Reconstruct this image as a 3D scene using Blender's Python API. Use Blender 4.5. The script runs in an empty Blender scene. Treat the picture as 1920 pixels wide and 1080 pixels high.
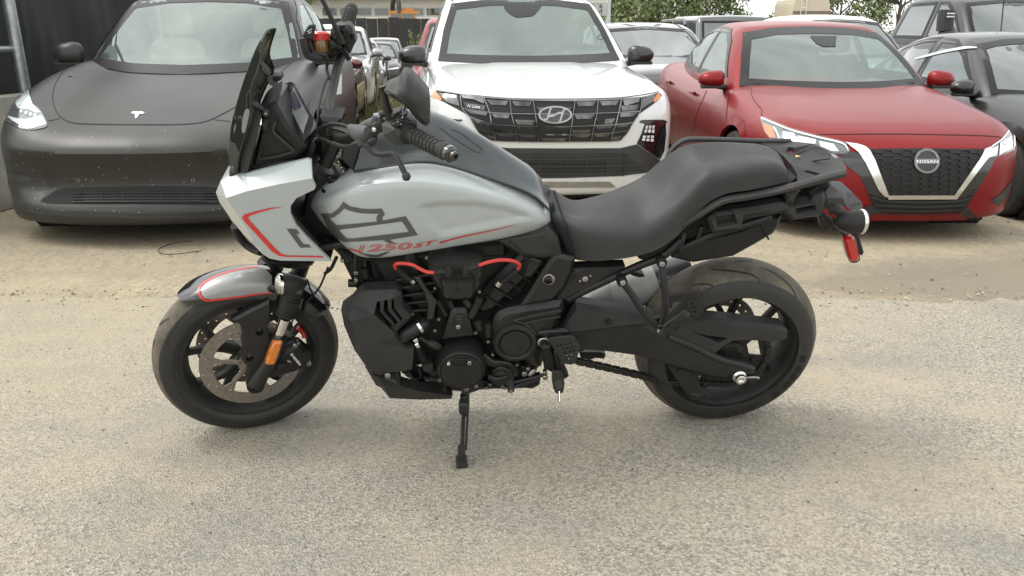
import bpy, bmesh, math, random
import numpy as np
from mathutils import Vector, Matrix, geometry
from mathutils.bvhtree import BVHTree
R_=math.radians
S=bpy.context.scene; COL=S.collection
random.seed(7); rng=np.random.default_rng(7)
# ------------------------------------------------------------------ camera, sky, sun, exposure
CAM=Vector((0,0,1.30)); FPX=1500.0; TILT=.318
cd=bpy.data.cameras.new('camera'); cam=bpy.data.objects.new('camera',cd); COL.objects.link(cam)
cd.sensor_width=36; cd.lens=FPX/1920*36; cd.clip_start=.05; cd.clip_end=2000
cam.location=CAM; cam.rotation_euler=(math.pi/2-TILT,0,0); S.camera=cam
SUN_EL,SUN_AZ=R_(60),R_(-82)     # azimuth from +Y towards +X
wd=bpy.data.worlds.new('World'); S.world=wd; wd.use_nodes=True
nt=wd.node_tree; nt.nodes.clear()
sky=nt.nodes.new('ShaderNodeTexSky'); sky.sky_type='NISHITA'; sky.sun_disc=False
sky.sun_elevation=SUN_EL; sky.sun_rotation=SUN_AZ; sky.air_density=1.2; sky.dust_density=5; sky.ozone_density=1
hs=nt.nodes.new('ShaderNodeHueSaturation'); hs.inputs['Saturation'].default_value=.18
tc=nt.nodes.new('ShaderNodeTexCoord'); mp=nt.nodes.new('ShaderNodeMapping'); mp.inputs['Scale'].default_value=(1,1,2.4)
nz=nt.nodes.new('ShaderNodeTexNoise'); nz.inputs['Scale'].default_value=2.2; nz.inputs['Detail'].default_value=7; nz.inputs['Roughness'].default_value=.55
rp=nt.nodes.new('ShaderNodeValToRGB'); rp.color_ramp.elements[0].position=.32; rp.color_ramp.elements[0].color=(.50,.53,.56,1)
rp.color_ramp.elements[1].position=.68; rp.color_ramp.elements[1].color=(1.18,1.17,1.13,1)
cloud=nt.nodes.new('ShaderNodeMix'); cloud.data_type='RGBA'; cloud.blend_type='MIX'; cloud.inputs[0].default_value=.55
flat=nt.nodes.new('ShaderNodeRGB'); flat.outputs[0].default_value=(10.5,10.6,10.4,1)
mul=nt.nodes.new('ShaderNodeMix'); mul.data_type='RGBA'; mul.blend_type='MULTIPLY'; mul.inputs[0].default_value=1
bg=nt.nodes.new('ShaderNodeBackground'); bg.inputs[1].default_value=.136
ow=nt.nodes.new('ShaderNodeOutputWorld'); L=nt.links.new
L(sky.outputs[0],hs.inputs['Color']); L(hs.outputs[0],cloud.inputs[6]); L(flat.outputs[0],cloud.inputs[7])
L(tc.outputs['Generated'],mp.inputs[0]); L(mp.outputs[0],nz.inputs['Vector']); L(nz.outputs[0],rp.inputs[0])
L(cloud.outputs[2],mul.inputs[6]); L(rp.outputs[0],mul.inputs[7]); L(mul.outputs[2],bg.inputs[0]); L(bg.outputs[0],ow.inputs[0])
sl=bpy.data.lights.new('sun','SUN'); sl.energy=.62; sl.angle=R_(20); sl.color=(1,.95,.87)
so=bpy.data.objects.new('sun',sl); COL.objects.link(so); so.rotation_euler=(math.pi/2-SUN_EL,0,-SUN_AZ+math.pi); so.rotation_euler=(Vector((math.sin(SUN_AZ)*math.cos(SUN_EL),math.cos(SUN_AZ)*math.cos(SUN_EL),math.sin(SUN_EL)))).to_track_quat('Z','Y').to_euler()
so.location=(0,0,8)
vs=S.view_settings; vs.view_transform='Standard'; vs.look='None'; vs.exposure=0.96; vs.gamma=1; vs.use_curve_mapping=False
S.render.engine='CYCLES'

# ------------------------------------------------------------------ materials
def mat(name,col,rough=.5,metal=0,coat=0,var=.12,scale=25,bump=0,bscale=200,dust=0,dcol=(.30,.26,.19),ior=1.5,crough=.05,alpha=1,trans=0,emit=0,spec=.5):
    m=bpy.data.materials.new(name); m.use_nodes=True; t=m.node_tree; b=t.nodes['Principled BSDF']
    b.inputs['Roughness'].default_value=rough; b.inputs['Metallic'].default_value=metal; b.inputs['IOR'].default_value=ior
    b.inputs['Coat Weight'].default_value=coat; b.inputs['Coat Roughness'].default_value=crough; b.inputs['Alpha'].default_value=alpha
    b.inputs['Transmission Weight'].default_value=trans; b.inputs['Specular IOR Level'].default_value=spec
    c=t.nodes.new('ShaderNodeTexCoord'); n=t.nodes.new('ShaderNodeTexNoise'); n.inputs['Scale'].default_value=scale; n.inputs['Detail'].default_value=5
    t.links.new(c.outputs['Object'],n.inputs['Vector'])
    r=t.nodes.new('ShaderNodeValToRGB'); r.color_ramp.elements[0].position=.3; r.color_ramp.elements[1].position=.7
    r.color_ramp.elements[0].color=tuple(x*(1-var) for x in col)+(1,); r.color_ramp.elements[1].color=tuple(min(1,x*(1+var)) for x in col)+(1,)
    t.links.new(n.outputs[0],r.inputs[0]); out=r.outputs[0]
    if dust:
        n2=t.nodes.new('ShaderNodeTexNoise'); n2.inputs['Scale'].default_value=scale*.35; n2.inputs['Detail'].default_value=8; n2.inputs['Roughness'].default_value=.7
        t.links.new(c.outputs['Object'],n2.inputs['Vector'])
        mr=t.nodes.new('ShaderNodeMapRange'); mr.inputs[1].default_value=.38; mr.inputs[2].default_value=.78; mr.inputs[4].default_value=dust
        t.links.new(n2.outputs[0],mr.inputs[0])
        mx=t.nodes.new('ShaderNodeMix'); mx.data_type='RGBA'; t.links.new(mr.outputs[0],mx.inputs[0]); t.links.new(out,mx.inputs[6]); mx.inputs[7].default_value=dcol+(1,)
        out=mx.outputs[2]
    t.links.new(out,b.inputs['Base Color'])
    if bump:
        n3=t.nodes.new('ShaderNodeTexNoise'); n3.inputs['Scale'].default_value=bscale; n3.inputs['Detail'].default_value=3
        t.links.new(c.outputs['Object'],n3.inputs['Vector']); bm_=t.nodes.new('ShaderNodeBump'); bm_.inputs['Strength'].default_value=bump; bm_.inputs['Distance'].default_value=.002
        t.links.new(n3.outputs[0],bm_.inputs['Height']); t.links.new(bm_.outputs[0],b.inputs['Normal'])
    if emit: b.inputs['Emission Color'].default_value=col+(1,); b.inputs['Emission Strength'].default_value=emit
    return m
def glassmat(name,tint=(.55,.66,.63),refl=1.9,opaque=.0,hz=(.3,.34,.33)):
    """single thin pane: tinted see-through plus mirror reflection and a diffuse share"""
    m=bpy.data.materials.new(name); m.use_nodes=True; t=m.node_tree; t.nodes.clear()
    o=t.nodes.new('ShaderNodeOutputMaterial'); a=t.nodes.new('ShaderNodeBsdfTransparent'); a.inputs[0].default_value=tint+(1,)
    d=t.nodes.new('ShaderNodeBsdfDiffuse'); d.inputs[0].default_value=hz+(1,)
    g=t.nodes.new('ShaderNodeBsdfGlossy'); g.inputs['Roughness'].default_value=.02; g.inputs['Color'].default_value=(.93,1,.97,1)
    f=t.nodes.new('ShaderNodeFresnel'); gm=t.nodes.new('ShaderNodeNewGeometry'); mrg=t.nodes.new('ShaderNodeMapRange')
    mrg.inputs[3].default_value=refl; mrg.inputs[4].default_value=1/refl; t.links.new(gm.outputs['Backfacing'],mrg.inputs[0]); t.links.new(mrg.outputs[0],f.inputs[0])
    m1=t.nodes.new('ShaderNodeMixShader'); m1.inputs[0].default_value=opaque
    m2=t.nodes.new('ShaderNodeMixShader')
    t.links.new(a.outputs[0],m1.inputs[1]); t.links.new(d.outputs[0],m1.inputs[2]); t.links.new(f.outputs[0],m2.inputs[0])
    t.links.new(m1.outputs[0],m2.inputs[1]); t.links.new(g.outputs[0],m2.inputs[2]); t.links.new(m2.outputs[0],o.inputs[0])
    return m
M={}
M['grey_paint']=mat('pale grey paint',(.36,.395,.395),.3,0,.6,.03,12,dust=.05)
M['plastic']=mat('black moulded plastic',(.015,.015,.015),.5,0,0,.15,20,.25,900,dust=.06,spec=.28)
M['plastic2']=mat('charcoal plastic',(.025,.0255,.026),.5,0,0,.1,20,.25,900,dust=.06,spec=.28)
M['gun']=mat('gunmetal paint',(.042,.048,.053),.36,.3,.35,.06,12,dust=.05)
M['seat']=mat('seat vinyl',(.031,.032,.034),.5,0,0,.06,30,.12,1400,dust=.05,spec=.32)
M['engine']=mat('black powder coat',(.008,.008,.0085),.42,0,0,.2,30,.12,700,dust=.035,dcol=(.16,.13,.09),spec=.35)
M['engine2']=mat('black crackle coat',(.013,.013,.013),.38,0,0,.2,40,.3,700,dust=.05,dcol=(.16,.13,.09),spec=.4)
M['void']=mat('near black',(.004,.004,.004),.6)  # near-black for black parts, openings, print and gap fillers
M['gloss']=mat('gloss black',(.006,.006,.007),.12,0,.8,.1,10,dust=.03)
M['chrome']=mat('chrome',(.75,.74,.72),.14,1,0,.05,20)
M['steel']=mat('worn steel',(.42,.41,.38),.35,1,0,.2,40)
M['disc']=mat('brake disc steel',(.25,.225,.195),.42,.75,0,.12,60)
M['muffler']=mat('ceramic grey muffler',(.30,.305,.30),.5,.1,0,.12,14,.2,500,dust=.25,dcol=(.2,.17,.12))
M['rubber']=mat('tyre rubber',(.015,.015,.0145),.6,0,0,.2,40,.3,400,dust=.10,dcol=(.10,.088,.065))
M['tread']=mat('dusty tyre tread',(.062,.055,.043),.85,0,0,.25,30,.5,500,dust=.85,dcol=(.19,.16,.115))
M['grip']=mat('rubber grip',(.02,.02,.02),.65,0,0,.1,30,.3,900,dust=.08,spec=.3)
M['red']=mat('red enamel',(.52,.022,.016),.35,0,.5,.05,20)
M['redcable']=mat('red cable sleeve',(.55,.045,.035),.45,0,0,.08,40)
M['redlens']=mat('red reflector',(.42,.008,.006),.12,0,.9,.1,300,.3,1500)
M['orange']=mat('amber lens',(.60,.17,.015),.18,0,.9,.1,300,.25,1500)
M['amber']=mat('amber fluid pot',(.13,.06,.01),.2,0,.6)
M['darkdecal']=mat('charcoal decal',(.062,.062,.06),.38,0,.6,.04,20)
M['white']=mat('white print',(.7,.7,.68),.5)
M['screen']=mat('display glass',(.22,.235,.225),.12,0,1.0,.1,20)  # pale base colour is the sky reflection painted into the display
M['smoke']=glassmat('smoked screen',(.045,.05,.04),1.25,.62,(.022,.024,.018))
M['fdust']=mat('dull reflective backing',(.4,.42,.42),.2,1)

# ------------------------------------------------------------------ picture rays and frames
FW=Vector((0,math.cos(TILT),-math.sin(TILT))); UP=Vector((0,math.sin(TILT),math.cos(TILT))); RT=Vector((1,0,0))
def ray(x,y): return FW+RT*((x-960)/FPX)+UP*((540-y)/FPX)
def gnd(x,y,z=0):
    d=ray(x,y); return CAM+d*((z-CAM.z)/d.z)
def aty(x,y,Y):
    d=ray(x,y); return CAM+d*(Y/d.y)
def project(p):
    q=Vector(p)-CAM; dd=q.dot(FW); return (960+FPX*q.dot(RT)/dd, 540-FPX*q.dot(UP)/dd)
class Frame:
    def __init__(s,o,yaw,lean=0):
        a=Vector((math.sin(yaw),-math.cos(yaw),0)); s.s=Vector((-math.cos(yaw),-math.sin(yaw),0)); z=Vector((0,0,1))
        s.n=a*math.cos(lean)-z*math.sin(lean); s.u=z*math.cos(lean)+a*math.sin(lean); s.o=Vector(o)
    def P(s,x,y,w=0):
        d=ray(x,y); return CAM+d*((s.o-CAM).dot(s.n)+w)*(1/d.dot(s.n))
    def loc(s,p): q=p-s.o; return (q.dot(s.s),q.dot(s.u),q.dot(s.n))
    def W(s,a,h,w): return s.o+s.s*a+s.u*h+s.n*w
def crop(ox,oy,sc):
    def f(*v): return [(ox+v[i]/sc,oy+v[i+1]/sc) for i in range(0,len(v),2)]
    f.w=lambda *v:[(ox+v[i]/sc,oy+v[i+1]/sc,v[i+2]) for i in range(0,len(v),3)]
    return f
cA=crop(380,0,3.375);cB=crop(260,280,2);cC=crop(560,220,3.84);cD=crop(620,440,2.348);cE=crop(1000,240,3);cF=crop(960,460,3.1767)
cG=crop(260,500,3.375);cH=crop(620,460,3.6);cI=crop(820,460,3.6);cJ=crop(400,30,3.375);cK=crop(560,180,6);cL=crop(1040,470,6)
cM=crop(1260,260,4.5);cN=crop(400,290,5.143);cT=crop(0,0,2.4547);cU=crop(720,0,2.8414);cV=crop(1200,20,2.6347);cW=crop(600,0,4.5)
cX=crop(1120,0,2.4);cO=crop(780,150,3.918);cQ=crop(1400,210,3.692);cR=crop(1640,0,5.4);cS=crop(600,0,7.717);cY=crop(0,140,3.725)

def catmull(pts,n,closed=False):
    """arc-length resampled Catmull-Rom through pts (any dimension)"""
    P=np.array(pts,float)
    if len(P)==2 and not closed: return P[0]+(P[1]-P[0])*np.linspace(0,1,n)[:,None]
    Q=np.vstack([P[-1:],P,P[:2]]) if closed else np.vstack([2*P[0]-P[1],P,2*P[-1]-P[-2]])
    m=len(P) if closed else len(P)-1; out=[]
    for i in range(m):
        a,b,c,d=Q[i],Q[i+1],Q[i+2],Q[i+3]; t=np.linspace(0,1,12,endpoint=False)[:,None]
        out.append(.5*(2*b+(c-a)*t+(2*a-5*b+4*c-d)*t**2+(3*b-a-3*c+d)*t**3))
    out.append(P[:1] if closed else P[-1:]); C=np.vstack(out)
    l=np.r_[0,np.cumsum(np.linalg.norm(np.diff(C,axis=0),axis=1))]
    t=np.linspace(0,l[-1],n+1)[:-1] if closed else np.linspace(0,l[-1],n)
    return np.stack([np.interp(t,l,C[:,k]) for k in range(C.shape[1])],1)
def area2(p): 
    p=np.array(p); x,y=p[:,0],p[:,1]; return np.sum(x*np.roll(y,-1)-y*np.roll(x,-1))
def pdist(pts,poly):
    A=np.array(poly,float);B=np.roll(A,-1,0);d=B-A;L2=(d**2).sum(1)+1e-12
    t=np.clip((((pts[:,None]-A)*d).sum(2))/L2,0,1); q=A+t[...,None]*d
    return np.sqrt(((pts[:,None]-q)**2).sum(2)).min(1)
def inpoly(pts,poly):
    A=np.array(poly,float);B=np.roll(A,-1,0);x,y=pts[:,0:1],pts[:,1:2]
    c=((A[:,1]>y)!=(B[:,1]>y))&(x<(B[:,0]-A[:,0])*(y-A[:,1])/(B[:,1]-A[:,1]+1e-15)+A[:,0])
    return c.sum(1)%2==1
def fill(poly,holes=(),step=None,extra=None,seg=None):
    """constrained Delaunay fill of a 2D polygon with holes; optional interior grid. returns pts,faces,loops"""
    loops=[]; V=[]; E=[]
    for lp in [poly]+list(holes):
        lp=[np.array(p[:2],float) for p in lp]
        if seg:
            q=[]
            for i,p in enumerate(lp):
                r=lp[(i+1)%len(lp)]; k=max(1,int(np.linalg.norm(r-p)/seg)); q+= [p+(r-p)*j/k for j in range(k)]
            lp=q
        b=len(V); V+=lp; E+=[(b+i,b+(i+1)%len(lp)) for i in range(len(lp))]; loops.append((b,len(lp)))
    if step:
        A=np.array(V[:loops[0][1]]); x0,y0=A.min(0);x1,y1=A.max(0)
        g=np.stack(np.meshgrid(np.arange(x0+step*.5,x1,step),np.arange(y0+step*.5,y1,step)),-1).reshape(-1,2)
        if len(g):
            g[:,0]+=((np.arange(len(g))//max(1,len(np.arange(x0+step*.5,x1,step))))%2)*step*.5
            k=inpoly(g,A)&(pdist(g,A)>step*.45)
            for b,n in loops[1:]:
                H=np.array(V[b:b+n]); k&=~inpoly(g,H)&(pdist(g,H)>step*.45)
            V+=list(g[k])
    r=geometry.delaunay_2d_cdt([Vector((float(p[0]),float(p[1]))) for p in V],E,[],1,1e-7)
    pts=np.array([tuple(p) for p in r[0]]).reshape(-1,2); fs=[list(f) for f in r[2]]
    if holes:
        c=np.array([pts[f].mean(0) for f in fs]); k=np.ones(len(fs),bool)
        for b,n in loops[1:]: k&=~inpoly(c,V[b:b+n])
        fs=[f for f,q in zip(fs,k) if q]
    return pts,fs,[np.array(V[b:b+n]) for b,n in loops]
def bedges(fs):
    e={}
    for f in fs:
        for i in range(len(f)):
            a,b=f[i],f[(i+1)%len(f)]
            if (b,a) in e: del e[(b,a)]
            else: e[(a,b)]=1
    return list(e)

class MB:
    def __init__(s): s.v=[]; s.f=[]; s.mi=[]; s.m=0
    def add(s,V,Fc):
        b=len(s.v); s.v+=[tuple(p) for p in V]; s.f+=[[i+b for i in f] for f in Fc]; s.mi+=[s.m]*len(Fc); return s
    def shell(s,pts3,fs,back):
        """front surface plus rim walls to the vertices 'back' plus the back surface"""
        n=len(pts3); V=list(pts3)+list(back); Fc=[list(f) for f in fs]+[[i+n for i in reversed(f)] for f in fs]
        for a,b in bedges(fs): Fc.append([b,a,a+n,b+n])
        return s.add(V,Fc)
    def plate(s,fr,px,w0,w1,bev=.004,holes=(),sm=0):
        if sm: px=catmull(px,sm,True)
        def l2(q): return [fr.loc(fr.P(x,y,w0))[:2] for x,y in [p[:2] for p in q]]
        P0=l2(px)
        if area2(P0)<0: P0=P0[::-1]
        H=[l2(h) for h in holes]
        ins=offs(P0,bev)
        hin=[offs(h if area2(h)<0 else h[::-1],bev*.5) for h in H]; H=[h if area2(h)<0 else h[::-1] for h in H]
        pts,fs,_=fill(ins,hin); 
        fs=[f if area2(pts[f])<0 else f[::-1] for f in fs]     # facing +n (s points to the left of the viewer)
        s.add([fr.W(p[0],p[1],w0) for p in pts],fs)
        for lp,inn in [(P0,ins)]+list(zip(H,hin)):
            n=len(lp); V=[fr.W(p[0],p[1],w0) for p in inn]+[fr.W(p[0],p[1],w0-bev) for p in lp]+[fr.W(p[0],p[1],w1) for p in lp]
            s.add(V,[[i,(i+1)%n,(i+1)%n+n,i+n] for i in range(n)]+[[i+n,(i+1)%n+n,(i+1)%n+2*n,i+2*n] for i in range(n)])
        pts,fs,_=fill(P0,H); fs=[f if area2(pts[f])>0 else f[::-1] for f in fs]; s.add([fr.W(p[0],p[1],w1) for p in pts],fs)
        return s
    def pillow(s,fr,px,w0,bulge,R,wb,holes=(),step=.015,sm=0,mods=(),pw=2,mirror=False):
        if sm: px=catmull(px,sm,True)
        def l2(q): return [fr.loc(fr.P(p[0],p[1],w0+bulge*.5))[:2] for p in q]
        P0=l2(px); H=[l2(h) for h in holes]
        pts,fs,lp=fill(P0,H,step=step,seg=step*1.2)
        fs=[f if area2(pts[f])<0 else f[::-1] for f in fs]
        d=np.clip(pdist(pts,lp[0])/R,0,1); w=w0+bulge*(1-(1-d)**pw)**(1/pw)
        for poly,dep,soft in mods:
            q=l2(poly); ins_=inpoly(pts,q); dd=np.clip(pdist(pts,q)/soft,0,1); w-=np.where(ins_,dep*dd*dd*(3-2*dd),0)
        f3=[fr.W(p[0],p[1],k) for p,k in zip(pts,w)]; bk=[fr.W(p[0],p[1],wb) for p in pts]
        s.shell(f3,fs,bk)
        if mirror: s.shell([fr.W(p[0],p[1],-k) for p,k in zip(pts,w)],[f[::-1] for f in fs],[fr.W(p[0],p[1],-wb) for p in pts])
        return s
    def loft(s,fr,rows,nu=24,nv=16,mirror=False,lin=False,thick=0,flip=False):
        G=[]
        for r in rows:
            L3=[fr.loc(fr.P(*p)) for p in r]; G.append(catmull(L3,nu))
        G=np.array(G)
        if mirror:
            g=G[::-1].copy(); g[:,:,2]*=-1; G=np.concatenate([G,g])
        if not lin: G=np.stack([catmull(G[:,j],nv) for j in range(nu)],1)
        n=G.shape[0]; V=[fr.W(*p) for p in G.reshape(-1,3)]
        Fc=[[i*nu+j,i*nu+j+1,(i+1)*nu+j+1,(i+1)*nu+j] for i in range(n-1) for j in range(nu-1)]
        if flip: Fc=[f[::-1] for f in Fc]
        s.add(V,Fc); return s
    def tin(s,fr,vs,edges=(),dn=None,holes=(),chain=None):
        """facetted sheet: vertices (x,y,w) triangulated in the picture, thickened along dn"""
        n=len(vs); ch=chain or list(range(n)); E=[(ch[i],ch[(i+1)%len(ch)]) for i in range(len(ch))]+list(edges)
        hb=[]; V=[Vector((p[0],p[1])) for p in vs]; W=[p[2] for p in vs]
        for h in holes:
            b=len(V); V+=[Vector((p[0],p[1])) for p in h]; W+=[p[2] for p in h]; E+=[(b+i,b+(i+1)%len(h)) for i in range(len(h))]
        r=geometry.delaunay_2d_cdt(V,E,[],1,1e-6); fs=[list(f) for f in r[2]]
        cen=np.array([np.mean([tuple(r[0][i]) for i in f],0) for f in fs]); k=np.ones(len(fs),bool)
        for h in holes: k&=~inpoly(cen,[p[:2] for p in h])
        fs=[f for f,q in zip(fs,k) if q]
        src=[(o[0] if len(o) else 0) for o in r[3]]
        P3=[fr.P(p[0],p[1],W[o]) for p,o in zip(r[0],src)]
        fs=[f if area2([r[0][i] for i in f])<0 else f[::-1] for f in fs]
        if dn is None: return s.add(P3,fs)
        return s.shell(P3,fs,[p+dn for p in P3])
    def tube(s,pts,r,n=10,k=4,caps=True,sm=True):
        P=np.array([tuple(p) for p in pts],float); rr=np.array([r]*len(P) if np.isscalar(r) else r,float)
        if sm and len(P)>2:
            Q=catmull(np.c_[P,rr],(len(P)-1)*k+1); P,rr=Q[:,:3],Q[:,3]
        T=np.gradient(P,axis=0); T/=np.linalg.norm(T,axis=1)[:,None]+1e-12
        a=np.array([0,0,1.]) if abs(T[0][2])<.9 else np.array([1.,0,0]); V=[]
        N=np.cross(T[0],a); N/=np.linalg.norm(N)
        for i in range(len(P)):
            N=N-T[i]*N.dot(T[i]); N/=np.linalg.norm(N); B=np.cross(T[i],N)
            for j in range(n):
                t=2*math.pi*j/n; V.append(P[i]+rr[i]*(N*math.cos(t)+B*math.sin(t)))
        m=len(P); Fc=[[i*n+j,i*n+(j+1)%n,(i+1)*n+(j+1)%n,(i+1)*n+j] for i in range(m-1) for j in range(n)]
        if caps: Fc+=[list(range(n))[::-1],[(m-1)*n+j for j in range(n)]]
        return s.add(V,Fc)
    def lathe(s,o,ax,prof,n=32,close=True,e1=None):
        """profile of (radius, offset along ax)"""
        ax=Vector(ax).normalized(); o=Vector(o); a=e1 or (Vector((0,0,1)) if abs(ax.z)<.9 else Vector((1,0,0)))
        e1=(a-ax*a.dot(ax)).normalized(); e2=ax.cross(e1); V=[]
        for r,h in prof:
            for j in range(n):
                t=2*math.pi*j/n; V.append(o+ax*h+e1*(r*math.cos(t))+e2*(r*math.sin(t)))
        m=len(prof); Fc=[[i*n+j,i*n+(j+1)%n,(i+1)*n+(j+1)%n,(i+1)*n+j] for i in range(m-1) for j in range(n)]
        if close: Fc+=[list(range(n))[::-1],[(m-1)*n+j for j in range(n)]]
        return s.add(V,Fc)
    def box(s,o,sz,rot=None,bev=0):
        sx,sy,sz_=[k/2 for k in sz]; V=[Vector((x*sx,y*sy,z*sz_)) for x in(-1,1) for y in(-1,1) for z in(-1,1)]
        if rot is not None: V=[rot@v for v in V]
        V=[v+Vector(o) for v in V]; return s.add(V,[[0,1,3,2],[4,6,7,5],[0,4,5,1],[2,3,7,6],[0,2,6,4],[1,5,7,3]])
    def bar(s,pts,wd,ht,up,bev=.2,sm=True,k=4):
        """swept chamfered rectangular bar; pts world, up = thickness direction"""
        P=np.array([tuple(p) for p in pts],float)
        if sm and len(P)>2: P=catmull(P,(len(P)-1)*k+1)
        T=np.gradient(P,axis=0); T/=np.linalg.norm(T,axis=1)[:,None]; U=np.array(tuple(up),float); V=[]
        c=[(-1,-1+bev*2),(-1,1-bev*2),(-1+bev*2,1),(1-bev*2,1),(1,1-bev*2),(1,-1+bev*2),(1-bev*2,-1),(-1+bev*2,-1)]
        for p,t in zip(P,T):
            sd=np.cross(t,U); sd/=np.linalg.norm(sd); u=np.cross(sd,t)
            V+=[p+sd*a*wd/2+u*b*ht/2 for a,b in c]
        m=len(P); Fc=[[i*8+j,i*8+(j+1)%8,(i+1)*8+(j+1)%8,(i+1)*8+j] for i in range(m-1) for j in range(8)]+[list(range(8))[::-1],[(m-1)*8+j for j in range(8)]]
        return s.add(V,Fc)
def offs(P,d):
    P=np.array(P,float); a=P-np.roll(P,1,0); b=np.roll(P,-1,0)-P
    na=np.stack([-a[:,1],a[:,0]],1); nb=np.stack([-b[:,1],b[:,0]],1)
    na/=np.linalg.norm(na,axis=1)[:,None]+1e-12; nb/=np.linalg.norm(nb,axis=1)[:,None]+1e-12
    m=na+nb; l=(m**2).sum(1)[:,None]; m=np.where(l>.25,m*2/np.maximum(l,.6),m); return P+m*d
MWD={}
def mesh(name,mb,mats,inv=None,sharp=35):
    me=bpy.data.meshes.new(name); V=mb.v if inv is None else [inv@Vector(p) for p in mb.v]
    me.from_pydata([tuple(p) for p in V],[],mb.f); mats=mats if isinstance(mats,(list,tuple)) else [mats]
    for m in mats: me.materials.append(M[m] if isinstance(m,str) else m)
    if len(mats)>1: me.polygons.foreach_set('material_index',mb.mi)
    me.update()
    if sharp is not None:
        me.polygons.foreach_set('use_smooth',[True]*len(me.polygons)); me.set_sharp_from_angle(angle=R_(sharp))
    return me
KEEP=('lettering','print','emblem','paint_chip','honeycomb','chain','body','cabin','weed','grass','foliage')
def islands(mb):
    """separate pieces of a builder: connected faces, then pieces whose boxes touch"""
    V=np.array(mb.v); key={}; par=[]
    idx=[]
    for p in np.round(V,5): 
        k=tuple(p); 
        if k not in key: key[k]=len(par); par.append(len(par))
        idx.append(key[k])
    def find(a):
        while par[a]!=a: par[a]=par[par[a]]; a=par[a]
        return a
    for f in mb.f:
        a=find(idx[f[0]])
        for i in f[1:]: par[find(idx[i])]=a
    gr={}
    for n,f in enumerate(mb.f): gr.setdefault(find(idx[f[0]]),[]).append(n)
    G=list(gr.values()); 
    if len(G)>400: return [list(range(len(mb.f)))]
    bb=[]
    for g in G: q=V[[i for n in g for i in mb.f[n]]]; bb.append((q.min(0)-.0012,q.max(0)+.0012))
    pr=list(range(len(G)))
    def fd(a):
        while pr[a]!=a: a=pr[a]
        return a
    for i in range(len(G)):
        for j in range(i):
            if (bb[i][0]<=bb[j][1]).all() and (bb[j][0]<=bb[i][1]).all(): pr[fd(i)]=fd(j)
    out={}
    for i,g in enumerate(G): out.setdefault(fd(i),[]).extend(g)
    return list(out.values())
def obj(name,mb,mats,parent=None,label=None,sharp=35,cat=None,group=None,kind=None,fixn=True,loc=None,split=True):
    if parent is not None and split and not kind and 1<len(mb.f)<6000 and not any(k in name for k in KEEP):
        I=islands(mb)
        if 1<len(I)<=90:
            last=None
            for g in I:
                b=MB(); mp={}
                for n in sorted(g):
                    b.f.append([mp.setdefault(i,len(mp)) for i in mb.f[n]]); b.mi.append(mb.mi[n] if n<len(mb.mi) else 0)
                inv_={v:k for k,v in mp.items()}; b.v=[mb.v[inv_[i]] for i in range(len(inv_))]
                last=obj(name,b,mats,parent,label,sharp,cat,group,kind,fixn,loc,False)
            return last
    W=MWD[parent.name] if parent else (Matrix.Translation(loc) if loc is not None else Matrix.Identity(4))
    me=mesh(name,mb,mats,W.inverted(),sharp)
    if fixn:
        b=bmesh.new(); b.from_mesh(me); bmesh.ops.remove_doubles(b,verts=b.verts,dist=1e-6); bmesh.ops.recalc_face_normals(b,faces=b.faces); b.to_mesh(me); b.free()
        if sharp is not None: me.set_sharp_from_angle(angle=R_(sharp))
    o=bpy.data.objects.new(name,me); COL.objects.link(o); MWD[o.name]=W
    if parent: o.parent=parent
    elif loc is not None: o.matrix_world=W
    for k,v in(('label',label),('category',cat),('group',group),('kind',kind)):
        if v: o[k]=v
    return o
def thing(name,label,cat,mw,group=None):
    o=bpy.data.objects.new(name,None); COL.objects.link(o); o.empty_display_size=.2; o.matrix_world=mw; MWD[o.name]=mw
    o['label']=label; o['category']=cat
    if group: o['group']=group
    return o
def bvh(*objs):
    V=[];Fc=[]
    for o in objs:
        W=MWD[o.name]; b=len(V); V+=[W@v.co for v in o.data.vertices]; Fc+=[[i+b for i in p.vertices] for p in o.data.polygons]
    return BVHTree.FromPolygons(V,Fc)
def hitpx(T,x,y,off=0,last=None):
    d=ray(x,y).normalized(); h=T.ray_cast(CAM,d)
    if h[0] is None:
        if last is None: return None
        q=CAM+d*last; h=T.find_nearest(q)
        n=h[1]; n=n if n.dot(d)<0 else -n
        return h[0]+n*off,n,last
    n=h[1]; n=n if n.dot(d)<0 else -n
    return h[0]+n*off,n,h[3]
def decal(mb,T,px,off=.0015,step=6,holes=(),thick=0,maxjump=.25):
    """patch that follows the surface T, outlined in the picture; real offset and optional thickness"""
    pts,fs,_=fill(px,holes,step=step,seg=step)
    last=[];H=[]
    for p in pts:
        h=hitpx(T,p[0],p[1],off); H.append(h)
        if h: last.append(h[2])
    if not last: return mb
    med=float(np.median(last)); V=[];N=[]
    for p,h in zip(pts,H):
        if h is None or abs(h[2]-med)>maxjump*4:
            near=[(abs(q[0]-p[0])+abs(q[1]-p[1]),g[2]) for q,g in zip(pts,H) if g and abs(g[2]-med)<=maxjump*4]
            h=hitpx(T,p[0],p[1],off,min(near)[1] if near else med) if h is None else h
        V.append(h[0]);N.append(h[1])
    fs=[f if area2(pts[f])<0 else f[::-1] for f in fs]
    if thick: mb.shell(V,fs,[v-n*thick for v,n in zip(V,N)])
    else: mb.add(V,fs)
    return mb
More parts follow.
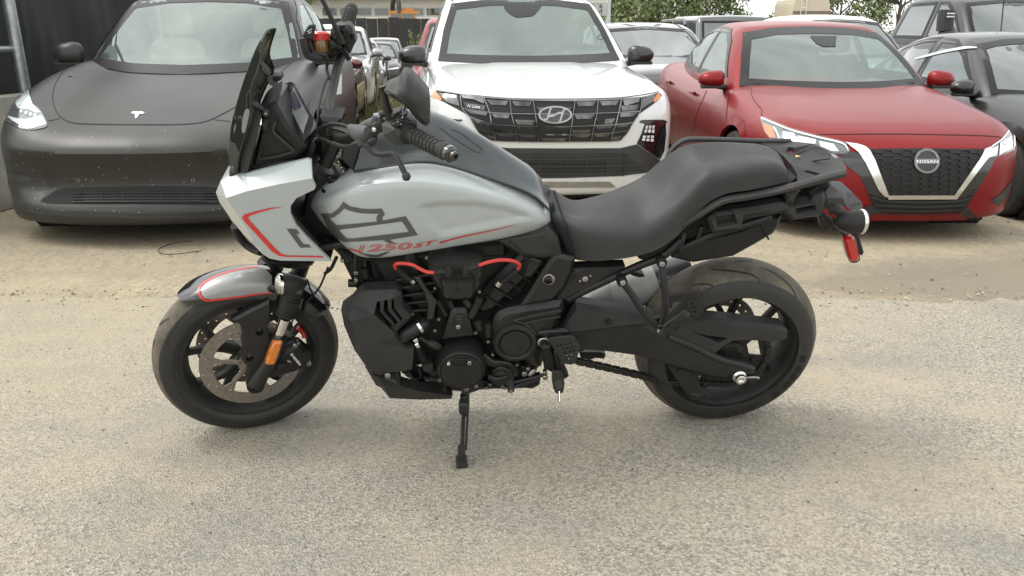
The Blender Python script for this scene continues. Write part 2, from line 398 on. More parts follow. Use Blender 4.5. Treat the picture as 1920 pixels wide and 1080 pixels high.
def ribbon(pts,wd,n=None,closed=False):
    """outline polygon of a stroke in the picture; wd scalar or per point"""
    w=[wd]*len(pts) if np.isscalar(wd) else wd; P=np.c_[np.array(pts,float),w]
    if n: P=catmull(P,n)
    t=np.gradient(P[:,:2],axis=0); t/=np.linalg.norm(t,axis=1)[:,None]+1e-9; nn=np.stack([-t[:,1],t[:,0]],1)
    a=P[:,:2]+nn*P[:,2:]/2; b=P[:,:2]-nn*P[:,2:]/2
    return [tuple(p) for p in a]+[tuple(p) for p in b[::-1]]
def circle(c,r,n=10,ry=None): return [(c[0]+r*math.cos(2*math.pi*i/n),c[1]+(ry or r)*math.sin(2*math.pi*i/n)) for i in range(n)]
def textmesh(txt,outline=0,shear=0,sp=1,bold=0):
    c=bpy.data.curves.new('lettering','FONT'); c.body=txt; c.shear=shear; c.space_character=sp; c.resolution_u=3
    if outline: c.fill_mode='NONE'; c.bevel_depth=outline; c.bevel_resolution=0
    if bold: c.offset=bold
    o=bpy.data.objects.new('lettering',c); me=bpy.data.meshes.new_from_object(o)
    V=np.array([tuple(v.co) for v in me.vertices]).reshape(-1,3); Fc=[list(p.vertices) for p in me.polygons]
    bpy.data.objects.remove(o); bpy.data.meshes.remove(me); V[:,0]-=V[:,0].min(); return V,Fc
def text_on(mb,T,txt,o,u,v,off=.002,**k):
    """lettering laid on surface T: o = picture position of the baseline start, u = vector of the whole width, v = vector of the cap height"""
    V,Fc=textmesh(txt,**k); W=V[:,0].max(); o,u,v=[np.array(q,float) for q in(o,u,v)]; P=[];last=None
    for p in V:
        q=o+u*(p[0]/W)+v*(p[1]/.72); h=hitpx(T,q[0],q[1],off+ (p[2]*0),last)
        if h is None: h=(CAM+ray(*q)*2,None,2)
        last=h[2]; P.append(h[0])
    return mb.add(P,Fc)
# ================================================================== GROUND
def gz(y,x=0): return (0 if y<5 else -.030*(y-5) if y<45 else -1.2)-(.13*min(1,max(0,(x-3.45)/.5))*min(1,max(0,(y-4.2)/1.2))*min(1,max(0,(9.2-y)/1.2)) if x>3.45 else 0)
def groundmat(name,cols,scales,rough=.92,bump=.5,patch=(.3,.3,.3),pk=.5,dark=(.2,.2,.2),dk=.5,streak=False):
    m=bpy.data.materials.new(name); m.use_nodes=True; t=m.node_tree; b=t.nodes['Principled BSDF']; b.inputs['Roughness'].default_value=rough; b.inputs['Specular IOR Level'].default_value=.25
    c=t.nodes.new('ShaderNodeTexCoord'); K=t.links.new
    def N(sc,det=4,ro=.6,ma=None):
        n=t.nodes.new('ShaderNodeTexNoise'); n.inputs['Scale'].default_value=sc; n.inputs['Detail'].default_value=det; n.inputs['Roughness'].default_value=ro
        if ma: 
            mp=t.nodes.new('ShaderNodeMapping'); mp.inputs['Scale'].default_value=ma[0]; mp.inputs['Rotation'].default_value=(0,0,ma[1]); K(c.outputs['Object'],mp.inputs[0]); K(mp.outputs[0],n.inputs['Vector'])
        else: K(c.outputs['Object'],n.inputs['Vector'])
        return n.outputs[0]
    def ramp(x,a,b_,ca,cb):
        r=t.nodes.new('ShaderNodeValToRGB'); e=r.color_ramp.elements; e[0].position=a; e[1].position=b_; e[0].color=ca+(1,); e[1].color=cb+(1,); K(x,r.inputs[0]); return r.outputs[0]
    def mix(f,a,b_,bl='MIX'):
        x=t.nodes.new('ShaderNodeMix'); x.data_type='RGBA'; x.blend_type=bl; 
        if isinstance(f,float): x.inputs[0].default_value=f
        else: K(f,x.inputs[0])
        for v,i in((a,6),(b_,7)):
            if isinstance(v,tuple): x.inputs[i].default_value=v+(1,)
            else: K(v,x.inputs[i])
        return x.outputs[2]
    def mr(x,a,b_,hi):
        r=t.nodes.new('ShaderNodeMapRange'); r.inputs[1].default_value=a; r.inputs[2].default_value=b_; r.inputs[4].default_value=hi; K(x,r.inputs[0]); return r.outputs[0]
    v=t.nodes.new('ShaderNodeTexVoronoi'); v.inputs['Scale'].default_value=scales[0]; K(c.outputs['Object'],v.inputs['Vector'])
    vc=t.nodes.new('ShaderNodeSeparateColor'); K(v.outputs['Color'],vc.inputs[0])
    stone=ramp(vc.outputs[0],.08,.92,cols[0],cols[1])
    fine=ramp(N(scales[1],6,.75),.36,.66,cols[2],cols[3])
    base=mix(.5,stone,fine)
    n1=N(scales[2],9,.72); 
    base=mix(mr(n1,.46,.64,pk),base,patch)
    n2=N(scales[3],7,.62,((1,1.9,1),.25)); base=mix(mr(n2,.48,.68,dk),base,dark)
    if streak:
        n3=N(3.0,6,.7,((.35,2.6,1),.12)); base=mix(mr(n3,.48,.66,.45),base,(.26,.225,.165))
    if True:
        sx=t.nodes.new('ShaderNodeSeparateXYZ'); K(c.outputs['Object'],sx.inputs[0]); nn=N(2.4,8,.7)
        def math_(op,a,b_): 
            x=t.nodes.new('ShaderNodeMath'); x.operation=op
            for v,i in((a,0),(b_,1)):
                if isinstance(v,(int,float)): x.inputs[i].default_value=v
                else: K(v,x.inputs[i])
            return x.outputs[0]
        if not streak:
            f=mr(math_('ADD',sx.outputs[1],math_('MULTIPLY',math_('SUBTRACT',nn,.5),2.6)),3.35,4.1,.45); base=mix(f,base,(.42,.365,.265))
            f2=mr(math_('SUBTRACT',math_('MULTIPLY',nn,3.2),math_('ADD',math_('MULTIPLY',sx.outputs[0],1.1),3.1)),-.2,1.0,.6); base=mix(f2,base,(.42,.36,.25))
            cr=t.nodes.new('ShaderNodeTexVoronoi'); cr.feature='DISTANCE_TO_EDGE'; cr.inputs['Scale'].default_value=.9
            wv=t.nodes.new('ShaderNodeVectorMath'); wv.operation='ADD'; nv=t.nodes.new('ShaderNodeTexNoise'); nv.inputs['Scale'].default_value=3; nv.inputs['Detail'].default_value=6; K(c.outputs['Object'],nv.inputs['Vector']); K(c.outputs['Object'],wv.inputs[0]); K(nv.outputs['Color'],wv.inputs[1]); K(wv.outputs[0],cr.inputs['Vector'])
            f3=t.nodes.new('ShaderNodeMapRange'); f3.inputs[1].default_value=.0; f3.inputs[2].default_value=.010; f3.inputs[3].default_value=.22; f3.inputs[4].default_value=0; K(cr.outputs['Distance'],f3.inputs[0])
            base=mix(math_('MULTIPLY',f3.outputs[0],mr(N(1.3,3,.5),.52,.62,1.0)),base,(.09,.085,.075))
        else:
            w_=t.nodes.new('ShaderNodeTexWave'); w_.inputs['Scale'].default_value=3.2; w_.inputs['Distortion'].default_value=14; w_.inputs['Detail'].default_value=4; K(c.outputs['Object'],w_.inputs['Vector'])
            base=mix(mr(math_('MULTIPLY',w_.outputs[0],N(.9,4,.6)),.33,.62,.32),base,(.22,.185,.13))
            g_=mr(math_('ADD',math_('MULTIPLY',math_('SUBTRACT',sx.outputs[0],math_('MULTIPLY',math_('ABSOLUTE',math_('SUBTRACT',sx.outputs[1],4.05),0),3.2)),.55),math_('SUBTRACT',nn,.5)),.35,.85,.75); base=mix(g_,base,(.175,.15,.115))
    K(base,b.inputs['Base Color'])
    h=N(scales[1]*.8,6,.7); ad=t.nodes.new('ShaderNodeMath'); ad.operation='ADD'; K(h,ad.inputs[0]); K(v.outputs['Distance'],ad.inputs[1])
    bm_=t.nodes.new('ShaderNodeBump'); bm_.inputs['Strength'].default_value=bump; bm_.inputs['Distance'].default_value=.006; K(ad.outputs[0],bm_.inputs['Height']); K(bm_.outputs[0],b.inputs['Normal'])
    return m
M['pave']=groundmat('worn dusty pavement',((.125,.115,.096),(.535,.49,.405),(.17,.156,.13),(.495,.452,.37)),(150,95,1.1,.8),.92,1.0,(.43,.365,.265),.7,(.20,.20,.195),.6)
M['dirt']=groundmat('sandy dirt and gravel',((.21,.18,.13),(.40,.345,.25),(.25,.215,.155),(.40,.345,.25)),(70,38,1.3,.55),.95,.7,(.41,.345,.235),.7,(.17,.155,.13),.65,True)
# dirt field falling gently away from the camera
xs=np.r_[np.linspace(-60,-6,28),np.linspace(-5,6,45),np.linspace(7,60,28)]; ys=np.r_[np.linspace(3.2,12,45),np.linspace(12.5,45,40),np.linspace(48,140,20)]
b=MB(); V=[]
for y in ys:
    for x in xs:
        r=0 if y<3.9 or y>30 else .010*math.sin(x*1.7+y*2.1)*math.sin(y*1.3+x*.4)
        V.append((x,y,gz(y,x)-.014+r*min(1,(y-3.6)*2)))
n=len(xs); b.add(V,[[i*n+j,i*n+j+1,(i+1)*n+j+1,(i+1)*n+j] for i in range(len(ys)-1) for j in range(n-1)])
obj('dirt_ground',b,'dirt',kind='structure')
b=MB(); ed=[]
for i in range(241):
    x=-7+14*i/240; ed.append((x,3.77+.022*math.sin(x*2.3)+.016*math.sin(x*7.7+1)+.018*rng.normal()))
ed[0]=(-40,3.77); ed[-1]=(40,3.77)
b.add([(x,-8,0) for x,_ in ed]+[(x,y,0) for x,y in ed]+[(x,y+.03,-.03) for x,y in ed],[[i,i+1,i+1+241,i+241] for i in range(240)]+[[i+241,i+242,i+242+241,i+482] for i in range(240)])
obj('pavement',b,'pave',kind='structure')
# loose stones
def pebbles(name,n,area,zf,s0,s1,m,seed):
    r=np.random.default_rng(seed); b=MB(); o=np.array([(1,0,0),(-1,0,0),(0,1,0),(0,-1,0),(0,0,1),(0,0,-1)],float); F8=[[0,2,4],[2,1,4],[1,3,4],[3,0,4],[2,0,5],[1,2,5],[3,1,5],[0,3,5]]
    for k in range(n):
        x,y=r.uniform(area[0],area[1]),r.uniform(area[2],area[3]); s=s0+(s1-s0)*r.random()**4
        v=o*s*r.uniform(.5,1.1,(6,3))*np.array([1,1,.6]); a=r.uniform(0,6.3); v=np.c_[v[:,0]*math.cos(a)-v[:,1]*math.sin(a),v[:,0]*math.sin(a)+v[:,1]*math.cos(a),v[:,2]]
        b.m=int(r.integers(0,len(m))); b.add(v+np.array([x,y,zf(y,x)+s*.15]),F8)
    return obj(name,b,m,kind='stuff',sharp=None,fixn=False)
SM=[mat('pale stone',(.42,.38,.30),.9),mat('grey stone',(.22,.21,.19),.9),mat('dark stone',(.09,.088,.08),.9),mat('tan stone',(.36,.28,.18),.9)]
pebbles('loose_gravel',9000,(-2.4,2.4,1.6,3.75),lambda y,x:0,.0010,.0065,SM,3)
pebbles('edge_gravel',2200,(-2.8,3.0,3.62,3.98),lambda y,x:-.006 if y>3.77 else 0,.0015,.012,SM,8)
pebbles('dirt_gravel',2600,(-4.2,6,3.85,7.5),lambda y,x:gz(y,x)-.010,.002,.013,SM,4)
# thin wire lying on the dirt
b=MB().tube([gnd(x,y,.004) for x,y in [(360,452),(330,455),(305,463),(297,470),(305,476),(335,476),(378,470)]],.0026,6,8); o_=obj('loose_wire',b,'engine',label='thin black wire curled on the sandy dirt in front of the matte grey car',cat='wire')

# ================================================================== CARS
M['matte']=mat('matte charcoal wrap',(.027,.026,.0245),.40,.12,0,.06,5,dust=.10,dcol=(.16,.15,.13))
M['whitep']=mat('white car paint',(.60,.61,.60),.3,0,1,.02,4)
M['redp']=mat('metallic red paint',(.20,.008,.010),.34,.35,.18,.05,5,spec=.3)
M['blackp']=mat('black car paint',(.008,.008,.009),.28,.0,.35,.05,5,dust=.06)
M['maroon']=mat('maroon paint',(.10,.018,.02),.3,.3,1,.05,5,dust=.05)
M['bluep']=mat('dark blue paint',(.02,.025,.035),.28,.2,1,.05,5,dust=.06)
M['silverp']=mat('silver paint',(.32,.33,.33),.3,.5,1,.04,5)
M['greyp']=mat('grey paint',(.07,.075,.075),.3,.3,1,.05,5,dust=.06)
M['glass']=glassmat('windshield glass',(.62,.75,.71),1.95,.11,(.50,.60,.57))  # pale green diffuse share painted in for the hazy sky reflection
M['sideglass']=glassmat('side glass',(.40,.47,.45),1.7,.06)
M['darkglass']=mat('dark car glass',(.045,.06,.057),.05,0,1,.1,3,ior=2.0)
M['frit']=mat('black glass border',(.012,.012,.012),.3,spec=.25)
M['trim']=mat('black exterior trim',(.013,.013,.014),.55,0,0,.1,10,dust=.10)
M['band']=mat('satin dark bumper band',(.036,.037,.040),.42,.2,0,.08,10,dust=.08)
M['darkchrome']=mat('dark chrome',(.20,.20,.20),.16,1)
M['silver']=mat('silver bumper insert',(.60,.60,.59),.5,.2,0,.04)
M['lampw']=mat('headlamp reflector',(.74,.78,.80),.2,.1,.8,.25,30)
M['lampd']=mat('headlamp housing',(.10,.105,.11),.16,.5,.9,.3,25)
M['lens']=glassmat('clear lamp lens',(.9,.92,.93),1.5,.06,(.5,.5,.5))
M['drl']=mat('white light guide',(.82,.84,.84),.25,0,.6,.03)
M['tyrec']=mat('car tyre',(.02,.02,.02),.8,0,0,.2,30,.3,200,dust=.3,dcol=(.12,.10,.07))
M['alloy']=mat('alloy wheel',(.34,.34,.34),.3,.9)
M['dalloy']=mat('dark alloy wheel',(.06,.06,.06),.3,.7)
M['liner']=mat('dark wheel well',(.01,.01,.01),.8)
M['cream']=mat('cream upholstery',(.42,.39,.33),.6)
M['dark_int']=mat('charcoal upholstery',(.05,.05,.05),.7)
M['green']=mat('green tape',(.05,.42,.14),.5)
def itp(tab,x):
    T=np.array(tab,float)
    C=catmull(T,max(40,len(T)*12)); C=C[np.argsort(C[:,0],kind='stable')]
    return np.interp(x,C[:,0],C[:,1])
def smax(a,b,k):
    h=np.maximum(k-np.abs(a-b),0)/k; return np.maximum(a,b)+h*h*k*.25
def boxcast(F,xs,ys,zs,core,faces='xXyYzZ'):
    """closed quad mesh of the surface F=0, shooting from an inner core box to the outer box grid"""
    ids={}; Pn=[]; Fc=[]
    nx,ny,nz=len(xs),len(ys),len(zs)
    def vid(i,j,k):
        if (i,j,k) not in ids: ids[(i,j,k)]=len(Pn); Pn.append((xs[i],ys[j],zs[k]))
        return ids[(i,j,k)]
    for i in range(nx-1):
        for k in range(nz-1):
            if 'y' in faces: Fc.append([vid(i,0,k),vid(i+1,0,k),vid(i+1,0,k+1),vid(i,0,k+1)])
            if 'Y' in faces: Fc.append([vid(i,ny-1,k),vid(i,ny-1,k+1),vid(i+1,ny-1,k+1),vid(i+1,ny-1,k)])
    for j in range(ny-1):
        for k in range(nz-1):
            if 'x' in faces: Fc.append([vid(0,j,k),vid(0,j,k+1),vid(0,j+1,k+1),vid(0,j+1,k)])
            if 'X' in faces: Fc.append([vid(nx-1,j,k),vid(nx-1,j+1,k),vid(nx-1,j+1,k+1),vid(nx-1,j,k+1)])
        for i in range(nx-1):
            if 'Z' in faces: Fc.append([vid(i,j,nz-1),vid(i+1,j,nz-1),vid(i+1,j+1,nz-1),vid(i,j+1,nz-1)])
            if 'z' in faces: Fc.append([vid(i,j,0),vid(i,j+1,0),vid(i+1,j+1,0),vid(i+1,j,0)])
    p=np.array(Pn,float); c=np.array(core); a=np.clip(p,c[0],c[1]); lo=np.zeros(len(p)); hi=np.ones(len(p))
    for _ in range(26):
        m=(lo+hi)/2; q=a+(p-a)*m[:,None]; ins=F(q)<0; lo=np.where(ins,m,lo); hi=np.where(ins,hi,m)
    return a+(p-a)*((lo+hi)/2)[:,None],Fc
class Car:
    """body and cabin from smooth implicit surfaces; x to the viewer's right when facing its front, y backwards, z up"""
    def __init__(s,name,label,cat,at,yaw,spec,paint,roofpaint=None,res=.035,detail=True,group=None,pitch=0,glass=None,scale=1,zs=1):
        s.sp=spec; x,y=at; s.mw=Matrix.Translation((x,y,gz(y+2,x)))@Matrix.Rotation(yaw,4,'Z')@Matrix.Rotation(pitch,4,'X')@Matrix.Diagonal(Vector((scale,scale,scale*zs,1))); s.t=thing(name,label,cat,s.mw,group); s.root=s.t
        W,L,H=spec['W'],spec['L'],spec['H']; s.W=W; P=spec; s.paint=paint; fx,rx=P['axles']; wr=P['wr']
        def Fb(q):
            x,y,z=np.abs(q[:,0]),q[:,1],q[:,2]; xn=x/W
            yf=itp(P['front'],z)+itp(P['bow'],xn); 
            if 'fx' in P: yf=yf+P['fx'](xn,z)
            f=(yf-y)*.9
            f=smax(f,z-(itp(P['hood'],y)+itp(P['crown'],xn)*np.clip(1.15-np.abs(y-1.0)*.12,.3,1)),P.get('kt',.10))
            w=W*itp(P['plan'],y)+itp(P['side'],z); f=smax(f,x-w,P.get('ks',.10))
            f=smax(f,y-L-itp(P['rear'],z)+itp(P['bow'],xn)*.6,.12); f=smax(f,P['z0']-z,.05)
            return f
        g=lambda a,b_,h: np.linspace(a,b_,max(2,int((b_-a)/h)))
        xs=g(-W-.12,W+.12,res); zs=g(P['z0']-.1,P['hood'][-1][1]+.25 if 0 else max(h for _,h in P['hood'])+.14,res); ys=np.r_[g(-.14,1.2,res),g(1.2,L+.14,res*1.6)[1:]]
        V,Fc=boxcast(Fb,xs,ys,zs,[(-W*.45,.55,P['z0']+.22),(W*.45,L-.5,P['core'])])
        b=MB(); b.add([s.mw@Vector(v) for v in V],Fc); 
        C=np.array([V[f].mean(0) for f in Fc]); Nn=np.array([np.cross(V[f[2]]-V[f[0]],V[f[3]]-V[f[1]]) for f in Fc]); Nn/=np.linalg.norm(Nn,axis=1)[:,None]+1e-12
        s.TB=bvhraw(b); keep=[not(abs(n[0])>.35 and abs(c[0])>.5 and any(math.hypot(c[1]-ya,c[2]-wr)<wr+.07 for ya in(fx,rx))) for c,n in zip(C,Nn)]
        b.f=[f for f,k in zip(b.f,keep) if k]; b.mi=[0]*len(b.f); s.body=obj('body',b,paint,s.t,sharp=50)
        for ya in(fx,rx):
            for sd in(-1,1):
                b=MB(); cir=lambda r,n=40:[(ya+r*math.cos(2*math.pi*i/n),wr+r*math.sin(2*math.pi*i/n)) for i in range(n)]
                s.side(b,s.TB,cir(wr+.115),sd,.004,.045,[cir(wr+.05)],.03); 
                if b.f: obj('wheel_arch_lip',b,paint,s.t,split=False,sharp=60)
                b=MB().lathe(s.w(sd*(W-.07),ya,wr),s.mw.to_3x3()@Vector((sd,0,0)),[(.02,-.32),(wr+.065,-.32),(wr+.065,0)],32,False); obj('wheel_well',b,'liner',s.t)
        bw=P['cbow']; tp=P['top']; yy=np.linspace(tp[0][0],tp[-1][0],300); zz=itp(tp,yy); sl=np.gradient(zz,yy)
        def Fcb(q):
            x,y,z=np.abs(q[:,0]),q[:,1],q[:,2]; ye=y-bw*x*x*np.clip((P['yr']-y)/.8,-1,1)
            k=1/np.sqrt(1+np.interp(ye,yy,sl)**2); t=np.where(ye<yy[0],zz[0]+(ye-yy[0])*1.0,np.where(ye>yy[-1],zz[-1]-(ye-yy[-1])*1.5,np.interp(ye,yy,zz)))
            f=(z-t+P['rcrown']*(x/.6)**2)*k
            w=itp(P['cside'],z)+itp(P['cplan'],y); f=smax(f,x-w,P.get('kc',.09)); return np.maximum(f,P['zb']-z)
        xs=g(-W,W,res); zs=g(P['zb']-.05,H+.1,res); ys=g(tp[0][0]-.35,tp[-1][0]+.4,res*1.15)
        V,Fc=boxcast(Fcb,xs,ys,zs,[(-.38,P['cc'][0],P['zb']+.04),(.38,P['cc'][1],P['cc'][2])],'xXyYZ')
        s.V,s.Fc=V,Fc; b=MB(); b.add([s.mw@Vector(v) for v in V],Fc); me=bvhraw(b); s.TC=me
        cen=np.array([V[f].mean(0) for f in Fc]); nor=np.array([np.cross(V[f[1]]-V[f[0]],V[f[2]]-V[f[0]]) for f in Fc]); nor/=np.linalg.norm(nor,axis=1)[:,None]+1e-12
        cut=np.zeros(len(Fc),bool)
        if detail:
            for poly in P['ws'] if 'ws' in P else []: pass
            cut|=inpoly(cen[:,[0,2]],offs2(P['wsp'],-.02))&(nor[:,1]<-.15)&(cen[:,1]<P['yr'])
            for sd in(-1,1):
                for w in P['wins']: cut|=inpoly(cen[:,[1,2]],offs2(w,-.015))&(nor[:,0]*sd>.3)
        rp=roofpaint or paint; b=MB(); fr=cen[:,2]>P.get('roofz',9)
        for i,f in enumerate(Fc):
            if not cut[i]: b.f.append(f); b.mi.append(1 if fr[i] else 0)
        b.v=[s.mw@Vector(v) for v in V]; s.cabin=obj('cabin',b,[paint,rp],s.t,sharp=50)
        # windows
        gl=glass or ('glass' if detail else 'darkglass'); sg=glass or ('sideglass' if detail else 'darkglass')
        b=MB(); s.front(b,s.TC,P['wsp'],.004,.05 if detail else .12); s.ws=obj('windshield',b,gl,s.t,fixn=False)
        b=MB(); s.front(b,s.TC,offs2(P['wsp'],.012),.006,.05 if detail else .12,[offs2(P['wsp'],-.045 if detail else -.03)]); obj('windshield_border',b,'frit',s.ws,fixn=False)
        for sd in(-1,1):
            for w in P['wins']:
                b=MB(); s.side(b,s.TC,w,sd,.004,.06 if detail else .15); o=obj('side_window',b,sg,s.t,fixn=False)
                b=MB(); s.side(b,s.TC,offs2(w,.025),sd,.005,.06 if detail else .15,[offs2(w,-.02)]); obj('window_trim',b,'frit',o,fixn=False)
        if 'rearp' in P:
            b=MB(); s.front(b,s.TC,P['rearp'],.004,.1,(),True); obj('rear_window',b,'darkglass',s.t,fixn=False)
        s.wheels(P,detail)
        for sd in(-1,1): s.mirror(sd,P['mir'],P.get('mirmat',paint))
        b=MB(); b.add([s.mw@Vector(v) for v in [(-W+.08,fx-.45,P['z0']+.04),(W-.08,fx-.45,P['z0']+.04),(W-.08,rx+.4,P['z0']+.04),(-W+.08,rx+.4,P['z0']+.04)]],[[0,1,2,3]]); obj('underbody',b,'liner',s.t)
        if detail:
            s.interior(P); b=MB().box(s.w(0,.62,P['z0']-.01),(W*1.5,.5,.12)); obj('shadow_block',b,'liner',s.t)  # dark block added to deepen the shadow below the front bumper
    def w(s,x,y,z): return s.mw@Vector((x,y,z))
    def cast(s,T,o,d): 
        m3=s.mw.to_3x3(); h=T.ray_cast(s.mw@Vector(o),m3@Vector(d)); return h
    def patch(s,b,T,poly,off,step,holes,org,dr,thick=0):
        p,fs,_=fill(poly,holes,step=step,seg=step); V=[];ok=[];N=[]; D=s.mw.to_3x3()@Vector(dr)
        for q in p:
            h=s.cast(T,org(q),dr); ok.append(h[0] is not None)
            n=(h[1] if h[1].dot(D)<0 else -h[1]) if h[0] is not None else Vector((0,0,1)); N.append(n)
            V.append(h[0]+n*off if h[0] is not None else Vector((0,0,0)))
        fs=[f for f in fs if all(ok[i] for i in f)]
        use=sorted({i for f in fs for i in f}); mp={i:k for k,i in enumerate(use)}
        A=[V[i] for i in use]; Fn=[[mp[i] for i in f] for f in fs]
        if thick: b.shell(A,Fn,[V[i]-N[i]*thick for i in use])
        else: b.add(A,Fn)
        return b
    def front(s,b,T,poly,off,step=.06,holes=(),rear=False,thick=0): return s.patch(b,T,poly,off,step,holes,(lambda q:(q[0],20 if rear else -3,q[1])),(0,-1 if rear else 1,0),thick)
    def side(s,b,T,poly,sd,off,step=.08,holes=(),thick=0): return s.patch(b,T,poly,off,step,holes,lambda q:(sd*3,q[0],q[1]),(-sd,0,0),thick)
    def above(s,b,T,poly,off,step=.08,holes=(),thick=0): return s.patch(b,T,poly,off,step,holes,lambda q:(q[0],q[1],4),(0,0,-1),thick)
    def wheels(s,P,detail):
        R=P['wr']; n=28 if detail else 18
        for ya in P['axles']:
            for sd in(-1,1):
                c=s.w(sd*(s.W-.125),ya,R); ax=(s.mw.to_3x3()@Vector((sd,0,0)))
                b=MB().lathe(c,ax,[(R*.62,-.10),(R*.94,-.10),(R,-.07),(R,.07),(R*.95,.105),(R*.70,.112),(R*.66,.10)],n,False); wh=obj('wheel',b,'tyrec',s.t)
                b=MB().lathe(c,ax,[(R*.68,.10),(R*.66,.085),(R*.60,.06),(R*.58,.02),(.02,.02)],n,False); e1=Vector((0,0,1)); e2=ax.cross(e1)
                for k in range(5):
                    for d in(-.13,.13):
                        t=2*math.pi*k/5+d; b.bar([c+ax*.085+(e1*math.cos(t)+e2*math.sin(t))*.05,c+ax*.092+(e1*math.cos(t+d*.5)+e2*math.sin(t+d*.5))*R*.65],R*.11,.03,ax,.2,sm=False)
                b.lathe(c,ax,[(.05,.06),(.05,.095),(.04,.10)],12); obj('rim',b,P.get('rim','alloy'),wh)
    def mirror(s,sd,m,mt):
        x,y,z,sx,sz=m; b=MB(); c=(sd*x,y,z)
        # tear-drop shell, rounded towards the front
        for i in range(1):
            V=[];nu,nv=14,9
            for j in range(nv+1):
                ph=math.pi*j/nv
                for k in range(nu):
                    th=2*math.pi*k/nu; a,cc=math.cos(th),math.sin(th); r=math.sin(ph)
                    px=abs(a)**.75*math.copysign(1,a)*r*sx*(1 if a*sd<0 else 1); pz=abs(cc)**.75*math.copysign(1,cc)*r*sz*(1-.25*a*sd*r); py=-math.cos(ph)*.09*(1.0 if ph<1.57 else .35)
                    V.append(s.w(c[0]+px,c[1]+py,c[2]+pz))
            b.add(V,[[j*nu+k,j*nu+(k+1)%nu,(j+1)*nu+(k+1)%nu,(j+1)*nu+k] for j in range(nv) for k in range(nu)])
        o=obj('mirror',b,mt,s.t,sharp=70)
        b=MB().bar([s.w(c[0]-sd*sx*.4,y+.01,z-sz*.75),s.w(c[0]-sd*(sx+.04),y+.03,z-sz*1.0),s.w(c[0]-sd*(sx+.14),y+.06,z-sz*1.05)],.07,.045,(0,0,1),.25); b.bar([s.w(c[0]-sd*sx*.8,y-.03,z-sz*.80),s.w(c[0]+sd*sx*.75,y-.03,z-sz*.80)],.10,.03,(0,0,1),.3,sm=False); obj('mirror_arm',b,'trim',o)
        if sd<0: s.mirL=o
        else: s.mirR=o
    def interior(s,P):
        im=P.get('int','dark_int'); zb=P['zb']; ys_=P['seaty']
        for sd in(-1,1):
            b=MB()
            def cus(cx,cy,cz,wx,wy,wz,tilt):
                V=[];nu,nv=14,8
                for j in range(nv+1):
                    ph=math.pi*j/nv
                    for k in range(nu):
                        th=2*math.pi*k/nu; se=lambda v,e:math.copysign(abs(v)**e,v); v=Vector((se(math.cos(th),.45)*se(math.sin(ph),.45)*wx,se(math.sin(th),.45)*se(math.sin(ph),.45)*wy,se(math.cos(ph),.45)*wz)); v=Matrix.Rotation(tilt,3,'X')@v; V.append(s.w(cx+v.x,cy+v.y,cz+v.z))
                b.add(V,[[j*nu+k,j*nu+(k+1)%nu,(j+1)*nu+(k+1)%nu,(j+1)*nu+k] for j in range(nv) for k in range(nu)])
            cus(sd*.37,ys_,zb-.05,.24,.08,.34,-.25); cus(sd*.37,ys_+.12,zb+.40,.13,.05,.10,-.2); obj('front_seat',b,im,s.t)
        b=MB(); cus(0,ys_+.95,zb+.0,.60,.08,.32,-.3); obj('rear_bench',b,im,s.t)
        b=MB(); dy=P['top'][0][0]
        b.add([s.w(x,y,z) for x,y,z in [(-.66,dy+.25,zb-.02),(.66,dy+.25,zb-.02),(.68,dy+.75,zb-.03),(-.68,dy+.75,zb-.03),(-.68,dy+.8,zb-.3),(.68,dy+.8,zb-.3)]],[[0,1,2,3],[3,2,5,4]]); obj('dashboard',b,'dark_int',s.t)
        # steering wheel on the car's left side = viewer's right
        c=s.w(.37,dy+.92,zb-.02); b=MB(); nn=s.mw.to_3x3()@Vector((0,-.85,-.5)).normalized(); e1=s.mw.to_3x3()@Vector((1,0,0)); e2=nn.cross(e1)
        b.tube([c+(e1*math.cos(t)+e2*math.sin(t))*.18 for t in np.linspace(0,2*math.pi,25)],.015,8,1); b.bar([c-e1*.17,c+e1*.17],.05,.02,nn,sm=False); obj('steering_wheel',b,'dark_int',s.t)
        b=MB(); h=s.front(b,s.TC,P['mirrp'],.002,.03); b=MB(); z=P['mz']; q=P['my']; b.box(s.w(0,q,z),(.22,.03,.06)); obj('cabin_mirror',b,'dark_int',s.t)
def bvhraw(b): return BVHTree.FromPolygons([Vector(v) for v in b.v],b.f)
def offs2(P,d):
    P=list(P); P=P if area2(P)>0 else P[::-1]; return [tuple(q) for q in offs(P,-d)]
def px(car,name,poly,m,T=None,off=.003,step=9,thick=0,parent=None,holes=(),label=None):
    b=MB(); decal(b,T or car.TB,poly,off,step,holes,thick); return obj(name,b,m,parent or car.t,label,sharp=40)
def pxm(car,name,polys,m,T=None,off=.003,step=9,thick=0,parent=None):
    b=MB()
    for p in polys: decal(b,T or car.TB,p,off,step,(),thick)
    return obj(name,b,m,parent or car.t,sharp=40)

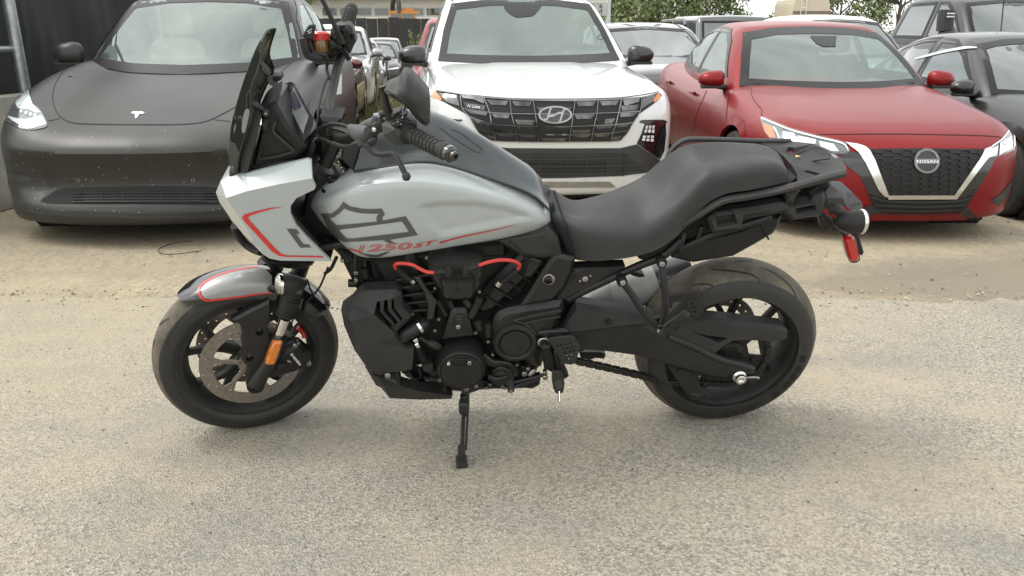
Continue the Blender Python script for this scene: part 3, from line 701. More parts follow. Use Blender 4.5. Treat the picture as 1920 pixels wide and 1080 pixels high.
# generic profiles ---------------------------------------------------
def sedan(**k):
    d=dict(W=.905,L=4.64,H=1.445,z0=.17,axles=(.93,3.63),wr=.325,core=.62,
     front=[(.1,.10),(.2,.03),(.35,.0),(.5,.0),(.62,.02),(.70,.07),(.78,.18),(.9,.45)],
     bow=[(0,0),(.4,.03),(.65,.10),(.85,.27),(.95,.50),(1,.72),(1.1,1.2)],
     hood=[(-.2,.60),(0,.70),(.3,.79),(.7,.87),(1.2,.945),(1.6,.975),(3.3,.99),(4.0,1.02),(4.5,1.0),(4.8,.95)],
     crown=[(0,0),(.3,-.004),(.55,-.012),(.75,-.03),(.9,-.085),(1,-.16),(1.15,-.3)],
     plan=[(-.2,.90),(.3,.95),(.9,.99),(1.6,1),(3.2,1),(4.0,.98),(4.7,.90)],
     side=[(.1,-.08),(.25,-.03),(.45,-.005),(.62,0),(.75,-.02),(.9,-.06),(1.05,-.12)],
     rear=[(.1,-.12),(.3,-.02),(.55,0),(.8,-.06),(1.0,-.08),(1.2,-.2)],
     top=[(1.12,.90),(1.35,1.02),(1.75,1.235),(2.08,1.375),(2.25,1.42),(2.6,1.442),(3.0,1.435),(3.4,1.37),(3.8,1.24),(4.25,1.02),(4.4,.95)],cbow=.38,yr=2.2,rcrown=.035,
     cside=[(.85,.80),(.95,.775),(1.1,.72),(1.3,.62),(1.45,.53)],cplan=[(1,-.05),(1.6,0),(2.6,0),(3.4,-.05),(4.3,-.18)],zb=.86,cc=(2.0,3.2,1.15),
     wsp=[(-.70,.95),(-.4,.94),(0,.935),(.4,.94),(.70,.95),(.625,1.16),(.545,1.325),(.3,1.365),(0,1.375),(-.3,1.365),(-.545,1.325),(-.625,1.16)],
     wins=[[(1.72,1.01),(2.62,1.0),(2.62,1.36),(2.38,1.35),(2.1,1.25)],[(2.70,1.0),(3.5,1.02),(3.66,1.08),(3.35,1.28),(2.95,1.355),(2.70,1.365)]],
     mir=(.90,1.62,.985,.105,.07),seaty=2.35,mirrp=[(-.1,1.3),(.1,1.3),(.1,1.36),(-.1,1.36)],mz=1.31,my=2.1)
    d.update(k); return d
def suv(**k):
    d=sedan(W=.93,L=4.6,H=1.665,z0=.21,axles=(.92,3.6),wr=.36,core=.78,
     front=[(.1,.14),(.22,.06),(.35,.02),(.5,.01),(.75,.0),(.88,.04),(.96,.10),(1.04,.30),(1.2,1.0)],
     bow=[(0,0),(.4,.02),(.65,.06),(.85,.17),(.95,.33),(1,.48),(1.1,.9)],
     hood=[(-.2,.88),(0,.945),(.3,1.0),(.7,1.05),(1.2,1.09),(1.7,1.11),(3.4,1.12),(4.2,1.12),(4.7,1.1)],
     crown=[(0,0),(.3,-.004),(.42,-.014),(.55,-.02),(.75,-.035),(.9,-.08),(1,-.15),(1.15,-.3)],
     side=[(.1,-.06),(.25,-.02),(.45,0),(.7,.0),(.85,-.02),(1.0,-.05),(1.15,-.1)],
     rear=[(.1,-.12),(.3,-.02),(.6,0),(.9,-.04),(1.2,-.1)],
     top=[(1.12,1.05),(1.4,1.18),(1.75,1.38),(2.02,1.535),(2.18,1.60),(2.6,1.655),(3.2,1.655),(3.7,1.61),(4.05,1.52),(4.3,1.3),(4.45,1.05)],cbow=.30,yr=2.2,rcrown=.03,
     cside=[(1.0,.85),(1.1,.83),(1.3,.76),(1.5,.68),(1.7,.60)],cplan=[(1,-.04),(1.6,0),(3.2,0),(4.2,-.08)],zb=1.01,cc=(2.1,3.5,1.35),
     wsp=[(-.735,1.10),(-.4,1.09),(0,1.085),(.4,1.09),(.735,1.10),(.68,1.32),(.60,1.53),(.3,1.565),(0,1.575),(-.3,1.565),(-.60,1.53),(-.68,1.32)],
     wins=[[(1.72,1.17),(2.62,1.15),(2.62,1.55),(2.38,1.54),(2.05,1.40)],[(2.70,1.15),(3.5,1.17),(3.5,1.52),(2.70,1.55)],[(3.6,1.2),(3.95,1.28),(3.85,1.42),(3.6,1.5)]],
     mir=(.955,1.58,1.13,.115,.08),seaty=2.4,mirrp=[(-.1,1.4),(.1,1.4),(.1,1.5),(-.1,1.5)],mz=1.48,my=2.1)
    d.update(k); return d

def simple_front(c,z=(.70,.60,.35),lamp=(.45,.82),gw=.42,amber=False):
    """headlights, grille and lower intake of a car further back, in the car's own measures"""
    zt,zm,zl=z
    for sd in(-1,1):
        b=MB(); c.front(b,c.TB,[(sd*lamp[0],zm+.02),(sd*lamp[1],zm+.05),(sd*(lamp[1]+.03),zt+.04),(sd*lamp[0],zt-.02)],.004,.05); o=obj('headlight',b,'lampd',c.t,fixn=False)
        b=MB(); c.front(b,c.TB,[(sd*(lamp[0]+.04),zm+.035),(sd*(lamp[1]-.04),zm+.06),(sd*(lamp[1]-.03),zt+.01),(sd*(lamp[0]+.04),zt-.03)],.008,.05); obj('lamp_reflector',b,'lampw',o,fixn=False)
    b=MB(); c.front(b,c.TB,[(-gw,zt-.03),(gw,zt-.03),(gw*.85,zm-.12),(-gw*.85,zm-.12)],.004,.06); g=obj('grille',b,'void',c.t,fixn=False)
    for k in range(4): b=MB(); q=zt-.06-k*.045; c.front(b,c.TB,[(-gw*.9,q),(gw*.9,q),(gw*.9,q-.012),(-gw*.9,q-.012)],.010,.08); obj('grille_bar',b,'darkchrome',g,fixn=False)
    b=MB(); c.front(b,c.TB,[(-.6,zl),(.6,zl),(.5,zl-.1),(-.5,zl-.1)],.004,.08); obj('lower_intake',b,'trim',c.t,fixn=False)
# ---- matte charcoal crossover on the left
tes=Car('parked_car','matte charcoal electric crossover with paint chips on its nose, parked by the concrete barrier','car',(-2.27,4.74),.095,
 suv(W=.96,L=4.75,H=1.62,z0=.17,axles=(.95,3.84),wr=.355,core=.60,kt=.13,ks=.14,fx=lambda xn,z:.095*np.clip((.86-xn)/.25,0,1)*np.clip((.60-z)/.17,0,1)**.55*np.clip((z-.29)/.08,0,1),int='cream',rim='dalloy',
  front=[(.1,.10),(.17,.03),(.23,.005),(.30,.015),(.36,.015),(.44,.02),(.52,.02),(.565,.015),(.59,.015),(.64,.025),(.70,.055),(.78,.12),(.9,.26),(1.0,.5)],
  bow=[(0,0),(.3,.025),(.5,.075),(.7,.155),(.82,.235),(.92,.35),(1,.52),(1.1,.9)],
  hood=[(-.2,.52),(0,.64),(.25,.735),(.6,.85),(1.0,.945),(1.4,1.0),(1.8,1.03),(3.4,1.05),(4.3,1.05),(4.8,1.0)],
  crown=[(0,0),(.3,-.004),(.55,-.01),(.68,.004),(.80,.028),(.9,.008),(1,-.085),(1.15,-.25)],
  top=[(1.12,.94),(1.4,1.07),(1.8,1.29),(2.12,1.46),(2.3,1.535),(2.75,1.615),(3.2,1.60),(3.8,1.44),(4.3,1.22),(4.6,1.02)],cbow=.38,rcrown=.04,
  cside=[(.9,.84),(1.05,.80),(1.25,.73),(1.45,.645),(1.65,.55)],zb=.92,cc=(2.1,3.4,1.2),
  wsp=[(-.755,1.03),(-.4,.995),(0,.985),(.4,.995),(.755,1.03),(.68,1.26),(.59,1.465),(.3,1.51),(0,1.52),(-.3,1.51),(-.59,1.465),(-.68,1.26)],
  wins=[[(1.78,1.08),(2.72,1.07),(2.72,1.49),(2.45,1.475),(2.1,1.33)],[(2.80,1.07),(3.7,1.1),(3.9,1.18),(3.4,1.42),(2.80,1.50)]],
  mir=(.945,1.72,1.10,.11,.085),mz=1.42,my=2.2),'matte',res=.03,scale=1.035)
T=tes.TB
hl=px(tes,'headlight',catmull(cY(35,300,60,220,110,150,150,102,178,93,205,108,214,160,226,205,262,236,292,272,332,355,280,380,220,387,150,378,80,345,40,322),70,True),'lampd',off=.004,step=5)
pxm(tes,'lamp_reflector',[cY(150,108,178,97,202,112,212,165,225,210,258,242,288,270,250,272,200,248,130,240,112,205),cY(45,283,100,305,170,318,290,290,326,350,220,382,150,360,90,325)],'lampw',off=.007,step=5,parent=hl)
pxm(tes,'lamp_projector',[circle(cY(x,y)[0],2.4,8,3.4) for x,y in((150,262),(185,275),(215,285),(245,292))],'chrome',off=.010,step=4,parent=hl)
px(tes,'lamp_lens',catmull(cY(35,300,60,220,110,150,150,102,178,93,205,108,214,160,226,205,262,236,292,272,332,355,280,380,220,387,150,378,80,345,40,322),70,True),'lens',off=.013,step=5,parent=hl)
# mirrored lamp on the hidden side, in car coordinates
inv=tes.mw.inverted(); b=MB(); b.add([tes.mw@Vector((-v.co.x,v.co.y,v.co.z)) for v in hl.data.vertices],[list(p.vertices)[::-1] for p in hl.data.polygons]); obj('headlight',b,'lampw',tes.t)
pxm(tes,'hood_gap',[ribbon(cT(368,286,300,322,258,380,243,440,250,490,275,535,320,562,400,571,640,574,850,572,950,558,1030,522,1085,492),1.6,60),ribbon(cT(1240,372,1290,335,1345,288),1.4,12),ribbon(cT(222,557,250,552,275,546),1,8),ribbon(cT(990,552,1030,556,1060,560),1,8)],'liner',off=.002,step=5)
px(tes,'emblem',cT(604,518,618,514,634,516,652,514,667,520,656,527,643,525,636,538,625,549,621,536,622,526,608,525),'chrome',off=.004,step=3,thick=.003)
px(tes,'lower_intake',catmull(cT(212,935,236,893,285,868,400,861,640,857,860,857,1000,862,1060,880,1080,938,640,940),70,True),'liner',off=.003,step=8)
px(tes,'intake_opening',cT(392,884,640,880,940,882,942,936,392,936),'void',off=.007,step=8)
pxm(tes,'intake_slat',[cT(340,893+k*13,1010,891+k*13,1010,894.5+k*13,340,896.5+k*13) for k in range(4)]+[cT(x,882,x+4,882,x+4,936,x,936) for x in(470,565,655,745,840)],'trim',off=.012,step=9,thick=.006)
px(tes,'corner_trim',catmull(cY(4,670,100,690,222,716,200,745,130,748,12,705),40,True),'band',off=.004,step=6)
px(tes,'corner_vent',cY(18,715,60,730,66,835,40,820),'void',off=.004,step=6)
px(tes,'bumper_lip',cT(40,925,90,960,200,965,640,985,1040,975,1060,1000,640,1006,180,990,60,950),'trim',off=.004,step=9)
b=MB()
for x,y in((360,830),(888,830)):
    decal(b,T,circle(cT(x,y)[0],3.6,12),.002,3,[circle(cT(x,y)[0],2.8,12)])
obj('tow_cap_edge',b,'alloy',tes.t)
ch=MB(); r_=np.random.default_rng(11); L_=[(170,545),(60,580),(165,622),(355,555),(545,620),(640,440),(555,455),(778,452),(688,648),(835,656),(720,700),(460,726),(518,725),(636,752),(650,738),(612,796),(630,806),(388,790),(305,755),(230,790),(312,910),(385,945),(437,948),(668,948),(795,953),(835,960),(390,405),(298,575),(115,630),(232,666),(880,585)]
for x,y in cY(*[k for q in L_ for k in q])+cT(*[k for q in [(870,760),(700,795),(785,800),(590,690),(768,690),(760,603),(980,965),(640,978),(525,970),(1010,960),(425,825),(455,770),(700,850)] for k in q])+[(r_.uniform(10,420),r_.uniform(270,400)) for _ in range(14)]:
    decal(ch,T,[(x+dx*r_.uniform(.3,.95),y+dy*r_.uniform(.3,.95)) for dx,dy in((-.9,-.6),(.2,-1),(1,0),(.3,.9),(-.7,.7))],.002,6)
o=obj('paint_chip',ch,'white',tes.t); o['kind']='stuff'
b=MB().bar([tes.w(x,1.42-.38*0+.38*x*x-.02,1.012) for x in(-.66,-.3,.05)],.025,.02,(0,0,1)); b2=MB().bar([tes.w(x,1.40+.38*x*x,1.012) for x in(-.02,.3,.66)],.025,.02,(0,0,1)); obj('wiper',b,'trim',tes.t); obj('wiper',b2,'trim',tes.t)
b=MB().box(tes.w(.42,2.12,1.475),(.05,.004,.02)); b.v=b.v; obj('visor_label',b,'white',tes.t)
p=aty(633,160,5.9); b=MB().box((p.x,p.y,p.z),(.004,.05,.16)); obj('window_paper',b,'white',tes.t) if 0 else None

px(tes,'window_sticker',[(627,140),(640,139),(640,176),(629,178)],'white',off=.004,step=6)
# ---- white compact suv in the middle
hy=Car('parked_car','white compact suv with wide dark chrome grille and black mirrors behind the motorcycle tank','car',(.302,5.36),.106,
 suv(mirmat='blackp',z0=.25,roofz=1.60,int='dark_int',kt=.07),'whitep','blackp',res=.03)
T=hy.TB
gp=catmull(cO(90,62,160,85,330,108,500,130,860,150,1300,148,1500,140,1650,128,1795,95,1790,130,1755,168,1640,250,1600,300,1560,380,1510,432,1460,448,1000,452,590,446,520,435,480,410,430,340,390,272,350,240,190,155,118,120),150,True)
gr=px(hy,'grille',gp,'void',off=.003,step=8)
Hc=[[(330,122),(500,140),(690,150),(860,156),(1165,156),(1335,152),(1505,146),(1650,135)],[(345,212),(540,240),(700,248),(875,251),(1152,252),(1325,246),(1485,240),(1640,232)],[(395,270),(555,322),(722,334),(888,340),(1138,340),(1305,333),(1462,326),(1590,312)],[(455,362),(572,386),(735,396),(896,401),(1128,401),(1293,395),(1440,386),(1548,372)],[(505,428),(585,444),(742,450),(902,452),(1120,452),(1285,450),(1428,448),(1500,440)]]
b=MB()
for h in Hc[1:]: decal(b,T,ribbon(cO(*[k for q in h for k in q]),1.5,40),.012,5,(),.008)
decal(b,T,ribbon(cO(150,84,330,110,500,132,860,152,1165,155,1500,143,1650,132,1740,118),2.0,60),.010,5,(),.006)
for i in range(8): decal(b,T,ribbon(cO(*[k for h in Hc for k in h[i]]),1.4 if i not in(1,6) else 2.2,24),.014,5,(),.01)
obj('grille_bar',b,'darkchrome',gr)
fm=mat('smoked chrome facet',(.13,.13,.125),.14,.9,0,.5,14)
for r in range(4):
    for i in range(7):
        (xa,ya),(xb,yb),(xc,yc),(xd,yd)=Hc[r][i],Hc[r][i+1],Hc[r+1][i+1],Hc[r+1][i]
        f=lambda u,v:((xa*(1-u)+xb*u)*(1-v)+(xd*(1-u)+xc*u)*v,(ya*(1-u)+yb*u)*(1-v)+(yd*(1-u)+yc*u)*v)
        q=[f(.06,.06),f(.94,.06),f(.80,.42),f(.20,.42)] if (r+i)%3 else [f(.06,.5),f(.94,.5),f(.82,.9),f(.16,.9)]
        b=MB(); decal(b,T,cO(*[k for p in q for k in p]),.008,7,(),.004); obj('grille_facet',b,fm,gr)
pxm(hy,'grille_opening',[cO(610,212,860,215,868,245,616,240),cO(1170,218,1410,212,1400,240,1165,246),cO(640,285,700,288,720,325,655,320),cO(1330,290,1390,285,1380,325,1325,328),cO(905,350,1130,350,1128,365,1010,372,900,365)],'void',off=.010,step=7,parent=gr)
pxm(hy,'turn_lamp',[cO(92,64,150,86,192,138,186,153,100,116)],'orange',off=.006,step=5,thick=.004); pxm(hy,'turn_lamp',[cO(1794,97,1788,135,1746,168,1740,150,1768,108)],'orange',off=.006,step=5,thick=.004)
pxm(hy,'running_lamp',[cO(170,100,300,118,325,195,230,165)],'lampd',off=.009,step=5); pxm(hy,'running_lamp',[cO(1660,140,1760,112,1735,160,1650,215)],'lampd',off=.009,step=5)
pxm(hy,'running_lamp',[cO(180,104,295,122,300,140,215,128),cO(335,120,500,140,498,178,430,150,350,138),cO(395,225,520,242,520,262,450,252)],'darkchrome',off=.013,step=5); pxm(hy,'running_lamp',[cO(1515,150,1640,138,1630,165,1530,195),cO(1500,245,1570,240,1560,268,1495,272)],'darkchrome',off=.013,step=5)
b=MB(); decal(b,T,circle(cO(1020,258)[0],31.5,40,15.8),.016,4,[circle(cO(1020,258)[0],28,40,13)],.010)
for l,wd in((cO(938,292,962,285,975,250,990,208,1000,205),3.4),(cO(1040,312,1056,300,1068,262,1085,222,1102,218),3.4),(cO(972,268,1010,262,1040,248,1075,244),3.6)): decal(b,T,ribbon(l,wd,14),.017,4,(),.010)
obj('emblem',b,'alloy',gr); px(hy,'emblem_plate',circle(cO(1020,258)[0],30,36,14.5),'gloss',off=.012,step=5,parent=gr)
b=MB(); text_on(b,T,'N Line',cO(378,205)[0],(23.5,2.2),(1.2,-6.0),.014,shear=.2,bold=.01); obj('badge_lettering',b,'chrome',gr,sharp=None)
pxm(hy,'parking_camera',[cO(955,394,1015,396,1015,404,955,402),cO(1070,396,1102,394,1100,403,1070,404)],'alloy',off=.016,step=5,parent=gr)
for pl,lam in [(cO(1645,314,1655,298,1812,298,1832,312,1835,400,1822,520,1790,585,1620,467,1652,400,1680,322),[cO(1682,332,1750,330,1748,392,1665,388),cO(1660,405,1745,404,1742,456,1650,445)]),(cO(118,283,338,290,330,305,300,305,318,372,255,372,205,320,140,300),[cO(185,312,285,304,300,362,235,362)])]:
    fg=px(hy,'headlight',pl,'gloss',off=.004,step=6); pxm(hy,'lamp_reflector',lam,'lampd',off=.008,step=5,parent=fg); pxm(hy,'lamp_facet',[[((1-u)*(1-v)*l[0][0]+u*(1-v)*l[1][0]+u*v*l[2][0]+(1-u)*v*l[3][0],(1-u)*(1-v)*l[0][1]+u*(1-v)*l[1][1]+u*v*l[2][1]+(1-u)*v*l[3][1]) for u,v in((i*.34+.03,j*.5+.05),(i*.34+.28,j*.5+.05),(i*.34+.24,j*.5+.42),(i*.34+.06,j*.5+.42))] for l in lam for i in range(3) for j in range(2)],'lampw',off=.010,step=5,parent=fg)
pxm(hy,'lamp_brow',[ribbon(cO(1642,312,1660,299,1740,296,1815,297,1836,312),2.2,20),ribbon(cO(115,284,220,288,340,296),2.2,12)],'trim',off=.010,step=5,thick=.008)
bd=px(hy,'bumper_band',cO(300,500,560,490,700,500,1100,502,1500,500,1620,472,1794,590,1760,640,1690,682,1500,705,1100,720,800,722,500,715,320,660),'band',off=.003,step=8)
lg=px(hy,'lower_grille',cO(420,545,640,542,1000,540,1500,536,1560,552,1690,668,1500,690,1100,706,800,708,520,700),'trim',off=.006,step=8,parent=bd)
pxm(hy,'lower_grille_slot',[cO(760,600,900,604,900,640,765,628),cO(915,604,1095,606,1095,660,920,655),cO(1110,606,1245,606,1245,658,1112,660),cO(1258,604,1395,600,1395,655,1258,658),cO(560,600,740,602,745,640,570,635),cO(850,680,1090,690,1250,688,1390,680,1390,668,1110,672,850,668)],'void',off=.008,step=8,parent=lg)
b=MB()
for y0,a,c in((575,520,1560),(630,560,1640),(682,620,1680)): decal(b,T,ribbon(cO(a,y0,900,y0+4,1250,y0+2,c,y0-8),2.0,30),.016,6,(),.012)
for x in(750,905,1102,1250,1400,1530): decal(b,T,ribbon(cO(x,545,x,620,x-8,704),1.3,10),.012,6,(),.008)
obj('lower_grille_bar',b,'band',lg)
px(hy,'skid_plate',cO(560,728,900,724,1300,718,1660,700,1610,748,1480,790,930,792,600,785),'silver',off=.006,step=8,thick=.01)
px(hy,'skid_recess',cO(700,745,1420,745,1468,786,720,790),'alloy',off=.008,step=8)
px(hy,'tow_cap',cO(538,466,586,466,586,512,538,508),'whitep',off=.0035,step=6)
pxm(hy,'hood_gap',[ribbon(cU(226,335,245,390,268,440,286,482),1.2,14),ribbon(cU(286,482,400,500,640,522,850,528,1200,524,1380,505,1465,488),1.4,40),ribbon(cU(1310,312,1345,350,1400,400,1445,450),1.0,14)],'trim',off=.0022,step=5)
b=MB()
for x0,x1 in((-.60,-.12),(-.02,.60)): b.bar([hy.w(x0+(x1-x0)*t,1.36+.30*(x0+(x1-x0)*t)**2-.02,1.112) for t in(0,.5,1)],.022,.02,(0,0,1))
obj('wiper',b,'trim',hy.t)
for sd in(-1,1):
    b=MB().tube([hy.w(sd*.60,2.2,1.60),hy.w(sd*.62,2.35,1.675),hy.w(sd*.61,3.0,1.70),hy.w(sd*.59,3.7,1.66)],.022,8); obj('roof_rail',b,'blackp',hy.t)
px(hy,'green_tape',cU(1340,220,1352,218,1378,245,1366,250),'green',bvh(hy.mirR),off=.004,step=5,parent=hy.mirR)
px(hy,'sensor_housing',catmull(cU(640,28,800,28,840,30,800,82,760,92,690,90),30,True),'frit',hy.TC,off=.008,step=8,parent=hy.ws)
px(hy,'sticker',circle(cU(1152,202)[0],6.2,16,4.4),'frit',hy.TC,off=.008,step=5,parent=hy.ws,holes=[circle(cU(1152,202)[0],5.3,16,3.6)])

# ---- red sedan on the right
ns=Car('parked_car','red sedan with dark honeycomb grille in a chrome v, parked at the right','car',(2.47,4.86),.004,sedan(int='dark_int',z0=.19),'redp',res=.03,zs=.965)
T=ns.TB
gp=cQ(850,256,1100,252,1640,256,1612,310,1436,576,980,576,885,330)
gr=px(ns,'grille',gp,'void',off=.003,step=8)
b=MB(); gpa=np.array(gp); c0=cQ(1238,400)[0]; hw,hh=12.0,5.2
for r in range(-8,10):
    for c in range(-11,12):
        cx=c0[0]+c*hw*1.5; cy=c0[1]+r*hh*2+(hh if c%2 else 0)
        hx=[(cx+hw*math.cos(a),cy+hh*1.15*math.sin(a)) for a in [math.pi/3*k for k in range(6)]]
        for k in(0,1,2):
            l=[hx[k],hx[k+1]]
            if inpoly(np.array(l),gpa).all(): decal(b,T,ribbon(l,1.1),.010,20,(),.006)
o=obj('honeycomb',b,'trim',gr); o['kind']='stuff'
pxm(ns,'chrome_v',[cQ(678,216,760,228,820,245,852,272,884,332,985,590,950,582,910,540,820,352,770,282)],'chrome',off=.014,step=7,thick=.012); pxm(ns,'chrome_v',[cQ(1640,262,1692,240,1682,300,1640,345,1445,602,1420,590,1615,310)],'chrome',off=.014,step=7,thick=.012); px(ns,'chrome_v',cQ(968,574,1440,574,1440,600,975,602),'chrome',off=.015,step=7,thick=.012)
b=MB(); c=cQ(1238,342)[0]; decal(b,T,circle(c,23.5,40,22),.018,5,[circle(c,19,36,17.8)],.012); decal(b,T,[(c[0]-23,c[1]-4),(c[0]+23,c[1]-4),(c[0]+23,c[1]+4.2),(c[0]-23,c[1]+4.2)],.020,5,(),.012); em=obj('emblem',b,'darkchrome',gr); px(ns,'emblem_disc',circle(c,20,30,18.5),'blackp',off=.014,step=6,parent=em)
b=MB(); text_on(b,T,'NISSAN',(c[0]-20,c[1]+2.8),(40,0),(0,-5.4),.0225,bold=.01); obj('emblem_lettering',b,'chrome',em,sharp=None)
hl=px(ns,'headlight',cQ(96,40,125,46,300,118,480,165,680,216,712,272,692,290,560,292,400,260,250,220,170,190,130,140),'lampd',off=.004,step=6)
pxm(ns,'light_guide',[ribbon(cQ(105,48,300,128,480,178,660,222,700,268),[2.5,3,3,3.2,2],30),ribbon(cQ(190,110,215,150,232,192),2.6,8)],'drl',off=.010,step=5,parent=hl)
pxm(ns,'turn_lamp',[cQ(112,78,150,90,185,112,206,185,165,178,132,142)],'orange',off=.008,step=5,parent=hl)
pxm(ns,'lamp_reflector',[cQ(250,140,330,150,350,215,260,200),cQ(360,170,480,195,470,250,380,240),cQ(500,205,600,225,640,275,520,270)],'lampw',off=.008,step=5,parent=hl)
pxm(ns,'lamp_projector',[circle(cQ(300,165)[0],5,12),circle(cQ(420,205)[0],5,12),circle(cQ(560,245)[0],5,12)],'chrome',off=.011,step=4,parent=hl)
px(ns,'lamp_lens',cQ(96,40,125,46,300,118,480,165,680,216,712,272,692,290,560,292,400,260,250,220,170,190,130,140),'lens',off=.016,step=6,parent=hl)
hr=px(ns,'headlight',cQ(1832,110,1850,168,1852,262,1722,316,1642,342,1662,272,1762,190),'lampd',off=.004,step=6)
pxm(ns,'light_guide',[ribbon(cQ(1828,118,1843,170,1846,240),2.2,12),ribbon(cQ(1820,120,1760,195,1690,245,1660,285),2,12)],'drl',off=.010,step=5,parent=hr); pxm(ns,'lamp_reflector',[cQ(1750,215,1830,170,1835,250,1740,300),cQ(1680,262,1735,235,1725,300,1665,318)],'lampw',off=.008,step=5,parent=hr); pxm(ns,'lamp_projector',[circle(cQ(1785,215)[0],5,12)],'chrome',off=.012,step=4,parent=hr)
pxm(ns,'corner_blackout',[cQ(712,275,770,285,822,352,912,542,950,585,960,600,840,560,782,440,700,378,640,300)],'gloss',off=.005,step=7); pxm(ns,'corner_blackout',[cQ(1685,300,1722,318,1690,380,1640,470,1580,560,1445,605,1640,345)],'gloss',off=.005,step=7)
lg=px(ns,'lower_grille',cQ(832,546,955,600,1200,602,1432,602,1592,546,1520,655,1462,692,1200,698,900,697,868,645),'void',off=.004,step=8)
pxm(ns,'lower_grille_bar',[ribbon(cQ(860,585,960,612,1200,620,1450,612,1560,585),3,24),ribbon(cQ(880,640,1200,652,1510,640),3.2,24),ribbon(cQ(880,672,1200,682,1480,672),2,24)],'trim',off=.014,step=7,thick=.01,parent=lg)
px(ns,'lower_trim',cQ(830,640,868,648,930,700,1200,704,1470,698,1522,650,1590,728,1560,738,1510,738,1480,706,1200,712,880,708,830,735,790,700),'trim',off=.006,step=7)
px(ns,'bumper_lip',cQ(868,706,1200,712,1480,704,1522,736,1200,742,830,740),'redp',off=.012,step=7,thick=.012)
px(ns,'fog_recess',cQ(1688,612,1760,560,1830,480,1868,385,1864,520,1835,560,1742,650),'trim',off=.004,step=7)
pxm(ns,'hood_gap',[ribbon(cQ(480,156,700,154,1000,153,1300,156,1640,165,1765,176),1.3,40),ribbon(cV(547,380,555,425,580,465,602,490,600,520),1.2,20)],'liner',off=.0022,step=5)
pxm(ns,'door_gap',[ribbon(cV(330,395,285,500,262,600),1.0,14),ribbon(cV(440,380,432,470,422,560),1.0,14)],'liner',off=.0022,step=6)
for q in((150,355),(268,410)):
    h=hitpx(T,*cV(*q)[0]); b=MB()
    if h: b.bar([h[0]+h[1]*.02-Vector((0,.08,0)),h[0]+h[1]*.03,h[0]+h[1]*.02+Vector((0,.08,0))],.03,.02,h[1],.25); obj('door_handle',b,'redp',ns.t)
b=MB()
for x0,x1 in((-.60,-.15),(.0,.60)): b.bar([ns.w(x0+(x1-x0)*t,1.32+.38*(x0+(x1-x0)*t)**2-.02,.965) for t in(0,.5,1)],.022,.02,(0,0,1))
obj('wiper',b,'trim',ns.t)
px(ns,'sensor_housing',cV(840,128,970,130,965,180,905,182,870,165),'frit',ns.TC,off=.008,step=6,parent=ns.ws)
# ================================================================== CARS FURTHER BACK
def bgcar(name,label,at,yaw,spec,paint,group,z=None,**k):
    c=Car(name,label,'pickup truck' if 'pickup' in name else 'car',at,yaw,spec,paint,res=.06,detail=False,group=group,**k)
    simple_front(c,*(z or ((.70,.60,.35),))); return c
GL='cars parked nose to tail along the weedy aisle'; GR='cars parked in rows behind the front three'
sv=dict(z=((.86,.74,.42),))
bgcar('parked_car','maroon car with maroon mirror, first behind the matte charcoal car',(-2.98,10.3),.11,sedan(),'maroon',GL)
bgcar('parked_car','silver roofed suv directly behind the maroon car',(-3.55,15.6),.12,suv(H=1.6),'silverp',GL,**sv)
bgcar('parked_car','dark blue sedan third in the line along the aisle',(-4.05,20.7),.12,sedan(),'bluep',GL)
bgcar('parked_car','black sedan fourth in the line along the aisle',(-4.35,26.0),.12,sedan(),'blackp',GL)
bgcar('parked_car','dark grey suv with wide pale windshield, farthest of the line along the aisle',(-5.0,31.5),.10,suv(),'greyp',GL,**sv)
bgcar('parked_car','red suv tucked behind the white compact suv, its red mirror over the aisle',(-.42,10.7),.10,suv(),'redp',GR,**sv)
bk=bgcar('parked_car','glossy black sedan with silver roof trim at the right edge beside the red sedan',(4.88,5.6),.03,sedan(rim='dalloy'),'blackp',GR)
kc=bgcar('parked_car','dark grey hatchback with roof rails between the white suv and the red sedan',(2.05,10.0),.06,suv(H=1.56,top=[(1.12,1.0),(1.4,1.12),(1.75,1.29),(2.02,1.43),(2.18,1.49),(2.6,1.545),(3.2,1.54),(3.7,1.5),(4.05,1.42),(4.3,1.25),(4.45,1.02)],wsp=[(-.735,1.09),(0,1.07),(.735,1.09),(.68,1.28),(.60,1.43),(0,1.47),(-.60,1.43),(-.68,1.28)]),'greyp',GR,**sv)
for sd in(-1,1):
    b=MB().tube([kc.w(sd*.60,2.2,1.50),kc.w(sd*.62,2.4,1.58),kc.w(sd*.60,3.6,1.57)],.02,8); obj('roof_rail',b,'blackp',kc.t)
bgcar('parked_car','white car with a rounded roof, roof showing behind the red sedan',(4.85,10.2),.05,suv(H=1.66),'whitep',GR,**sv)
px(bk,'roof_trim',ribbon(cV(1362,240,1420,225,1500,205,1600,187,1664,186),[2,4,4.5,4.5,2],30),'chrome',bk.TC,off=.012,step=6)
bgcar('parked_car','white suv far behind the dark grey hatchback, only its roof showing',(2.5,15.6),.06,suv(),'whitep',GR,**sv)
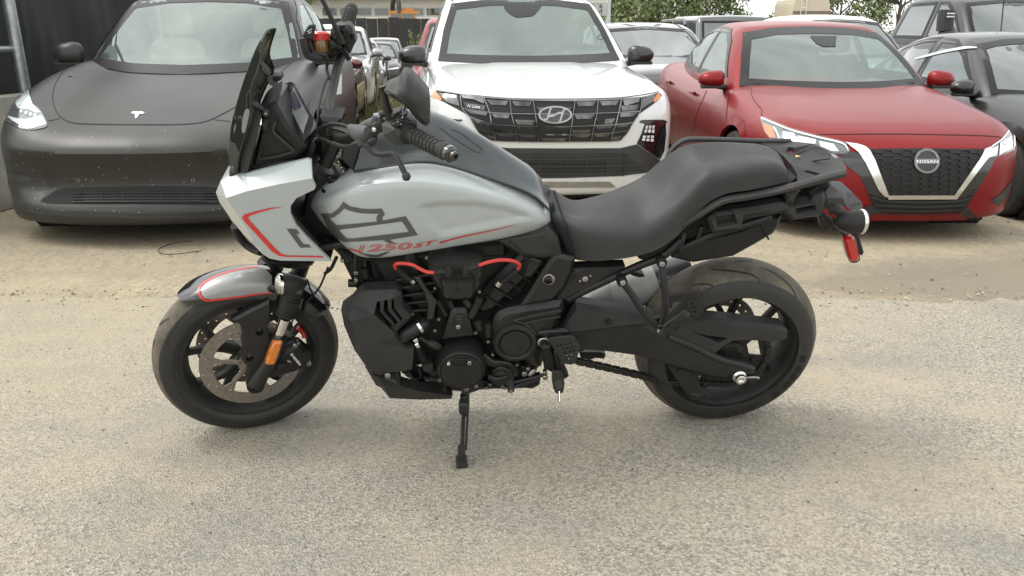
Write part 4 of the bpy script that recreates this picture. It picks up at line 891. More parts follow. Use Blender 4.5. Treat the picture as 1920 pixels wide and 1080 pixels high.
jp=bgcar('parked_car','boxy grey off-road vehicle with upright windshield behind the red sedan roof',(4.55,15.0),.05,suv(H=1.86,W=.92,top=[(1.62,1.2),(1.80,1.5),(1.98,1.78),(2.10,1.83),(2.6,1.85),(3.6,1.85),(4.1,1.83),(4.2,1.6),(4.3,1.2)],cbow=.05,rcrown=.015,cside=[(1.0,.80),(1.3,.77),(1.6,.74),(1.85,.71)],cplan=[(1,0),(4.2,0)],cc=(2.2,3.8,1.5),bow=[(0,0),(.5,.02),(.8,.06),(.95,.15),(1,.25),(1.1,.6)],
  wsp=[(-.66,1.28),(.66,1.28),(.63,1.72),(-.63,1.72)],wins=[[(1.95,1.25),(2.6,1.25),(2.6,1.72),(2.08,1.72)],[(2.7,1.25),(3.35,1.25),(3.35,1.72),(2.7,1.72)],[(3.45,1.27),(3.95,1.27),(3.95,1.72),(3.45,1.72)]]),'greyp',GR,**sv)
pk=bgcar('pickup_truck','black pickup truck with tall tow mirrors and a decal on its front fender',(7.15,9.6),.05,suv(W=1.02,L=5.9,H=1.93,axles=(1.05,4.7),wr=.40,core=.9,z0=.3,hood=[(-.2,1.1),(0,1.17),(.3,1.22),(.8,1.26),(1.4,1.28),(2,1.29),(3.8,1.29),(4.4,1.33),(5.9,1.33)],front=[(.2,.12),(.4,.03),(.6,0),(1.0,.0),(1.15,.05),(1.3,.4)],
  top=[(1.45,1.22),(1.75,1.43),(2.05,1.64),(2.3,1.80),(2.5,1.87),(3.0,1.92),(3.6,1.91),(3.95,1.85),(4.1,1.6),(4.25,1.22)],cbow=.26,yr=2.5,cside=[(1.0,.92),(1.25,.90),(1.5,.83),(1.9,.70)],cplan=[(1,-.02),(2,0),(4.2,-.02)],zb=1.15,cc=(2.4,3.7,1.55),rcrown=.025,
  wsp=[(-.80,1.30),(0,1.28),(.80,1.30),(.74,1.55),(.66,1.77),(0,1.83),(-.66,1.77),(-.74,1.55)],wins=[[(1.98,1.32),(2.85,1.32),(2.85,1.79),(2.65,1.78),(2.35,1.62)],[(2.98,1.32),(3.80,1.32),(3.70,1.78),(2.98,1.79)]],mir=(1.16,1.85,1.36,.13,.11)),'blackp',GR,z=((1.05,.90,.55),))
for sd in(-1,1):
    b=MB().bar([pk.w(sd*1.20,1.84,1.42),pk.w(sd*1.21,1.85,1.56),pk.w(sd*1.20,1.86,1.68)],.20,.14,(0,1,0),.25,sm=False); m_=obj('tow_mirror',b,'trim',pk.t)
    for k in range(2): b=MB().box(pk.w(sd*1.20,1.755,1.60+k*.04),(.10,.012,.016)); obj('marker_lamp',b,'white',m_)
b=MB(); V,Fc=textmesh('Z71',shear=.25,bold=.03); wd_=V[:,0].max(); b2=MB()
def fend(u,v): h=pk.cast(pk.TB,(-3,1.05+u,1.10+v),(1,0,0)); return (h[0]+h[1]*(.008 if h[1].dot(Vector((-1,0,0)))>0 else -.008)) if h[0] else pk.w(-1.03,1.05+u,1.1+v)
b2.add([fend(u,v) for u,v in((-.02,-.02),(.46,-.02),(.46,.10),(-.02,.10))],[[0,1,2,3]]); db=obj('fender_decal',b2,'redp',pk.t)
b.add([fend(.44-p[0]/wd_*.42 if 0 else p[0]/wd_*.42,p[1]/.72*.08)+Vector((-.006,0,0)) for p in V],Fc); obj('decal_lettering',b,'white',db,sharp=None)
b=MB().tube([pk.w(-.72,1.35,1.28),pk.w(-.72,1.45,1.95)],.008,6); obj('aerial',b,'trim',pk.t)

# ================================================================== FENCE, BARRIERS, BUILDING, MACHINE, TREES
conc=mat('weathered concrete',(.33,.32,.28),.85,0,0,.18,6,.5,120,dust=.35,dcol=(.42,.38,.30)); M['conc']=conc
M['galv']=mat('galvanised steel',(.40,.42,.43),.42,.75,0,.2,25)
M['mesh']=mat('black privacy mesh',(.012,.012,.013),.75,0,0,.2,60,.5,300)
for k in range(4):
    y0=4.25+k*2.6; b=MB(); pr=[(-.30,0),(.30,0),(.30,.10),(.20,.28),(.12,.80),(-.12,.80),(-.20,.28),(-.30,.10)]
    V=[(-4.14+x,y,z+gz(y)) for y in(y0,y0+2.56) for x,z in pr]; b.add(V,[[i,(i+1)%8,(i+1)%8+8,i+8] for i in range(8)]+[list(range(8))[::-1],list(range(8,16))])
    nm=['first pale concrete barrier block at the left edge, nearest the camera','second pale concrete barrier block from the left edge, beside the matte charcoal car']
    obj('concrete_barrier',b,'conc',loc=Vector((-4.14,y0+1.28,gz(y0))),sharp=30,cat='barrier',label=nm[k] if k<2 else 'pale concrete barrier block under the black mesh fence, %s from the camera'%(['','','third','fourth','fifth','sixth','seventh','eighth','ninth'][k]),group='concrete barrier blocks under the fence')
fn=thing('mesh_fence','black mesh screen fence on galvanised posts above the concrete barrier','fence',Matrix.Translation((-4.4,7.3,0)))
b=MB(); n1,n2=120,10
for j in range(n2):
    for i in range(n1):
        y=5.0+8.5*i/(n1-1); b.v.append((-4.46+.02*math.sin(y*5.3+j)+.012*rng.normal(),y,gz(y)+.15+2.6*j/(n2-1)))
b.f=[[j*n1+i,j*n1+i+1,(j+1)*n1+i+1,(j+1)*n1+i] for j in range(n2-1) for i in range(n1-1)]; b.mi=[0]*len(b.f); obj('mesh_screen',b,'mesh',fn)
for k in range(3):
    y=7.25+3*k+(0 if k else .0); b=MB().tube([(-4.30,y,gz(y)),(-4.30,y,gz(y)+2.8)],.052 if k==0 else .035,16,sm=False); obj('post',b,'galv',fn)
b=MB().tube([(-4.34,5.0,1.13),(-4.32,7.25,1.10)],.028,12,sm=False); obj('rail',b,'galv',fn)
b=MB().tube([(-4.36,5,gz(5)+2.75),(-4.36,13.5,gz(13.5)+2.75)],.025,10,sm=False); obj('rail',b,'galv',fn)
b=MB().tube([(-4.28,7.3,1.9),(-4.30,7.3,1.93)],.06,12,sm=False)
# far dark fence of boards
ff=thing('board_fence','dark board fence across the far end of the lot','fence',Matrix.Translation((0,48,-1.2)))
M['darkwood']=mat('dark fence board',(.028,.027,.026),.8,0,0,.3,3)
for k in range(60):
    x=-21+k*.62; b=MB().box((x,48+.02*rng.normal(),.22+.02*rng.normal()),(.60,.05,2.85)); obj('board',b,'darkwood',ff)
bd=thing('warehouse','long white painted block building with a dark roof and a row of small windows','building',Matrix.Translation((-8,66,-1.2)))
M['wallw']=mat('flaking white wall',(.78,.78,.75),.8,0,0,.06,1.5,.4,30,dust=.12,dcol=(.42,.40,.36))
b=MB().box((-8,70,1.0),(36,8,4.4)); obj('wall',b,'wallw',bd)
b=MB().box((-8,69.6,3.95),(37.5,9.6,1.5)); obj('roof',b,mat('dark brown roof edge',(.05,.046,.042),.7,0,0,.1,2),bd)
M['winf']=mat('window frame',(.5,.5,.47),.5)
for k in range(8):
    x=-14.2+k*1.35; b=MB().box((x,65.97,2.25),(1.2,.08,.62)); w_=obj('window',b,'winf',bd)
    b=MB().box((x,65.92,2.25),(1.05,.03,.48)); obj('pane',b,'darkglass',w_)
# orange excavator cab over the fence
ex=thing('excavator','orange excavator cab and dark boom showing above the far dark fence','excavator',Matrix.Translation((-7.0,55,-1.2)))
M['exo']=mat('orange machine paint',(.55,.22,.03),.45,0,.3,.1,4)
def bx(p,name,c,sz,m,rot=None): b=MB().box(c,sz,rot); return obj(name,b,m,p)
bx(ex,'cab',(-7.0,55,1.35),(1.55,1.5,1.25),'darkglass'); bx(ex,'roof',(-7.0,55,2.06),(1.8,1.75,.18),'exo'); bx(ex,'roof_lamp_bar',(-6.9,55,2.22),(.9,.5,.16),'exo')
for sx in(-.8,0,.8): bx(ex,'cab_pillar',(-7.0+sx*.96,54.22,1.35),(.08,.08,1.3),'exo')
bx(ex,'engine_hood',(-7.2,56.6,.9),(2.2,1.9,1.2),'exo'); b=MB().bar([(-7.9,55.6,1.0),(-7.75,55.2,2.6),(-7.35,54.6,2.9),(-7.2,54.2,2.0)],.28,.26,(0,1,0),.2); obj('boom',b,'trim',ex); bx(ex,'track',(-7.9,55.5,-.8),(.6,3.4,.8),'trim'); bx(ex,'track',(-6.1,55.5,-.8),(.6,3.4,.8),'trim')
# beige trailer with a ladder
rv=thing('camper_trailer','beige camper trailer with a white rear ladder beyond the grey off-road vehicle','trailer',Matrix.Translation((15.6,42,-1.1)))
M['beige']=mat('beige trailer skin',(.50,.44,.34),.5,0,.2,.06,2); 
b=MB(); pr=[(-1.25,-.25),(1.25,-.25),(1.25,1.9),(1.12,2.12),(-1.12,2.12),(-1.25,1.9)]
b.add([(10.4+x,y,z) for y in(28.2,34) for x,z in pr],[[i,(i+1)%6,(i+1)%6+6,i+6] for i in range(6)]+[list(range(6))[::-1],list(range(6,12))]); obj('shell',b,'beige',rv)
bx(rv,'stripe',(10.4,28.19,1.62),(2.5,.02,.12),mat('brown stripe',(.16,.12,.09),.5)); bx(rv,'stripe',(10.4,28.19,1.35),(2.5,.02,.06),'winf'); bx(rv,'rear_window',(10.5,28.18,1.0),(1.2,.04,.5),'darkglass')
for dx in(-.18,.18): b=MB().tube([(9.85+dx,28.08,0),(9.85+dx,28.08,2.6),(9.85+dx,28.5,2.65)],.022,8,sm=False); obj('ladder_rail',b,'white',rv)
for k in range(8): b=MB().tube([(9.67,28.08,.2+k*.32),(10.03,28.08,.2+k*.32)],.016,6); obj('ladder_rung',b,'white',rv)
for sx in(-1,1): b=MB().lathe((10.4+sx*1.15,31,-.4),(1,0,0),[(.02,-.1),(.36,-.1),(.36,.1),(.02,.1)],16); obj('wheel',b,'tyrec',rv)
RVM=Matrix.Translation((14.7,42,-1.1))@Matrix.Diagonal((.72,.5,1.25,1))@Matrix.Translation((-10.4,-29,.75))
for o_ in rv.children: 
    if o_.data.users==1: o_.data.transform(MWD[rv.name].inverted()@RVM@MWD[rv.name])

# white van by the building
c=Car('delivery_van','white van with a boxy roof far behind the maroon car','van',(-9.0,40),.05,suv(W=.98,L=5.4,H=2.45,top=[(.9,1.05),(1.3,1.5),(1.75,2.1),(1.95,2.35),(2.3,2.43),(4.8,2.45),(5.1,2.4),(5.3,1.8),(5.4,1.05)],cside=[(1,.9),(1.5,.88),(2.4,.84)],cplan=[(.9,-.02),(5.3,0)],cbow=.15,zb=1.0,cc=(2.0,4.6,1.7),rcrown=.02,wsp=[(-.78,1.15),(.78,1.15),(.74,1.95),(-.74,1.95)],wins=[[(1.45,1.2),(2.3,1.2),(2.3,1.9),(1.8,1.9)]]),'whitep',res=.08,detail=False); simple_front(c,(.86,.74,.42))
# utility pole and sign frame
up=thing('utility_pole','pale utility pole with a bracket and boxes beyond the white suv roof','pole',Matrix.Translation((3.7,33,-.85)))
b=MB().tube([(3.75,33,-.9),(3.75,33,6)],.10,12,sm=False); obj('post',b,mat('pale blue grey pole',(.42,.48,.50),.5),up); bx(up,'cross_arm',(3.35,33,2.15),(1.0,.12,.12),'winf')
for k in range(3): bx(up,'transformer_box',(3.0+k*.3,33,1.85),(.18,.2,.45),'galv')
# trees
LM=[mat('leaf green dark',(.085,.115,.045),.6,0,0,.35,.8),mat('leaf green',(.13,.17,.06),.6,0,0,.35,.8),mat('leaf green light',(.20,.235,.09),.6,0,0,.3,.8)]
M['bark']=mat('bark',(.10,.085,.065),.9,0,0,.3,10,.6,60)
def crown(seed,h,r,n,ls):
    q=np.random.default_rng(seed); b=MB(); cl=[]
    for k in range(26):
        a=q.uniform(0,6.28); t=q.random(); rr=r*math.sqrt(q.random())*(1-.55*abs(t-.4)); cl.append((math.cos(a)*rr,math.sin(a)*rr,h*(.28+.72*t),r*q.uniform(.22,.42)))
    for k in range(n):
        c=cl[int(q.integers(0,len(cl)))]; d=q.normal(size=3); d/=np.linalg.norm(d); p=np.array(c[:3])+d*c[3]*q.random()**.4*np.array([1,1,.8])
        u=q.normal(size=3); u/=np.linalg.norm(u); v=np.cross(u,d+q.normal(size=3)*.6); v/=np.linalg.norm(v)+1e-9; s_=ls*q.uniform(.6,1.4)
        b.m=int(np.clip(round(q.normal(1,.7)),0,2)); b.add([p-u*s_,p+v*s_*.5,p+u*s_,p-v*s_*.5],[[0,1,2,3]])
    return b
def trunk(seed,h,r):
    q=np.random.default_rng(seed+50); b=MB(); b.tube([(0,0,-.3),(.1,.05,h*.3),(.0,.1,h*.6),(.15,.0,h*.9)],[r*.055,r*.045,r*.03,r*.01],8)
    for k in range(7):
        a=q.uniform(0,6.28); z=h*q.uniform(.3,.7); e=r*q.uniform(.5,.85); b.tube([(0.05,.05,z),(math.cos(a)*e*.5,math.sin(a)*e*.5,z+h*.1),(math.cos(a)*e,math.sin(a)*e,z+h*.22)],[r*.022,r*.014,r*.005],6)
    return b
KT=[('dense dark green broadleaf tree',7.5,3.0,7500,.12),('bright green rounded tree',6.0,2.9,6000,.11),('thin pale tree with open crown',5.2,1.9,2200,.11)]
protos=[]
for i,(lb,h,r,n,ls) in enumerate(KT):
    t=thing('tree','','tree',Matrix.Identity(4),'trees along the far edge of the lot'); cr=obj('crown',crown(i,h,r,n,ls),LM,t,sharp=None,fixn=False,split=False); tr=obj('trunk',trunk(i,h,r),'bark',t,split=False); protos.append((t,cr,tr))
TS=[(0,5.2,44,1.0,'dense dark green tree nearest the pale utility pole'),(1,8.0,46,.95,'bright green rounded tree right of the utility pole'),(1,10.4,48,1.1,'bright green tree left of the grey off-road vehicle roof'),(2,13.0,50,.75,'thin pale tree with an open crown against the sky, over the grey off-road vehicle'),(2,16.2,52,.62,'low thin tree in the gap of pale sky, behind the beige trailer'),(1,19.5,50,.8,'bright green tree just right of the beige trailer'),(1,23.0,50,1.0,'bright green tree over the rounded white roof'),(0,26.5,51,.95,'dense dark tree left of the black pickup cab'),(1,30.5,52,1.0,'bright green tree behind the black pickup cab'),(0,35,53,1.1,'dense dark tree behind the black pickup hood'),(0,-15.6,61,.8,'dark tree at the left end of the white building'),(1,-13.4,47,.42,'small bright green shrub tree in front of the white building')]
used=set()
for k,x,y,s_,lb in TS:
    t,cr,tr=protos[k]
    if k in used:
        t2=t.copy(); COL.objects.link(t2)
        for c_ in(cr,tr): d=c_.copy(); COL.objects.link(d); d.parent=t2
        t=t2
    used.add(k); t.location=(x,y,-1.25); t.rotation_euler=(0,0,x*1.7); t.scale=(s_,s_,s_); t['label']=lb
# weeds and grass in the aisle
GM=[mat('dry grass',(.22,.17,.08),.8),mat('green weed',(.10,.13,.04),.7),mat('olive weed',(.15,.15,.055),.7)]
def blades(name,n,fx,h0,h1,seed,w=.006):
    q=np.random.default_rng(seed); b=MB()
    for k in range(n):
        x,y=fx(q); z=gz(y)-.02; h=q.uniform(h0,h1); a=q.uniform(0,6.28); dx,dy=math.cos(a),math.sin(a); l=h*q.uniform(.1,.5); b.m=int(q.integers(0,3))
        b.add([(x-dy*w,y+dx*w,z),(x+dy*w,y-dx*w,z),(x+dx*l*.4+dy*w*.7,y+dy*l*.4-dx*w*.7,z+h*.6),(x+dx*l,y+dy*l,z+h)],[[0,1,2],[0,2,3]])
    return obj(name,b,GM,kind='stuff',sharp=None,fixn=False)
def aisle(q):
    y=8.5+30*q.random()**1.6; c=-1.55-.075*(y-9); w_=.45+.03*(y-9); m=q.normal(0,w_*.6); return c+m,y
blades('weed_patch',9000,aisle,.03,.16,21,.007)
blades('grass_edge',2600,lambda q:((-2.05-.12*(lambda y:y-10)(0) if 0 else 0)+(-2.0+q.normal(0,.14)),9.5+q.random()*3) if q.random()<.3 else ((lambda y:(-2.35-.105*(y-12)+q.normal(0,.25),y))(12+q.random()*22)),.05,.35,22,.008)
def tallweed(x,y,h,seed,lb):
    q=np.random.default_rng(seed); t=thing('tall_weed',lb,'plant',Matrix.Translation((x,y,gz(y))),'tall weeds by the far fence')
    b=MB(); f=MB()
    for k in range(9):
        a=q.uniform(0,6.28); l=h*q.uniform(.05,.3); hh=h*q.uniform(.6,1); p0=Vector((x+q.normal(0,.1),y+q.normal(0,.1),gz(y))); p1=p0+Vector((math.cos(a)*l,math.sin(a)*l,hh)); b.tube([p0,p0.lerp(p1,.5)+Vector((0,0,.05)),p1],.012,5)
        for j in range(60):
            tt=q.uniform(.15,1); c_=p0.lerp(p1,tt); u=Vector(q.normal(size=3)).normalized(); v=u.cross(Vector(q.normal(size=3))).normalized(); s_=.12*(1.2-tt*.6); c_=c_+u*s_; f.m=int(q.integers(0,3)); f.add([c_-u*s_,c_+v*s_*.35,c_+u*s_,c_-v*s_*.35],[[0,1,2,3]])
    obj('stem',b,GM[1],t,split=False); obj('foliage',f,[LM[2],GM[1],GM[2]],t,sharp=None,fixn=False)
for i,(x,y,h,lb) in enumerate([(-4.9,44,2.3,'tall pale green weed in front of the far dark fence, left of its neighbour'),(-4.2,42,1.9,'tall green weed with feathery tops at the end of the aisle'),(-3.6,39,1.4,'lower bushy weed beside the red suv, at the end of the aisle')]): tallweed(x,y,h,70+i,lb)
# ================================================================== MOTORCYCLE
LEAN=R_(12.5)
BF=Frame((.711,2.495,.294),.07,LEAN)
FF=Frame((-.861,2.422,.2815),.40,LEAN)
def mwof(fr,o):
    m=Matrix.Identity(4); x=-fr.s; y=-fr.n
    for i in range(3): m[i][0]=x[i]; m[i][1]=y[i]; m[i][2]=fr.u[i]; m[i][3]=o[i]
    return m
bike=thing('motorcycle','grey and black sport touring motorcycle with red pinstripes leaning on its side stand','motorcycle',mwof(BF,(-.08,2.46,0)))
def part(name,mb,m,parent=bike,label=None,**k): return obj(name,mb,m,parent,label,**k)
P=BF.P
def pts(fr,l): return [fr.P(*p) for p in l]
def bolt(mb,fr,x,y,w,r=4,h=.006,hexa=True):
    """socket head bolt at a picture position; r in pixels"""
    q=fr.P(x,y,w); rr=r/FPX*(q-CAM).dot(FW)
    mb.lathe(q-fr.n*.012,fr.n,[(rr,0),(rr,.012+h*.8),(rr*.85,.012+h),(rr*.5,.012+h),(rr*.42,.012+h*.3)],12)
def disc(mb,fr,x,y,w,r,prof,n=36):
    q=fr.P(x,y,w); k=1/FPX*(q-CAM).dot(FW)
    mb.lathe(q,fr.n,[(a*r*k,h) for a,h in prof],n)
# ---- wheels
def wheel(fr,R,wd,front):
    nm='front_wheel' if front else 'rear_wheel'; rim=R-.083 if front else R-.086
    W=lambda r,a,o: fr.o+fr.s*(r*math.cos(a))+fr.u*(r*math.sin(a))+fr.n*o
    b=MB(); hw=wd*.36
    b.lathe(fr.o,fr.n,[(rim+.012,hw+.004),(rim+.010,hw+.008),(rim-.004,hw+.006),(rim-.012,hw-.004),(rim-.020,hw*.45),(rim-.024,0),(rim-.020,-hw*.45),(rim-.012,-hw+.004),(rim-.004,-hw-.006),(rim+.010,-hw-.008),(rim+.012,-hw-.004)],80,False)
    b.lathe(fr.o,fr.n,[(.03,-.06),(.045,-.055),(.045,-.03),(.032,-.02),(.032,.02),(.045,.03),(.045,.055),(.03,.06)],28)
    root=part(nm,b,'gloss'if 0 else 'plastic')
    n=5; a0=R_(28 if front else 12); sp=[]
    for i in range(n):
        s_=MB(); a=a0+2*math.pi*i/n
        for sg in(-1,1):
            P0=[W(.036,a+sg*.25,0),W(.085,a+sg*.10,.004),W(.13,a+sg*.16,.006),W(rim-.02,a+sg*(.30 if front else .27),0)]
            s_.bar(P0,.020,.030,fr.n,.2)
        part('spoke',s_,'plastic',root)
    t=MB(); pr=[]
    # carcass: sidewall then round crown
    cr=wd/2; K=15
    for k in range(K+1):
        ph=-math.pi/2+math.pi*k/K; r=(R-cr*.92)+cr*.92*max(0,math.cos(ph))**.8; pr.append((r,cr*math.sin(ph)))
    pr=[(rim+.006,-hw-.005),(rim+.014,-hw-.012),(rim+.03,-cr*.97)]+pr+[(rim+.03,cr*.97),(rim+.014,hw+.012),(rim+.006,hw+.005)]
    t.lathe(fr.o,fr.n,pr,120,False); nn=120
    for i in range(len(t.f)):
        k=i//nn; t.mi[i]=1 if 6<=k<=len(pr)-8 else 0
    ty=part('tyre',t,['rubber','tread'],root,sharp=50)
    return root,ty,W
rear,rtyre,WR=wheel(BF,.303,.18,False); front,ftyre,WF=wheel(FF,.291,.12,True)
TR=bvh(rtyre); TF=bvh(ftyre)
g=MB()
for l in [cG(310,285,262,340,220,400,190,455,170,505),cG(195,325,160,345,130,370),cG(105,460,86,520,82,600,92,660,112,705),cG(1160,235,1190,255,1205,275),cG(1090,170,1130,200,1160,240)]:
    decal(g,TF,ribbon(l,[1,2.6,3,2.6,1.2][:len(l)],10),.0012,5)
part('tread_groove',g,'void',ftyre)
g=MB()
for l in [cF(1180,145,1290,152,1400,168,1455,190,1480,225),cF(1320,100,1345,90,1390,88,1430,90),cF(1480,130,1560,165,1640,225,1675,270,1695,318),cF(1075,240,1130,230,1180,235,1205,250),cF(1075,160,1120,125,1170,105)]:
    decal(g,TR,ribbon(l,[1.2,2.8,3.2,2.8,1.2][:len(l)],10),.0012,5)
part('tread_groove',g,'void',rtyre)
# sidewall lettering and blocks on the rear tyre
g=MB()
def arc_text(mb,W,txt,r,a0,da,h,o):
    V,Fc=textmesh(txt,sp=1.1,bold=.012); k=da/V[:,0].max()
    mb.add([W(r+h*p[1]/.72,a0+k*p[0],o) for p in V],Fc)
arc_text(g,WR,'180/55 ZR 17',.236,R_(180+60),R_(28),.013,.0905)
part('tyre_lettering',g,'void',rtyre); g=MB()
for i,a in enumerate((-2,-12,-20,-28,-40)):
    g.add([WR(r,R_(180-a*1.0+d),.0905) for r,d in((.235,0),(.252,0),(.252,6),(.235,6))],[[0,1,2,3]])
part('sidewall_block',g,'void',rtyre)
# brake discs, near and far, on the front; far on the rear
def ring(r0,r1,o,th,holes,fr,n=72):
    b=MB(); P_=[fr.W(0,0,0)]
    poly=[(r1*math.cos(2*math.pi*i/n),r1*math.sin(2*math.pi*i/n)) for i in range(n)]
    hol=[[(r0*math.cos(2*math.pi*i/n),r0*math.sin(2*math.pi*i/n)) for i in range(n)]]
    for (r,a,q) in holes: hol.append([(r*math.cos(a)+q*math.cos(2*math.pi*i/8),r*math.sin(a)+q*math.sin(2*math.pi*i/8)) for i in range(8)])
    p,f,_=fill(poly,hol); f=[x if area2(p[x])<0 else x[::-1] for x in f]
    b.shell([fr.W(a,c,o) for a,c in p],f,[fr.W(a,c,o-th) for a,c in p]); return b
hl=[(.148 if i%2 else .132,2*math.pi*i/44,.0028) for i in range(44)]
for o in(.062,-.058):
    b=ring(.118,.158,o,.005,hl,FF)
    d=part('brake_disc',b,'disc',front)
    c=MB()
    for i in range(6):
        a=2*math.pi*i/6+.2; ww=FF
        Wd=lambda r,t: WF(r,t,o+.0005)
        c.bar([Wd(.03,a),Wd(.07,a+.06),Wd(.095,a+.0)],.016,.005,FF.n); c.bar([Wd(.095,a-.05),Wd(.121,a-.13)],.010,.005,FF.n,sm=False); c.bar([Wd(.095,a+.05),Wd(.121,a+.13)],.010,.005,FF.n,sm=False)
        c.lathe(Wd(.112,a),FF.n,[(.011,-.004),(.011,.004),(.008,.005),(.006,.003)],12)
    c.lathe(FF.W(0,0,o),FF.n,[(.04,-.004),(.04,.003)],24); 
    part('disc_carrier',c,'disc',front)
b=ring(.09,.13,-.075,.005,[(.11,2*math.pi*i/20,.004) for i in range(20)],BF); part('brake_disc',b,'disc',rear)
# sprocket
Z=44; pr=[]; 
poly=[]
for i in range(Z*2): r=.118 if i%2 else .126; poly.append((r,2*math.pi*i/(Z*2)))
b=MB(); pl=[(r*math.cos(a),r*math.sin(a)) for r,a in poly]
hol=[[(.055+.0,0)]]; hol=[]
for i in range(5):
    a=2*math.pi*i/5+.3; hol.append([(r*math.cos(a+d),r*math.sin(a+d)) for r,d in((.06,-.38),(.06,.38),(.102,.42),(.102,-.42))])
p,f,_=fill(pl,hol); f=[x if area2(p[x])<0 else x[::-1] for x in f]
b.shell([BF.W(x,y,.082) for x,y in p],f,[BF.W(x,y,.074) for x,y in p])
b.lathe(BF.W(0,0,0),BF.n,[(.05,.06),(.05,.088),(.036,.092),(.03,.10)],28)
for i in range(5):
    a=2*math.pi*i/5+.3+math.pi/5; b.lathe(WR(.078,a,.082),BF.n,[(.009,0),(.009,.005),(.006,.006)],10)
part('sprocket',b,'engine',rear)
# chain: links along the lower run, round the sprocket and the upper run
def chainpath():
    r=.122; low=[BF.loc(P(*q,.09))[:2] for q in cF(370,697,600,748,800,795,930,828)]
    a0=math.atan2(low[-1][1],low[-1][0]); up=[BF.loc(P(*q,.09))[:2] for q in cF(1290,545,1180,540,1100,520,1000,500)]
    L_=list(low)
    a1=math.atan2(up[0][1],up[0][0]); 
    a0=a0-2*math.pi if a0>0 else a0
    n=26
    tot=(a1-a0)
    # go round the back of the sprocket (negative s side)
    t0=a0%(2*math.pi); t1=a1%(2*math.pi); 
    if t0>math.pi: seq=np.linspace(t0,t1-0,n) if t0>t1 else np.linspace(t0,t1,n)
    else: seq=np.linspace(t0,t1,n)
    seq=np.linspace(R_(285),R_(120),n)
    return L_+[(r*math.cos(a),r*math.sin(a)) for a in seq]+up
cp=catmull(chainpath(),72); b=MB()
for i in range(71):
    p,q=cp[i],cp[i+1]; o=.084 if i%2 else .080
    for sg in(-1,1):
        cc=.078; w=cc+sg*(.0095 if i%2 else .007)
        b.bar([BF.W(*(p-(q-p)*.28),w),BF.W(*((p+q)/2),w),BF.W(*(q+(q-p)*.28),w)],.0185 if i%2 else .016,.0028,BF.n,sm=False)
    b.lathe(BF.W(*p,.078),BF.n,[(.006,-.012),(.006,.012)],7)
part('drive_chain',b,'engine2')
# axle nut
b=MB(); disc(b,BF,*cF(1355,785)[0],.135,13,[(1,-.02),(1,0),(.85,.004),(.75,.004),(.75,.018),(.62,.02),(.45,.02),(.4,.012)],20); part('axle_nut',b,'chrome')
# ---- swing arm and guards
b=MB().plate(BF,cF(300,525,420,500,600,478,780,460,830,482,930,538,1040,590,1150,640,1250,690,1350,708,1430,727,1455,770,1420,785,1330,770,1275,802,1180,790,1100,770,900,712,730,665,560,642,400,632,310,600),.135,.06,.012); 
sw=part('swingarm',b,'plastic'); 
b=MB().bar(pts(BF,[p+(.130,) for p in cF(930,540,1080,600,1230,672,1350,705,1440,735)]),.016,.02,BF.n,.25); part('arm_rib',b,'plastic2',sw)
b=MB().bar(pts(BF,[p+(.122,) for p in cF(1365,790,1440,785,1470,790)]),.008,.008,BF.n); part('chain_adjuster',b,'steel',sw)
b=MB().tin(BF,cF.w(380,338,.115, 600,375,.115, 840,412,.115, 832,440,.135, 600,408,.138, 385,378,.138, 832,462,.140, 640,480,.142, 300,525,.142, 340,450,.14),[(5,4),(4,3)],-BF.n*.04,chain=[0,1,2,3,6,7,8,9,5]); part('arm_cover',b,'plastic2',sharp=22)
b=MB(); disc(b,BF,*cF(573,460)[0],.145,6,[(1,-.01),(1,.003),(.7,.004),(.5,.001)],12); part('rubber_plug',b,'engine')
b=MB().tin(BF,cF.w(980,515,.125, 1020,455,.12, 1110,425,.11, 1330,446,.11, 1615,480,.11, 1642,507,.125, 1636,552,.128, 1592,573,.128, 1330,562,.13, 1260,600,.13, 1195,655,.13, 1130,625,.13, 940,540,.128, 1110,455,.128, 1340,478,.128, 1610,510,.13),[(0,13),(13,14),(14,15),(15,5)],-BF.n*.045,holes=[cF.w(1075,515,.126,1170,538,.126,1290,552,.126,1228,580,.126)],chain=list(range(13))); part('chain_guard',b,'plastic2',sharp=20)
b=MB().plate(BF,cF(925,715,1050,745,1150,762,1112,790,1122,845,1192,902,1172,925,1062,922,1010,850),.112,.09,.006); part('lower_chain_guard',b,'plastic')
b=MB().plate(BF,cF(1065,880,1120,892,1130,880,1140,890,1125,905,1062,895),.116,.11,.002); bolt(b,BF,*cF(990,745)[0],.113,3); bolt(b,BF,*cF(1072,770)[0],.113,3); part('guard_trim',b,'plastic2')
# ---- exhaust on the far side
p0,p1=P(*cL(330,600)[0],-.09),P(*cL(1560,215)[0],-.11); b=MB(); L_=(p1-p0).length
b.lathe(p0,p1-p0,[(.020,0),(.045,L_*.10),(.062,L_*.24),(.064,L_*.25),(.062,L_*.255),(.068,L_*.62),(.062,L_*.66)],40,False); mf=part('muffler',b,'muffler')
b=MB(); b.lathe(p0,p1-p0,[(.058,L_*.60),(.063,L_*.61),(.064,L_*.94),(.060,L_*.97),(.046,L_*.975),(.044,L_*.9)],40,False); part('muffler_tip',b,'gun',mf)
b=MB().pillow(BF,cL(840,265,920,250,1000,270,1020,300,960,310,880,290),-.02,.01,.008,-.05); part('heat_shield_slot',b,'void',mf)
b=MB().plate(BF,cF(400,640,530,640,560,655,550,680,500,675,470,685,410,680),-.02,-.06); part('exhaust_link',b,'engine')
